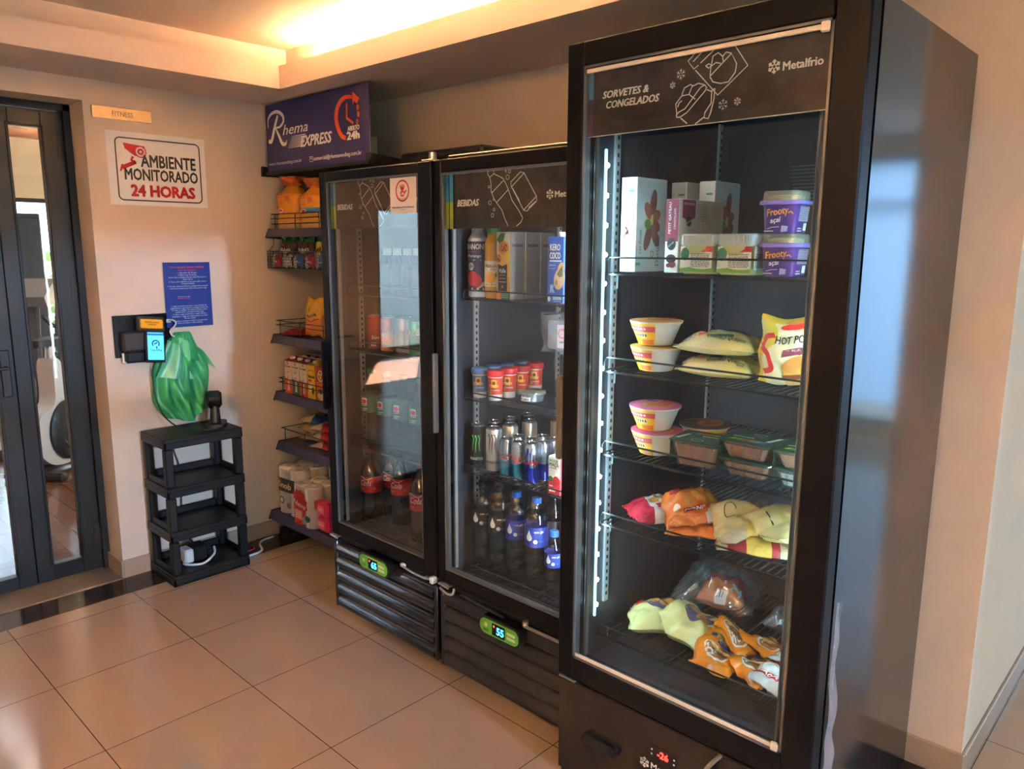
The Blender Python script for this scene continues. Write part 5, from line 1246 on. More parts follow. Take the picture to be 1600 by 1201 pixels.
# --- third shelf: bowls and sleeved trays
F3_ = 1.0362
noodle((2.672, -.628, F3_), 'noodle bowl at the bottom of the stack on the third shelf', (222, 90, 130))
noodle((2.664, -.630, F3_+.0735), 'noodle bowl with a pink and yellow lid on top of the third shelf stack', (226, 110, 150), .2)
bw = noodle((2.735, -.462, F3_), 'noodle bowl with a dull brown lid behind the stack on the third shelf', (120, 90, 80), R(70))
sleeve_g = M('dark_green_card', (30, 74, 54), .5, var=.06); tray_c = clear('tray_plastic', refl=.08, opac=.10, col=(214, 210, 206), rough=.06)
def tray(loc, label, h=.045, rz=0.0, frost=False, flip=False):
    t = thing('meal_tray', label, 'tray', loc, rz, 'sleeved meal trays on the third shelf'); W, D = .136, .128
    b = MB()
    def ring(w, d, z): return [(x*w/2*(1 if abs(x) > .9 else 1), y*d/2, z) for x, y in ((-.84, -1), (.84, -1), (1, -.84), (1, .84), (.84, 1), (-.84, 1), (-1, .84), (-1, -.84))]
    vs = ring(W*.80, D*.80, .001)+ring(W, D, h-.006)+ring(W*1.06, D*1.06, h-.004)+ring(W*1.06, D*1.06, h)
    fs = [tuple(reversed(range(8)))]
    for k in range(3): fs += [(k*8+i, k*8+(i+1) % 8, k*8+8+(i+1) % 8, k*8+8+i) for i in range(8)]
    b.add(vs, fs, tray_c)
    for k in (-.25, 0, .25): b.box((k*W-.003, -D*.455, .006), (k*W+.003, -D*.45, h-.006), tray_c)
    b.build('tray_body', t, angle=25)
    b = MB(); vs = ring(W*.74, D*.74, .003)+ring(W*.92, D*.92, h-.010); b.add(vs, [tuple(reversed(range(8))), tuple(range(8, 16))]+[(i, (i+1) % 8, 8+(i+1) % 8, 8+i) for i in range(8)], M('frosted_food', (168, 164, 156), .6, var=.4, scale=70, bump=.5) if frost else food_m); b.build('meal', t)
    b = MB(); b.box((-W*.53, -D*.53, h+.0002), (W*.53, D*.53, h+.002), sleeve_g)
    for x in (-1, 1): b.box((x*W*.535, -D*.42, .006), (x*W*.545, D*.42, h+.002), sleeve_g)
    sg_ = -1 if flip else 1
    fr = lambda a, c: Vector((sg_*a, sg_*c, h+.0027)); f2 = lambda a, c: Vector((sg_*a, sg_*c, h+.0032))
    for k, cc in enumerate(((206, 204, 70), (136, 178, 60), (200, 90, 44), (214, 120, 60), (110, 170, 206), (52, 96, 176))): b.decal(poly([(-.052+k*.017, -.046), (-.038+k*.017, -.046), (-.032+k*.017, -.026), (-.046+k*.017, -.026)]), fr, col(cc))
    b.decal(text('FETTUCCINE', -.055, -.012, .008, bold=.02, width=.058), fr, wht); b.decal(line(arc(.0, .040, .018, .010, 0, 360, 20)[:-1], .002, True), fr, wht); b.decal(poly([(.040, -.02), (.052, -.02), (.066, .04), (.054, .04)]), fr, wht); lines_of_text(b, fr, -.05, .03, .008, .022, 3, col((150, 176, 160)), 4)
    b.build('card_sleeve', t); return t
tray((2.830, -.640, F3_), 'deep meal tray with a plain green sleeve standing alone beside the noodle bowls', .072, R(8), False, True)
tray((2.982, -.632, F3_), 'meal tray at the bottom of the left stack, middle of the third shelf', .046, R(2))
tray((2.980, -.634, F3_+.0492), 'green-sleeved meal tray with coloured stripes on top of the left stack', .046, 0)
tray((3.134, -.632, F3_), 'frosted meal tray at the bottom of the right stack on the third shelf', .046, R(-1), True)
tray((3.133, -.636, F3_+.0492), 'green-sleeved meal tray on top of the right stack, beside the door edge', .046, R(1))

# --- fourth shelf: bags
F4_ = .8205
redf = film((188, 44, 62)); greyf = film((150, 148, 150)); orgf = film((220, 118, 52)); whtf = film((206, 204, 200)); potato = col((206, 150, 70)); potato2 = col((186, 126, 56))
def nug_prints(xs=0): return [(ell(-.045+xs+k*.026, -.005+.010*(k % 2), .017, .016, 14), potato if k % 2 else potato2) for k in range(4)]+[(ell(-.03+xs+k*.028, .022, .015, .013, 12), potato2) for k in range(3)]
bag('potato_bag', 'red and grey bag of potato bites lying at the left of the fourth shelf', 'bag', (2.686, -.570, F4_), .250, .165, .060, R(52), lambda u, v, t: redf if u < -.52 else (whtf if u < .15 else greyf), nug_prints(.0)+[(poly([(.05, -.05), (.085, -.03), (.085, .045), (.05, .055)]), col((40, 38, 40))), (text('FOODS', .105, -.03, .016, rot=PI/2, bold=.02, width=.06), blk2), (rect(-.055, -.055, -.02, -.035), redf)], 'potato bags on the fourth shelf', heap='shelf4', seed=21, lump=.12)
bag('potato_bag', 'orange potato bag at the front of the fourth shelf, under the other orange bag', 'bag', (2.815, -.600, F4_), .200, .160, .040, R(30), lambda u, v, t: orgf, [], 'potato bags on the fourth shelf', heap='shelf4', seed=22, lump=.12)
bag('potato_bag', 'orange and grey bag with a black emblem lying uppermost, middle left of the fourth shelf', 'bag', (2.815, -.560, F4_+.004), .260, .165, .062, R(46), lambda u, v, t: orgf if u < .05+.25*v else (whtf if u < .3 else greyf), nug_prints(-.015)+[(poly([(.028, -.04), (.075, -.05), (.085, .03), (.045, .045)]), col((40, 38, 40))), (text('McCain', .066, -.032, .013, rot=PI/2, bold=.02, width=.055), wht), (rect(-.085, -.05, -.035, -.028), redf), (text('FORNO', -.082, -.046, .012, bold=.02), wht), (ell(-.092, .030, .014, .012, 14), redf), (ell(-.10, -.02, .010, .010, 12), wht)], 'potato bags on the fourth shelf', heap='shelf4', seed=23, lump=.12)
fry = film((214, 190, 128)); fry2 = film((220, 202, 140)); fryc = film((198, 176, 140)); bag('fries_bag', 'crumpled clear and yellow fries bag at the bottom of the fourth shelf heap', 'bag', (3.010, -.592, F4_), .250, .185, .045, R(20), lambda u, v, t: fryc if (v > -.45 or u > .35 or u < -.75) else (film((216, 196, 96)) if abs(u+.1) < .28 else film((176, 56, 66))), [], 'bags of fries on the fourth shelf', heap='shelf4', seed=31, lump=.10)
bag('fries_bag', 'pale fries bag with red lettering, in the middle of the fourth shelf heap', 'bag', (2.990, -.570, F4_+.010), .270, .180, .070, R(38), lambda u, v, t: fry if v > -.6 else (film((216, 196, 96)) if -.5 < u < -.1 else fryc), [(text('OUTBACK', .02, .0, .026, rot=R(60), bold=.02, width=.08), col((150, 50, 60))), (line(arc(-.09, .02, .016, .022, 0, 300, 14), .0025), ink), (rect(.0, -.075, .055, -.045), wht)], 'bags of fries on the fourth shelf', heap='shelf4', seed=32, lump=.10)
bag('fries_bag', 'yellow fries bag with a red oval badge on top of the fourth shelf heap', 'bag', (3.080, -.565, F4_+.030), .240, .175, .060, R(62), lambda u, v, t: fry2, [(ell(.02, -.03, .020, .046, 18, R(10)), redf), (text('BRICCO', .014, -.066, .014, rot=R(100), bold=.03, width=.066), wht), (rect(-.06, -.03, -.035, .05), col((206, 190, 110))), (line([(-.085, -.02), (-.080, .03)], .004), blk2)], 'bags of fries on the fourth shelf', heap='shelf4', seed=33, lump=.08, rot=(R(-12), R(6), R(62)))
bag('fries_bag', 'grey clear bag standing up at the back of the fourth shelf heap', 'bag', (2.955, -.330, F4_), .220, .17, .085, R(25), lambda u, v, t: film((128, 136, 150)) if u < .6 else yel_f, [(text('OUTBACK', -.04, -.01, .022, bold=.02, width=.08), wht)], 'bags of fries on the fourth shelf', heap='shelf4', seed=34, lump=.10)

# --- bottom shelf
F5_ = .4625
palef = film((222, 214, 146)); navyf = film((64, 62, 112)); 
def nugget_bag(loc, label, rz, seed, rot=None):
    P_ = [(ell(.0, .010, .048, .040, 22, .3), col((92, 88, 120))), (ell(-.018, .018, .026, .015, 14, .5), potato), (ell(.018, -.006, .026, .014, 14, -.3), potato2), (ell(.022, .028, .022, .012, 14, .2), potato), s_logo(-.075, .030, .022), (poly([(.045, .04), (.100, .015), (.096, .062), (.052, .070)]), col((226, 214, 196))), (ell(.058, .045, .032, .017, 18, R(-20)), col((92, 60, 130))), (text('NUGGETS', .058, .040, .012, align='CENTER', rot=R(-20), bold=.03, width=.05), wht), (poly([(.06, -.075), (.11, -.06), (.11, -.03), (.085, -.05)]), sred)]
    return bag('nugget_bag', label, 'bag', loc,   .210, .165, .072, rz, lambda u, v, t: (navyf if v > .80 else palef), P_, 'nugget bags on the freezer floor shelf', heap='shelf5', seed=seed, lump=.05, rot=rot)
nugget_bag((2.680, -.568, F5_), 'pale yellow nugget bag at the left end of the bottom freezer shelf', R(36), 41)
nugget_bag((2.812, -.572, F5_+.002), 'pale yellow nugget bag beside the orange roll bags on the bottom shelf', R(-14), 42)
orf2 = film((236, 140, 30)); 
def roll_bag(loc, label, rz, seed, rot=None):
    P_ = [(ell(.0, -.004, .036, .027, 18, .2), wht), (ell(.0, -.003, .031, .022, 18, .2), col((176, 110, 44))), (ell(.004, .010, .030, .011, 16, .25), col((214, 168, 90))), (ell(.008, .002, .028, .009, 14, .3), col((120, 66, 34))), (poly([(-.045, .030), (.050, .030), (.046, .048), (-.04, .050)]), col((52, 74, 126))), (text('FOLHADO', .004, .033, .010, align='CENTER', bold=.02, width=.066), col((226, 200, 150)))]
    return bag('pastry_bag', label, 'bag', loc, .125, .110, .036, rz, lambda u, v, t: orf2, P_, 'orange pastry bags on the bottom shelf', heap='shelf5', seed=seed, nx=24, ny=20, rot=rot)
roll_bag((2.925, -.664, F5_), 'orange pastry bag at the front left of the four on the bottom shelf', R(-8), 51)
roll_bag((3.030, -.640, F5_), 'orange pastry bag at the front of the four, touching the red and white bread bags', R(-20), 52)
roll_bag((2.925, -.555, F5_), 'orange pastry bag tucked behind against the nugget bag', R(20), 53)
roll_bag((3.005, -.515, F5_+.004), 'orange pastry bag lying highest at the back of the four', R(-12), 54)
clr = clear('crinkled_clear_film', refl=.10, opac=.16, col=(190, 186, 188), rough=.12, bump=.8, scale=26)
def bread_bag(loc, label, rz, seed, rot=None):
    P_ = [(text('Congelad', .0, .012, .017, shear=.25, align='CENTER', width=.07), potato2)]
    b = bag('bread_bag', label, 'bag', loc, .150, .105, .045, rz, lambda u, v, t: (film((214, 50, 60)) if -.62 < v < -.25 else (film((222, 218, 214)) if v > -.25 and abs(u) < .85 else film((190, 184, 180)))), P_+[(text('PÃO DE QUEIJO', -.005, -.028, .009, align='CENTER', bold=.02, width=.09), wht), (ell(.055, .015, .016, .016, 12), potato)], 'red and white bread bags on the bottom shelf', heap='shelf5', seed=seed, nx=26, ny=20, lump=.16, rot=rot)
    return b
bread_bag((3.118, -.662, F5_), 'red and white cheese-bread bag nearest the front corner of the bottom shelf', R(-10), 61)
bread_bag((3.122, -.575, F5_+.004), 'red and white cheese-bread bag in the middle of the three on the bottom shelf', R(-5), 62)
bread_bag((3.126, -.495, F5_+.008), 'red and white cheese-bread bag at the back of the three, touching the door edge', R(-16), 63)
def clearbag(loc, label, W, D, T, rz, seed, inner):
    t = thing('clear_bag', label, 'bag', loc, rz, 'clear bags at the back of the bottom shelf')
    b = MB(); pillow(b, W, D, T, lambda u, v, tp: clr, seed=seed, lump=.2); b.build('film', t, angle=80)
    b = MB(); fr = pillow(b, W*.55, D*.62, T*.72, inner[0], seed=seed+1, nx=24, ny=18)
    for q, (sh, m) in enumerate(inner[1]): b.decal(sub(sh), lambda a, c, q=q: fr(a, c, .0011+.0004*q), m)
    b.build('contents', t, (inner[2][0], inner[2][1], T*.10), angle=70); return t
mar_f = film((150, 34, 60)); amb = film((206, 112, 40))
clearbag((2.725, -.290, F5_), 'crinkled clear bag holding a maroon and orange pack with a white price tag', .27, .25, .125, R(14), 71, (lambda u, v, t: mar_f if v > -.25 else amb, [(rect(.01, -.055, .062, -.015), col((176, 206, 220))), (rect(-.005, -.078, .03, -.058), wht), (line([(.0, -.072), (.0, -.062)], .002), blk2), (line([(.008, -.072), (.008, -.062)], .003), blk2), (line([(.016, -.072), (.016, -.062)], .002), blk2)], (.02, -.03)))
clearbag((3.055, -.290, F5_), 'crinkled clear bag with a yellow pack inside, at the back right of the bottom shelf', .24, .25, .115, R(-8), 75, (lambda u, v, t: film((206, 176, 60)) if v > -.5 else amb, [(line([(-.04, .0), (.05, .005)], .003), ink), (line([(-.04, .015), (.05, .02)], .003), ink)], (.02, -.04)))
# ================================================================== WHAT IS IN THE MIDDLE COOLER
S1 = 1.4572
navy = col((44, 48, 104)); strw = col((206, 56, 66)); dkg = col((60, 56, 54)); orj = M('orange_juice', (206, 150, 40), .2, var=.05); grncap = M('green_cap', (66, 140, 72), .4); lidw = M('pale_blue_white_cap', (196, 196, 212), .4)
def yp(b): pass
bottle('yogurt_bottle', 'navy and white yogurt drink bottle with red strawberries at the left of the upper shelf', [(.026, 0), (.033, .004), (.033, .19), (.030, .205), (.019, .226), (.0185, .228)], (1.892, -.610, S1), 'bottles on the upper shelf of the middle cooler',
    M('white_bottle', (206, 204, 216), .4), (.226, .246, .0195), lidw, [(.022, .195, navy)],
    prints=[(text('DANONE', -.036, .168, .018, bold=.02, width=.072), wht), (text('Morango', -.030, .140, .010, bold=.01, width=.05), wht), (rect(-.03, .157, .004, .160), strw), (line([(-.03, .130), (.02, .130)], .002), wht), (ell(-.016, .108, .011, .013, 16), wht), (ell(-.016, .108, .008, .0095, 14), navy), (ell(-.012, .066, .022, .026, 20), strw), (ell(.006, .058, .017, .022, 18), col((190, 40, 52))), (poly([(.008, .03), (.032, .04), (.034, .058), (.016, .046)]), wht), (rect(-.014, .024, .03, .034), wht)])
bottle('juice_bottle', 'orange juice bottle with a green cap on the upper shelf of the middle cooler', [(.026, 0), (.0315, .006), (.0315, .17), (.030, .19), (.022, .214), (.0215, .222)], (1.975, -.612, S1), 'bottles on the upper shelf of the middle cooler',
    orj, (.222, .242, .0235), grncap, [(.040, .128, col((236, 226, 206)))],
    prints=[(text('Natural', -.026, .106, .013, shear=.3, bold=.008, width=.052), blk2), (text('one', -.006, .097, .008, shear=.3), blk2), (rect(-.036, .041, .036, .068), col((236, 186, 50))), (ell(-.004, .071, .018, .019, 20), col((232, 158, 52))), (ell(.018, .083, .011, .006, 12, R(50)), grncap), (line([(-.008, .056), (-.008, .084)], .0012), col((200, 120, 30))), (text('100% SUCO', -.006, .046, .005, align='CENTER'), blk2)])
pas = col((226, 164, 60)); seedm = col((96, 54, 24)); mang = col((240, 186, 70)); leafg = col((54, 112, 62))
def valle_f(b, f1, f2):
    f3 = frontprint((-.0315, -.036, 0), .002); f4 = frontprint((-.0315, -.036, 0), .0027)
    b.decal(rect(0, 0, .063, .225), f1, mang); b.decal(rect(.0, .155, .063, .2249), f2, col((206, 212, 206)))
    b.decal(poly([(0, .2), (.02, .222), (.04, .222), (.03, .185), (.018, .17), (.012, .19)]), f3, leafg)
    b.decal(ell(.034, .172, .027, .024, 22), f3, pas); b.decal(ell(.034, .174, .021, .018, 20), f4, col((206, 130, 50)))
    rnd = random.Random(4)
    for k in range(22): b.decal(ell(.034+rnd.uniform(-.015, .015), .174+rnd.uniform(-.012, .012), .0022, .003, 6), frontprint((-.0315, -.036, 0), .0033), seedm)
    b.decal(ell(.010, .137, .012, .015, 16), f3, col((206, 130, 50))); b.decal(ell(.050, .142, .016, .02, 18), f3, col((244, 204, 90)))
    for k in range(8): b.decal(ell(.010+rnd.uniform(-.007, .007), .137+rnd.uniform(-.009, .009), .002, .003, 6), f4, seedm)
    b.decal(poly([(.008, .028), (.050, .028), (.050, .120), (.029, .112), (.008, .120)]), f4, dkg)
    f5 = frontprint((-.0315, -.036, 0), .0033)
    b.decal(text('Valle', .029, .090, .014, align='CENTER', bold=.02, width=.033), f5, wht); b.decal(text('NÉCTAR', .029, .079, .005, align='CENTER'), f5, mang); b.decal(rect(.014, .070, .044, .072), f5, mang); b.decal(rect(.012, .058, .046, .060), f5, wht); b.decal(ell(.029, .043, .005, .005, 10), f5, col((226, 140, 70)))
    b.decal(rect(0, 0, .063, .026), f3, leafg); b.decal(rect(0, 0, .022, .026), f4, col((236, 130, 60))); lines_of_text(b, f5, .024, .06, .004, .022, 3, wht, 2)
def valle_s(b, f1, f2):
    f3 = sideprint((.0315, -.036, 0), .002)
    b.decal(rect(0, 0, .072, .225), f1, col((118, 106, 98))); b.decal(rect(.008, .176, .060, .186), f2, dkg); lines_of_text(b, f2, .006, .064, .02, .172, 26, col((92, 84, 80)), 7, .0022)
    b.decal(line([(.0, .205), (.02, .185), (.035, .205)], .002), f3, col((150, 140, 132)))
vc = carton('juice_carton', 'passion fruit juice carton with an orange front, first in its row', .063, .072, .226, (2.052, -.606, S1), valle_f, valle_s, 'passion fruit juice cartons', base_m=col((150, 140, 130)))
dup(vc, (2.054, -.530, S1), label='passion fruit juice carton hidden behind the first one, second in its row')
dup(vc, (2.054, -.454, S1), label='passion fruit juice carton at the back, third in its row')
kblue = col((52, 84, 156)); coco = col((196, 160, 124))
def kero_f(b, f1, f2):
    b.decal(rect(0, 0, .064, .208), f1, kblue); f3 = frontprint((-.032, -.034, 0), .002)
    b.decal(text('KERO', .010, .166, .020, bold=.004, width=.042), f2, wht); b.decal(text('COCO', .009, .140, .020, bold=.02, width=.044), f2, wht); b.decal(rect(.008, .131, .058, .135), f2, col((196, 226, 240)))
    b.decal(text('Água de coco', .006, .118, .005, width=.026), f2, wht); b.decal(rect(.006, .108, .034, .1095), f2, col((220, 160, 60)))
    b.decal(ell(.049, .076, .022, .034, 22, R(-12)), f2, coco); b.decal(ell(.056, .110, .013, .020, 16, R(-18)), f2, coco); b.decal(poly([(.040, .092), (.062, .12), (.064, .085), (.05, .082)]), f3, col((90, 92, 50))); b.decal(ell(.038, .066, .006, .009, 12), f3, col((150, 116, 88)))
    for k in range(5): b.decal(line([(.010+k*.005, .032), (.014+k*.002, .046+.01*(k % 2)), (.012+k*.004, .058)], .0016), f2, wht)
    b.decal(rect(.024, .010, .060, .020), f3, col((150, 180, 200))); lines_of_text(b, f3, .028, .058, .003, .008, 1, wht, 3); b.decal(ell(.008, .012, .006, .008, 10), f3, wht)
carton('coconut_carton', 'blue coconut water carton with a white screw cap at the right of the upper shelf', .064, .068, .209, (2.282, -.608, S1), kero_f, lambda b, f1, f2: b.decal(rect(0, 0, .068, .208), f1, kblue), None, cap=(.0125, wht), base_m=kblue)
# a clear pack pegged below the upper shelf
t = thing('hanging_pack', 'clear pack with silver and pink contents hanging below the upper shelf of the middle cooler', 'pack', (2.265, -.60, 1.288))
b = MB(); sheet(lambda u, v: ((u-.5)*.15+.006*math.sin(9*v), -.004+.008*math.sin(7*u+5*v), .135*v), 14, 14, clear('crinkled_clear_film'), b); b.build('film', t, angle=80)
b = MB(); b.prism(rrect(-.05, .012, .06, .108, .012), lambda a, c, d: Vector((a, .004+d, c)), .02, M('foil_silver', (168, 172, 178), .25, .7, bump=.6, scale=50)); fr = plane((0, .004, 0), (1, 0, 0), (0, 0, 1), .001)
b.decal(rect(-.01, .018, .056, .095), fr, col((176, 150, 158))); b.decal(line(arc(.012, .066, .016, .014, 30, 330, 14), .006), plane((0, .004, 0), (1, 0, 0), (0, 0, 1), .0016), col((190, 60, 70))); b.decal(rect(.0, .035, .05, .041), plane((0, .004, 0), (1, 0, 0), (0, 0, 1), .0016), dkg); b.build('contents', t)
b = MB(); b.tube([(-.055, -.01, .125), (.02, -.012, .135), (.07, -.01, .150), (.07, -.01, .1605)], .002, wire_m, 6); b.build('hook', t)

# cups
S2 = 1.0952
redl = M('red_lid', (196, 34, 44), .3); blul = M('blue_lid', (70, 126, 190), .3); cupw = col((216, 208, 200))
def snackcup(loc, label, lid, body, rz, group, logo=True):
    t = thing('snack_cup', label, 'cup', loc, rz, group); b = MB()
    b.lathe([(.0235, 0), (.0245, .003), (.0255, .022), (.0285, .082), (.0292, .090)], None, seg=28, mats=[cupw, cupw, body, cupw]); 
    if logo:
        rf = lambda z: .0235+.0055*z/.085
        cyf = cyl(.027, ang=R(-57)-rz, rf=rf, eps=.001); cy2 = cyl(.027, ang=R(-57)-rz, rf=rf, eps=.0016)
        b.decal(sub(poly(rrect(-.009, .050, .010, .076, .003))), cyf, col((236, 176, 50))); b.decal(sub(text('TODDY', .0, .048, .010, bold=.03, align='CENTER', width=.034)), cy2, col((244, 200, 80)))
        b.decal(sub(ell(.0, .064, .006, .007, 12)), cy2, col((110, 50, 30))); b.decal(sub(text('Cookies', .004, .036, .007, align='CENTER', bold=.01)), cy2, cupw); b.decal(sub(rect(-.018, .026, -.008, .034)), cyf, col((240, 150, 40)))
    b.build('cup_body', t, angle=40)
    b = MB(); b.lathe([(.0305, .086), (.032, .088), (.032, .102), (.030, .107), (.027, .108), (.0, .108)], lid, seg=28); b.build('cup_lid', t, angle=40); return t
red_b = col((202, 58, 36)); blu_b = col((72, 120, 176))
r1 = snackcup((1.983, -.611, S2), 'red-lidded snack cup at the front of the red row on the second shelf', redl, red_b, 0, 'red-lidded snack cups')
for k, (x, y) in enumerate(((1.978, -.537), (1.973, -.462), (1.960, -.372))):
    dup(r1, (x, y, S2), label='red-lidded snack cup, %s from the front of the red row' % ('second', 'third', 'fourth and last')[k])
bl = snackcup((1.905, -.612, S2), 'blue-lidded snack cup at the front left corner of the second shelf', blul, blu_b, R(40), 'blue-lidded snack cups')
for k, (x, y) in enumerate(((1.903, -.537), (1.900, -.460), (1.892, -.370))):
    dup(bl, (x, y, S2), label='blue-lidded snack cup, %s from the front of the blue row' % ('second', 'third', 'fourth and last')[k])
t = thing('dessert_tin', 'round flat foil dessert tin with a clear lid, right of the red cups', 'tin', (2.090, -.535, S2)); b = MB()
b.lathe([(.036, 0), (.040, .003), (.046, .028), (.051, .029), (.051, .031)], M('foil_silver'), seg=36); fr = cyl(.043, ang=R(-75), eps=.002); b.decal(sub(rect(-.022, .006, .016, .022)), fr, wht); b.decal(sub(text('Pudim', -.018, .009, .008, bold=.02)), cyl(.043, ang=R(-75), eps=.0027), blk2); b.build('tin_body', t)
b = MB(); b.lathe([(.051, .0312), (.050, .036), (.042, .040), (.0, .041)], clear('clear_lid'), seg=36); fr = lambda a, c: Vector((a, c, .0418)); b.decal(ell(0, 0, .03, .02, 18), fr, M('foil_silver')); b.decal(text('Pudim', 0, -.004, .009, align='CENTER', bold=.02), lambda a, c: Vector((a, c, .0424)), col((96, 50, 50))); b.build('tin_lid', t)

# cans
S3 = .8202
mblk = M('black_can_paint', (20, 20, 22), .25, .4); mwht = M('white_can_paint', (206, 208, 212), .28, .5); mgrn = col((96, 196, 70)); rbs = M('silver_blue_can', (176, 186, 198), .22, .85); rbb = M('cobalt_can', (36, 52, 150), .22, .6); rbl = M('light_blue_can', (70, 160, 196), .24, .6); rred = col((206, 40, 56))
def claws(z0, z1, w, m): return [(line([(x-w*.2, z1), (x+w*.12, z1-(z1-z0)*.2), (x-w*.05, (z0+z1)/2), (x+w*.1*(1 if x > 0 else -1), z0+abs(x)*.6)], [w*.34, w*.26, w*.2, w*.05]), m) for x in (-w*.62, 0, w*.62)]+[(line([(-w*1.0, z1), (w*1.0, z1-.002)], w*.12), m)]
GC = 'cans on the third shelf of the middle cooler'
can('drink_can', 'tall black can with a green claw mark at the left end of the can shelf', .029, .172, [(.93, mblk)], claws(.070, .135, .018, mgrn)+[(text('MONSTER', .0, .042, .010, align='CENTER', bold=.012, width=.052), wht)], (1.893, -.612, S3), GC)
can('drink_can', 'tall white can with a black claw mark beside the tall black can', .029, .172, [(.93, mwht)], claws(.075, .150, .017, col((70, 76, 90)))+[(text('MONSTER', .0, .042, .010, align='CENTER', bold=.012, width=.050), blk2)], (1.971, -.606, S3), GC)
def rb(lo, label, lower): return can('drink_can', label, .0255, .146, [(.47, lower), (.94, rbs)], [(text('Red Bull', .0, .082, .013, align='CENTER', bold=.02, width=.050), rred), (ell(.002, .076, .010, .004, 12), rred)], lo, GC)
rb((2.043, -.616, S3), 'slim silver can with a light blue lower half, left one of two at the front', rbl)
rb((2.101, -.616, S3), 'slim silver can with a light blue lower half, right one of two at the front', rbl)
can('drink_can', 'slim can with slanted cobalt and silver blocks at the front of the can shelf', .0265, .150, [(.44, rbb), (.94, rbs)], [(poly([(-.026, .064), (-.002, .064), (.006, .135), (-.026, .135)]), rbb), (poly([(.012, .02), (.026, .02), (.026, .064), (.012, .064)]), rbb), (text('Red Bull', .0, .078, .014, align='CENTER', bold=.02, width=.052), rred)], (2.163, -.615, S3), GC)
slim = can('drink_can', 'slim silver can behind the cobalt can, second in its row', .0255, .146, [(.47, rbb), (.94, rbs)], [], (2.168, -.556, S3), GC)
for (x, y), lb in (((2.106, -.556), 'slim silver can directly behind the right light blue one'), ((2.111, -.498), 'slim silver can third in the row behind the right light blue one'), ((2.171, -.498), 'slim silver can third in the row behind the cobalt can'), ((2.174, -.438), 'slim silver can at the far end of the row behind the cobalt can'), ((2.048, -.556), 'slim silver can directly behind the left light blue one'), ((2.262, -.555), 'slim cobalt and silver can half hidden behind the apple juice carton')):
    dup(slim, (x, y, S3), label=lb)
tall = can('drink_can', 'tall dark can behind the black clawed can, second in its row', .029, .172, [(.93, mblk)], [], (1.900, -.530, S3), GC)
for (x, y), lb in (((1.902, -.450), 'tall dark can third in the row behind the black clawed can'), ((1.905, -.350), 'tall dark can fourth and last behind the black clawed can')): dup(tall, (x, y, S3), label=lb)
tw = can('drink_can', 'tall white can behind the white clawed can, second in its row', .029, .172, [(.93, M('champagne_can', (186, 172, 156), .3, .7))], [], (1.975, -.525, S3), GC)
for (x, y), lb in (((1.985, -.430), 'tall pale can third in the row behind the white clawed can'), ((2.050, -.340), 'tall pale can standing farthest back on the can shelf')): dup(tw, (x, y, S3), label=lb)
def suco(b, f1, f2):
    b.decal(rect(0, .055, .05, .129), f1, col((214, 214, 206))); b.decal(rect(0, 0, .05, .055), f1, strw)
    b.decal(text('SUCO DE', .004, .112, .008, bold=.012, width=.038), f2, leafg); b.decal(text('MAÇÃ', .004, .096, .012, bold=.025, width=.042), f2, leafg); b.decal(rect(.006, .088, .036, .091), f2, strw); lines_of_text(b, f2, .008, .03, .066, .084, 3, ink, 3)
    b.decal(ell(.010, .052, .010, .010, 14), f2, leafg); b.decal(ell(.034, .048, .015, .016, 16), f2, col((196, 40, 46))); b.decal(rect(.004, .026, .02, .03), f2, wht); b.decal(rect(.004, .008, .03, .014), f2, wht)
carton('apple_juice_carton', 'small red and white apple juice carton at the right end of the can shelf', .05, .04, .130, (2.290, -.622, S3), suco, lambda b, f1, f2: b.decal(rect(0, 0, .04, .129), f1, strw), None)

# water bottles
S4 = .4352
bcap = M('blue_screw_cap', (40, 96, 186), .35); blab = M('blue_bottle_label', (46, 66, 160), .4); klab = M('dark_bottle_label', (52, 44, 44), .4)
drop = lambda x, z, s: poly(smooth2([(x, z+s*1.5), (x+s*.25, z+s*.8), (x+s*.62, z), (x+s*.45, z-s*.55), (x, z-s*.75), (x-s*.45, z-s*.55), (x-s*.62, z), (x-s*.25, z+s*.8), (x, z+s*1.5)], 3)[:-1])
def water(loc, label, lab, h=.32, r=.042, rz=0.0, pr=True, capm=bcap):
    k = h/.32; q = r/.042
    prof = [(.030*q, 0), (.040*q, .006*k), (.042*q, .02*k), (.040*q, .045*k), (.042*q, .06*k), (.0395*q, .09*k), (.042*q, .11*k), (.041*q, .13*k), (.041*q, .160*k), (.041*q, .245*k), (.042*q, .252*k), (.041*q, .264*k), (.033*q, .284*k), (.020*q, .304*k), (.0135, .316*k), (.0135, h)]
    P = [(drop(-.020*q, .204*k, .018*q), wht), (ell(.003*q, .190*k, .0075*q, .0075*q, 14), wht), (text('sem gás' if lab == blab else 'com gás', -.002*q, .222*k, .008*q, bold=.02, width=.034*q), wht), (text('1,5 litro', .014*q, .188*k, .006*q, width=.018*q), col((90, 160, 200)))] if pr else []
    return bottle('water_bottle', label, prof, loc, 'water bottles in the middle cooler', clear_pet, (h-.002, h+.019, .0155), capm, [(.168*k, .240*k, lab)], fill=.262*k, fill_m=water_m, prints=P, rz=rz)
dcap = M('dark_screw_cap', (30, 34, 40), .4)
water((1.908, -.601, S4), 'large water bottle with a dark label at the far left of the bottom shelf', klab, capm=dcap)
water((1.997, -.601, S4), 'large water bottle with a dark label, second along the bottom shelf', klab, capm=dcap)
water((2.080, -.600, S4), 'large water bottle with a blue label and blue cap, third along the bottom shelf', blab, r=.040)
water((2.177, -.601, S4), 'large water bottle with a blue label, just left of the small bottle', blab)
water((2.266, -.610, S4), 'small water bottle with a blue cap at the front right of the bottom shelf', blab, h=.225, r=.032)
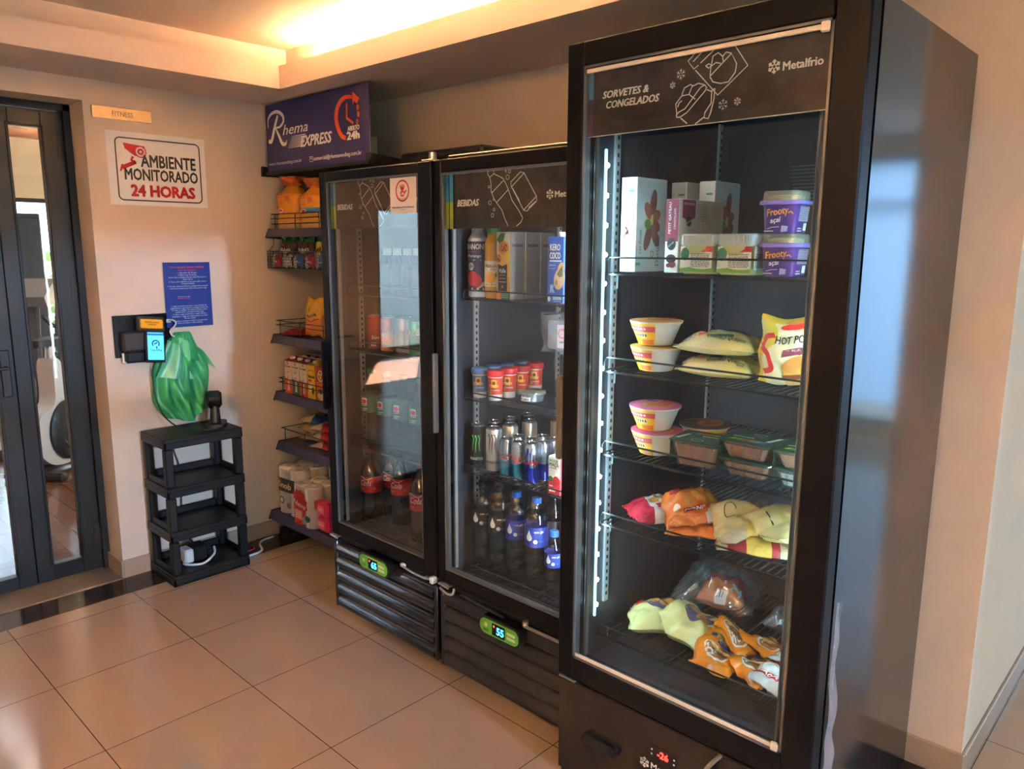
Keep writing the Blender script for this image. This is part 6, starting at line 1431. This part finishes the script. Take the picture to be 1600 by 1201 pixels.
wb = water((2.272, -.522, S4), 'large water bottle with a dark label standing behind the small bottle', klab, capm=dcap, pr=False)
for (x, y), lb in (((1.908, -.510), 'water bottle behind the far left dark-labelled one'), ((1.998, -.510), 'water bottle behind the second dark-labelled one'), ((2.086, -.510), 'water bottle behind the third bottle, its cap hidden by the shelf'), ((2.180, -.508), 'water bottle behind the blue-labelled one left of the small bottle')): dup(wb, (x, y, S4), label=lb)

# ================================================================== WHAT IS IN THE FAR COOLER
redcan = M('red_can_paint', (190, 30, 40), .25, .4); orcan = M('orange_can_paint', (222, 120, 70), .28, .4); gcan = M('green_can_paint', (30, 150, 96), .25, .4)
GF = 'cans on the second shelf of the far cooler'; T2 = 1.2052
rc = can('drink_can', 'red can with small white print at the left of the cans in the far cooler', .031, .148, [(.93, redcan)], [(rect(-.006, .02, .016, .035), wht), (text('Zero', -.004, .05, .012, bold=.01), wht)], (1.262, -.600, T2), GF)
dup(rc, (1.318, -.575, T2), label='red can squeezed between the other red can and the orange one')
can('drink_can', 'orange can with large white lettering beside the red cans', .031, .148, [(.93, orcan)], [(text('FANTA', .002, .068, .024, align='CENTER', bold=.03, width=.062), wht), (poly([(-.01, .098), (.03, .104), (.03, .112), (-.008, .108)]), col((70, 130, 60))), (rect(-.02, .052, .02, .056), wht)], (1.366, -.610, T2), GF)
can('drink_can', 'green can with big white letters at the right edge of the far cooler glass', .031, .148, [(.93, gcan)], [(text('Heineken', .006, .090, .024, align='CENTER', bold=.02, width=.085), wht), (ell(.0, .04, .02, .014, 16), col((20, 100, 60)))], (1.548, -.610, T2), GF)
pc = can('drink_can', 'pale lilac can right of the orange can in the far cooler', .031, .148, [(.93, M('lilac_can_paint', (176, 160, 176), .3, .5))], [], (1.432, -.585, T2), GF)
dup(pc, (1.494, -.590, T2), label='pale lilac can left of the green can in the far cooler')
for (x, y), lb in (((1.36, -.52), 'can behind the orange can'), ((1.43, -.51), 'can behind the left lilac can'), ((1.50, -.51), 'can behind the right lilac can'), ((1.56, -.53), 'can behind the green can')): dup(pc, (x, y, T2), label=lb)
# small clear bottles above
T1 = 1.4402
whc = M('white_screw_cap', (206, 210, 210), .4)
wb2 = bottle('water_bottle', 'small white-capped bottle, leftmost on the far cooler top shelf', [(.022, 0), (.029, .005), (.029, .11), (.026, .125), (.014, .150), (.013, .160)], (1.345, -.590, T1), 'small clear bottles in the far cooler', clear_pet, (.158, .186, .017), whc, [(.045, .10, clear('label_film', refl=.04, opac=.25, col=(150, 170, 180)))], fill=.13, fill_m=water_m)
for x, lb in ((1.405, 'second'), (1.465, 'third'), (1.525, 'fourth')): dup(wb2, (x, -.588+.01*math.sin(x*9), T1), label='small white-capped bottle, %s from the left on the far cooler top shelf' % lb)
# green-labelled bottles
T3 = .7902
glab = M('green_bottle_label', (60, 120, 84), .4); gpet = clear('green_tinted_plastic', refl=.07, tint=(206, 232, 212), rough=.04)
def soda(loc, label, body, lab, z0, z1, prints, group, capm, name='soda_bottle', h=.315, r=.046):
    prof = [(.034, 0), (.043, .006), (r, .03), (r, .06), (r-.004, .10), (r-.002, .13), (r, .15), (r, .215), (r-.004, .235), (.026, .270), (.0145, .292), (.0135, h)]
    return bottle(name, label, prof, loc, group, body, (h-.004, h+.016, .0155), capm, [(z0, z1, lab)], prints=prints)
gp = [(poly(rrect(-.030, .178, -.004, .212, .004)), wht), (ell(-.018, .197, .011, .010, 16), rred), (rect(-.028, .180, -.006, .184), leafg), (rect(-.028, .165, -.002, .168), wht), (rect(-.028, .158, -.008, .161), wht)]
g1 = soda((1.225, -.598, T3), 'green-labelled clear bottle, leftmost on its shelf in the far cooler', gpet, glab, .150, .226, gp, 'green-labelled bottles in the far cooler', grncap)
for x, lb in ((1.336, 'second from left'), (1.444, 'third from left'), (1.552, 'fourth from left')): dup(g1, (x, -.600, T3), label='green-labelled clear bottle, %s on its shelf in the far cooler' % lb)
# cola
T4 = .4402
cola = M('cola_in_plastic', (24, 14, 12), .08, coat=.8); clab = M('cola_red_label', (186, 28, 36), .4)
cp = [(text('Cola', -.036, .172, .026, shear=.3, bold=.012, width=.052), wht), (line(smooth2([(-.044, .205), (-.03, .212), (-.005, .200), (.02, .208)], 4), .003), wht), (rect(-.036, .156, -.016, .158), wht), (ell(.03, .160, .005, .005, 10), col((190, 150, 100)))]
def colab(loc, label): return soda(loc, label, clear_pet if False else cola, clab, .140, .212, cp, 'cola bottles at the bottom of the far cooler', redcan)
c1 = colab((1.205, -.598, T4), 'red-labelled cola bottle at the bottom left of the far cooler')
for (x, y), lb in (((1.220, -.490), 'cola bottle standing behind the bottom left one'), ((1.330, -.530), 'cola bottle in the middle of the far cooler bottom shelf'), ((1.545, -.600), 'cola bottle at the right edge of the far cooler glass')): dup(c1, (x, y, T4), label=lb)

# ================================================================== WHAT IS ON THE CORNER SHELVES
# bread bags on the upper shelf
brd = film((232, 160, 50)); brd2 = film((226, 176, 96)); tie = M('orange_tie', (214, 104, 36), .4)
def bread(loc, label, w, d, h, blue=False):
    t = thing('bread_loaf_bag', label, 'bread bag', loc, 0, 'bread bags on the upper corner shelf'); b = MB()
    n = 26; m = 30; vs = []; rnd = random.Random(int(loc[0]*1000))
    for j in range(n+1):
        z = j/n
        for i in range(m):
            a = 2*PI*i/m; ca, sa = math.cos(a), math.sin(a); k = 1/((abs(ca)**4+abs(sa)**4)**.25)
            s = 1.0 if z < .78 else 1-.62*((z-.78)/.22)**.8
            wv = 1+.03*math.sin(5*a+9*z)+.02*math.sin(14*z+3*a)
            vs.append((w/2*ca*k*s*wv, d/2*sa*k*s*wv, h*z))
    mats = []
    for j in range(n):
        for i in range(m): mats.append(col((60, 120, 170)) if blue and .38 < j/n < .5 else (brd if j/n > .15 else brd2))
    b.add(vs, [(j*m+i, j*m+(i+1) % m, (j+1)*m+(i+1) % m, (j+1)*m+i) for j in range(n) for i in range(m)], mats); b.add(vs[:m], [tuple(reversed(range(m)))], brd)
    fr = plane((-w/2, -d/2-.003, 0), (1, 0, 0), (0, 0, 1), .003); rr = col((196, 50, 40)); w2 = col((240, 226, 200))
    for z in (.70, .55, .32): lines_of_text(b, fr, w*.24, w*.46, h*z, h*z+.022, 2, rr, int(z*100), .004)
    b.decal(ell(w*.34, h*.42, w*.14, h*.05, 14), fr, w2); b.decal(ell(w*.34, h*.42, w*.10, h*.03, 12), plane((-w/2, -d/2-.003, 0), (1, 0, 0), (0, 0, 1), .0036), rr)
    b.decal(rect(w*.55, h*.62, w*.78, h*.76), fr, tie); lines_of_text(b, plane((-w/2, -d/2-.003, 0), (1, 0, 0), (0, 0, 1), .0036), w*.58, w*.75, h*.64, h*.74, 3, rr, 8, .003)
    b.build('bag_body', t, angle=70)
    b = MB(); rg = []
    for j in range(7):
        z = j/6; rad = .034+.035*abs(z-.25)
        for i in range(24): a = 2*PI*i/24; q = 1+.25*math.sin(6*a+j); rg.append((w*.42*math.cos(a)*q*(.55+.5*abs(z-.3)), rad*math.sin(a)*q, h-.004+z*.045))
    b.add(rg, [(j*24+i, j*24+(i+1) % 24, (j+1)*24+(i+1) % 24, (j+1)*24+i) for j in range(6) for i in range(24)], tie); b.build('gathered_top', t, angle=80); return t
bread((.185, -.305, 1.721), 'orange bag of sliced bread with a gathered top, left one on the upper corner shelf', .205, .115, .225)
bread((.405, -.305, 1.721), 'bread bag with a blue band, right one on the upper corner shelf', .200, .115, .205, True)
# chocolate sweets in the wire basket
brw = film((92, 48, 36)); grn_f = film((36, 110, 60)); 
def sweets(loc, label, rz=0, dark=False):
    P_ = [(text('m&m', .0, -.012, .030, bold=.03, align='CENTER', width=.095), wht), (text('CHOCOLATE', -.03, .060, .009, bold=.02, align='CENTER', width=.05), wht), (ell(.03, -.045, .012, .009, 14), rred), (ell(-.02, -.052, .011, .009, 14), col((236, 180, 40))), (rect(-.05, .025, -.02, .030), rred)]
    return bag('sweets_bag', label, 'sweets bag', loc, .150, .168, .034, 0, lambda u, v, t: grn_f if v > .52 else (film((64, 36, 32)) if u > .45 else brw), P_, 'sweets bags in the wire basket', rot=(R(84), 0, rz), seed=int(loc[0]*100))
sweets((.150, -.318, 1.607), 'brown and green sweets bag with white letters at the left end of the wire basket')
sweets((.318, -.316, 1.607), 'brown and green sweets bag with white letters, second in the wire basket')
bag('sweets_bag', 'yellow sweets bag third in the wire basket beside the far cooler', 'sweets bag', (.486, -.316, 1.607), .150, .168, .034, 0, lambda u, v, t: yel_f if v < .5 else grn_f, [(text('m&m', .0, -.012, .030, bold=.03, align='CENTER', width=.095), brw)], 'sweets bags in the wire basket', rot=(R(84), 0, 0), seed=5)
for k, (x, cc) in enumerate(((.12, (196, 40, 46)), (.22, (206, 206, 210)), (.33, (70, 120, 196)), (.44, (200, 50, 50)), (.54, (110, 150, 200)))):
    bag('candy_pack', ('small red pack at the front left of the wire basket', 'small white pack low in the wire basket', 'small blue pack in the middle of the wire basket', 'small red pack right of the blue one in the wire basket', 'pale blue pack at the right end of the wire basket')[k], 'candy pack', (x, -.378, 1.556), .09, .065, .016, 0, lambda u, v, t, c=cc: film(c) if u > -.2 else film((216, 210, 206)), [(rect(-.02, -.01, .03, .0), wht)], 'small packs in the wire basket', rot=(R(86), 0, 0), seed=80+k, nx=14, ny=10)
# crisps and red packs
crisp = film((226, 168, 48))
bag('crisps_bag', 'tall yellow snack bag standing on the second corner shelf, left one', 'snack bag', (.330, -.285, 1.262), .135, .205, .045, 0, lambda u, v, t: crisp if v > -.1 else film((226, 140, 60)), [(text('PALHA', .0, .0, .016, bold=.03, align='CENTER', width=.07), blk2), (ell(0, -.05, .04, .025, 16), col((226, 120, 50))), (ell(-.01, .05, .006, .018, 12), col((90, 110, 50))), (line([(-.04, -.016), (0, -.024), (.045, -.012)], .003), blk2)], 'snack bags on the second corner shelf', rot=(R(84), 0, R(12)), seed=90)
bag('crisps_bag', 'yellow snack bag with a clear brown front beside the far cooler edge', 'snack bag', (.490, -.280, 1.261), .140, .200, .050, 0, lambda u, v, t: crisp if abs(v) > .5 else film((176, 112, 50)), [(rect(-.05, .045, .0, .055), blk2)], 'snack bags on the second corner shelf', rot=(R(84), 0, 0), seed=91)
for k, (x, y, z, a) in enumerate(((.155, -.315, 1.156, 20), (.198, -.318, 1.160, -15), (.165, -.20, 1.156, 60))):
    bag('candy_pack', ('flat red sweets pack lying at the left end of the second corner shelf', 'flat red sweets pack lying uppermost beside the yellow snack bag', 'flat dark red pack lying behind the other two red ones')[k], 'candy pack', (x, y, z), .13, .085, .022, R(a), lambda u, v, t: film((176, 34, 40)), [(ell(0, 0, .03, .018, 14), film((214, 90, 80)))], 'flat red packs on the second corner shelf', heap='red', seed=95+k, nx=18, ny=12)
# cartons
Z3 = .8388
def milk(lo):
    def f(b, f1, f2):
        b.decal(rect(0, 0, .071, .086), f1, lo); b.decal(poly([(0, .086), (.071, .070), (.071, .086)]), f2, col((226, 206, 186)))
        b.decal(ell(.035, .168, .009, .009, 14), f2, col((196, 130, 60))); b.decal(text('Piracanjuba', .0355, .146, .009, align='CENTER', bold=.015, width=.056), f2, col((60, 54, 54)))
        b.decal(text('Zero', .0355, .128, .008, align='CENTER'), f2, lo); b.decal(rect(.02, .118, .05, .122), f2, lo); b.decal(rect(.026, .016, .046, .112), f2, col((226, 206, 186))); b.decal(text('LACTOSE', .040, .030, .012, rot=PI/2, bold=.02, width=.066), frontprint((-.0355, -.0355, 0), .002), lo if lo is not cream else blk2)
    return f
crm2 = col((226, 206, 186)); mor = col((226, 88, 48)); mgr = col((44, 112, 84)); mye = col((240, 190, 40))
def mk(loc, label, lo, top): return carton('milk_carton', label, .071, .071, .200, loc, milk(lo), lambda b, f1, f2: (b.decal(rect(0, 0, .071, .086), f1, lo)), 'milk cartons on the third corner shelf', cap=(.015, wht), slope=.022, top_m=top, base_m=crm2)
m1 = mk((.150, -.331, Z3), 'cream and orange milk carton at the left end of the third corner shelf', mor, col((176, 40, 44)))
m2 = mk((.226, -.331, Z3), 'cream and green milk carton, second from the left on the third corner shelf', mgr, col((176, 40, 44)))
m3 = mk((.302, -.331, Z3), 'cream and orange milk carton, third from the left beside the yellow carton', mor, col((176, 40, 44)))
for x, mm, lb in ((.150, m1, 'milk carton behind the leftmost orange and cream one'), (.226, m2, 'milk carton behind the green and cream one'), (.302, m3, 'milk carton behind the third cream one')): dup(mm, (x, -.255, Z3), label=lb)
def nes(b, f1, f2):
    b.decal(rect(0, 0, .071, .178), f1, mye); b.decal(text('Nescau', .008, .112, .018, bold=.03, width=.060), f2, blk2); b.decal(rect(.006, .092, .040, .104), f2, rred); b.decal(line(arc(.035, .135, .028, .020, 20, 160, 12), .003), f2, blk2); b.decal(ell(.03, .06, .02, .022, 16), f2, col((246, 226, 180))); b.decal(ell(.05, .045, .012, .02, 14), f2, col((96, 54, 30)))
n1 = carton('chocolate_drink_carton', 'yellow chocolate drink carton right of the milk cartons', .071, .071, .200, (.378, -.331, Z3), nes, lambda b, f1, f2: b.decal(rect(0, 0, .071, .178), f1, mye), 'yellow drink cartons', cap=(.015, wht), slope=.022, top_m=mye, base_m=mye)
dup(n1, (.378, -.255, Z3), label='yellow chocolate drink carton hidden behind the front yellow one')
def caf(b, f1, f2):
    b.decal(rect(0, .0, .078, .178), f1, col((226, 96, 40))); b.decal(rect(0, .10, .078, .178), f2, col((186, 40, 44))); f3 = frontprint((-.039, -.03, 0), .002); f4 = frontprint((-.039, -.03, 0), .0027)
    b.decal(line(arc(.039, .132, .024, .027, 0, 360, 24)[:-1], .006, True), f3, wht)
    for x, z in ((.030, .140), (.048, .140), (.039, .122)): b.decal(ell(x, z, .008, .009, 12), f4, col((240, 200, 80)))
    b.decal(text('CAFÉ', .039, .078, .010, align='CENTER', bold=.01), f3, mye); b.decal(ell(.039, .026, .030, .022, 18), f3, col((230, 210, 180))); b.decal(ell(.039, .050, .018, .014, 16), f4, col((96, 54, 30)))
carton('coffee_box', 'orange and red coffee box with a round white emblem beside the far cooler', .078, .060, .178, (.468, -.336, Z3), caf, lambda b, f1, f2: b.decal(rect(0, 0, .06, .178), f1, col((226, 96, 40))), None, cat='box', base_m=col((196, 60, 44)))
# rice and flour bags, piled
Z4 = .5555
pal = film((206, 186, 156)); tanf = film((178, 150, 112)); redr = film((200, 44, 48)); bluf = film((50, 90, 150))
for k, (x, y, z, a, lf, lb) in enumerate(((.425, -.240, Z4, 4, 1, 'red and cream rice bag at the bottom of the right pile of three'), (.420, -.240, Z4+.0495, -3, 1, 'red and cream rice bag in the middle of the right pile of three'), (.423, -.238, Z4+.099, 5, 1, 'red and cream rice bag on top of the right pile of three'),
    (.180, -.185, Z4, 10, 0, 'tan flour bag at the bottom of the left pile on the fourth corner shelf'), (.178, -.188, Z4+.0495, -6, 0, 'tan flour bag in the middle of the left pile on the fourth corner shelf'), (.180, -.185, Z4+.099, 8, 2, 'cream and blue bag on top of the left pile on the fourth corner shelf'))):
    bag('grain_bag', lb, 'grain bag', (x, y, z), .250 if lf == 1 else .205, .20, .046, R(a), (lambda u, v, t: redr if u > -.35+.1*math.sin(4*v) else pal) if lf == 1 else ((lambda u, v, t: tanf) if lf == 0 else (lambda u, v, t: bluf if u > .1 else tanf)),
        [(text('ARROZ', .03, -.02, .026, bold=.03, width=.10), wht), (line([(-.0, .03), (.09, .035)], .006), wht)] if lf == 1 else [(text('FARINHA', -.04, -.05, .018, bold=.02, width=.09), blk2)], 'grain bags piled on the fourth corner shelf', seed=100+k, nx=24, ny=18)
# paper goods on the lowest shelf
Z5 = .1685
papr = M('embossed_paper', (226, 218, 210), .8, var=.05, scale=60, bump=.2)
wrapf = clear('pack_film', refl=.06, opac=.25, col=(220, 222, 226), rough=.15, bump=.4, scale=24)
def roll_pack(name, label, loc, nx, ny, r, h, sleeve, prints, rz=0.0, group=None):
    t = thing(name, label, 'roll pack', loc, rz, group)
    for i in range(nx):
        for j in range(ny):
            b = MB(); c = ((i-(nx-1)/2)*2*r*.98, (j-(ny-1)/2)*2*r*.98, 0)
            b.lathe([(r*.34, h*.9), (r*.34, h), (r*.90, h), (r, h-.006), (r, .006), (r*.94, 0)], papr, c, 30, caps=False); b.lathe([(r*.34, h*.9), (.0, h*.9)], dkbr, c, 20, caps=False); b.build('roll', t, angle=45)
    W, D = nx*r*.98, ny*r*.98
    b = MB(); m = 48; vs = []
    for z in (0.002, h*.25, h*.5, h*.75, h*.985):
        for i in range(m):
            a = 2*PI*i/m; ca, sa = math.cos(a), math.sin(a); k = 1/((abs(ca)**5+abs(sa)**5)**.2); vs.append((W*ca*k*1.012+.0012, D*sa*k*1.012, z))
    mats = []
    for j in range(4):
        for i in range(m): mats.append(sleeve(2*PI*(i+.5)/m, j/4) or wrapf)
    b.add(vs, [(j*m+i, j*m+(i+1) % m, (j+1)*m+(i+1) % m, (j+1)*m+i) for j in range(4) for i in range(m)], mats); o = b.build('wrap', t, angle=60)
    b = MB(); b.decal = lambda sh, f, m: MB.decal(b, sub(sh, 2), f, m)
    def face(A, B, turn):
        def f(a, c, l=0):
            x = max(-.985, min(.985, (a-A)/A))*A*1.012; y = -(B*1.012+.0032+l)*max(0, 1-abs(x/(A*1.03))**5)**.2
            return Vector((-y, x, c)) if turn else Vector((x, y, c))
        return f
    prints(b, face(W, D, False), face(D, W, True), W*2, D*2, h); b.build('print', t); return t
snob_b = col((40, 32, 30)); snob_y = col((222, 190, 110))
def snob(b, f, s, W, D, h):
    F2 = lambda g: (lambda a, c: g(a, c)+(g(0, 0)-g(0, 0)))
    for g, w, nm in ((f, W, 1), (s, D, 2)):
        up = .001
        b.decal(poly([(w*.08, h*.48), (w*.92, h*.52), (w*.88, h*.80), (w*.05, h*.78)]), g, snob_b)
        g2 = (lambda a, c, g=g: g(a, c, .0012)); b.decal(text('Snob', w*.14, h*.58, h*.13, bold=.025, shear=.1, width=w*.62), g2, snob_y)
        b.decal(ell(w*.30, h*.30, w*.10, h*.08, 14), g2, dkbr); b.decal(ell(w*.30, h*.30, w*.07, h*.055, 12), lambda a, c, g=g: g(a, c, .0018), wht); b.decal(ell(w*.62, h*.22, w*.09, h*.06, 12), g2, col((160, 110, 60))); b.decal(ell(w*.5, h*.88, w*.08, h*.05, 12), g2, snob_y)
roll_pack('paper_towel_pack', 'large white pack of paper towels with black and gold print, lowest corner shelf', (.190, -.325, Z5), 2, 2, .0555, .262, lambda a, z: None, snob)
sn2 = roll_pack('paper_towel_pack', 'white pack of paper towel rolls standing at the back of the lowest corner shelf', (.360, -.170, Z5), 2, 1, .0555, .262, lambda a, z: None, lambda b, f, s, W, D, h: b.decal(poly([(W*.5, h*.5), (W*.95, h*.5), (W*.9, h*.72), (W*.5, h*.7)]), f, snob_b))
nred = col((196, 40, 40))
def neve(b, f, s, W, D, h):
    b.decal(poly([(W*(.42+.40*math.cos(2*PI*k/24)*(1 if k % 2 else .86)), h*(.56+.36*math.sin(2*PI*k/24)*(1 if k % 2 else .86))) for k in range(24)]), f, nred); b.decal(rect(W*.08, h*.02, W*.55, h*.55), lambda a, c: f(a, c, .0006), nred)
    b.decal(text('Neve', W*.12, h*.52, h*.14, bold=.02, shear=.25, width=W*.62, rot=R(-8)), lambda a, c: f(a, c, .0014), wht); b.decal(rect(W*.18, h*.16, W*.58, h*.40), lambda a, c: f(a, c, .0014), col((226, 140, 130))); lines_of_text(b, lambda a, c: f(a, c, .002), W*.22, W*.54, h*.18, h*.38, 4, wht, 3, .006)
    b.decal(ell(W*.80, h*.24, W*.10, h*.08, 14), lambda a, c: f(a, c, .0014), col((60, 96, 70))); b.decal(rect(D*.1, h*.5, D*.4, h*.72), s, col((206, 90, 50)))
roll_pack('toilet_paper_pack', 'pack of toilet rolls with a big red flower print beside the pink packet', (.404, -.375, Z5), 2, 2, .050, .222, lambda a, z: None, neve)
pk = M('pink_film', (216, 40, 96), .3, var=.1, scale=20, bump=.2)
for z, lb in ((Z5, 'bright pink packet at the bottom of the two in front of the toilet rolls'), (Z5+.083, 'bright pink packet on top of the two in front of the toilet rolls')):
    t = MB(); t.box((-.05, -.03, 0), (.05, .03, .080), pk, .012); fr = frontprint((-.05, -.03, 0)); t.decal(rect(.012, .018, .07, .058), fr, col((236, 120, 150))); t.decal(text('Sempre', .016, .034, .014, bold=.02, width=.048), frontprint((-.05, -.03, 0), .0014), wht)
    o = t.build('hygiene_packet', angle=30); o.location = (.558, -.418, z); tag(o, lb, 'packet', 'pink packets on the lowest corner shelf')
bl2 = M('blue_bottle', (40, 92, 176), .3); 
bottle('cleaner_bottle', 'blue cleaning bottle with a red and white label at the edge of the far cooler', [(.030, 0), (.036, .006), (.036, .15), (.030, .185), (.014, .215), (.013, .225)], (.655, -.410, Z5+.001), None, bl2, (.222, .250, .016), M('blue_bottle_cap', (30, 70, 160), .35), [(.05, .14, col((40, 60, 130)))], prints=[(ell(.0, .10, .022, .026, 18), wht), (text('A', .0, .090, .024, align='CENTER', bold=.04), blk2), (rect(-.03, .125, .03, .136), rred)])
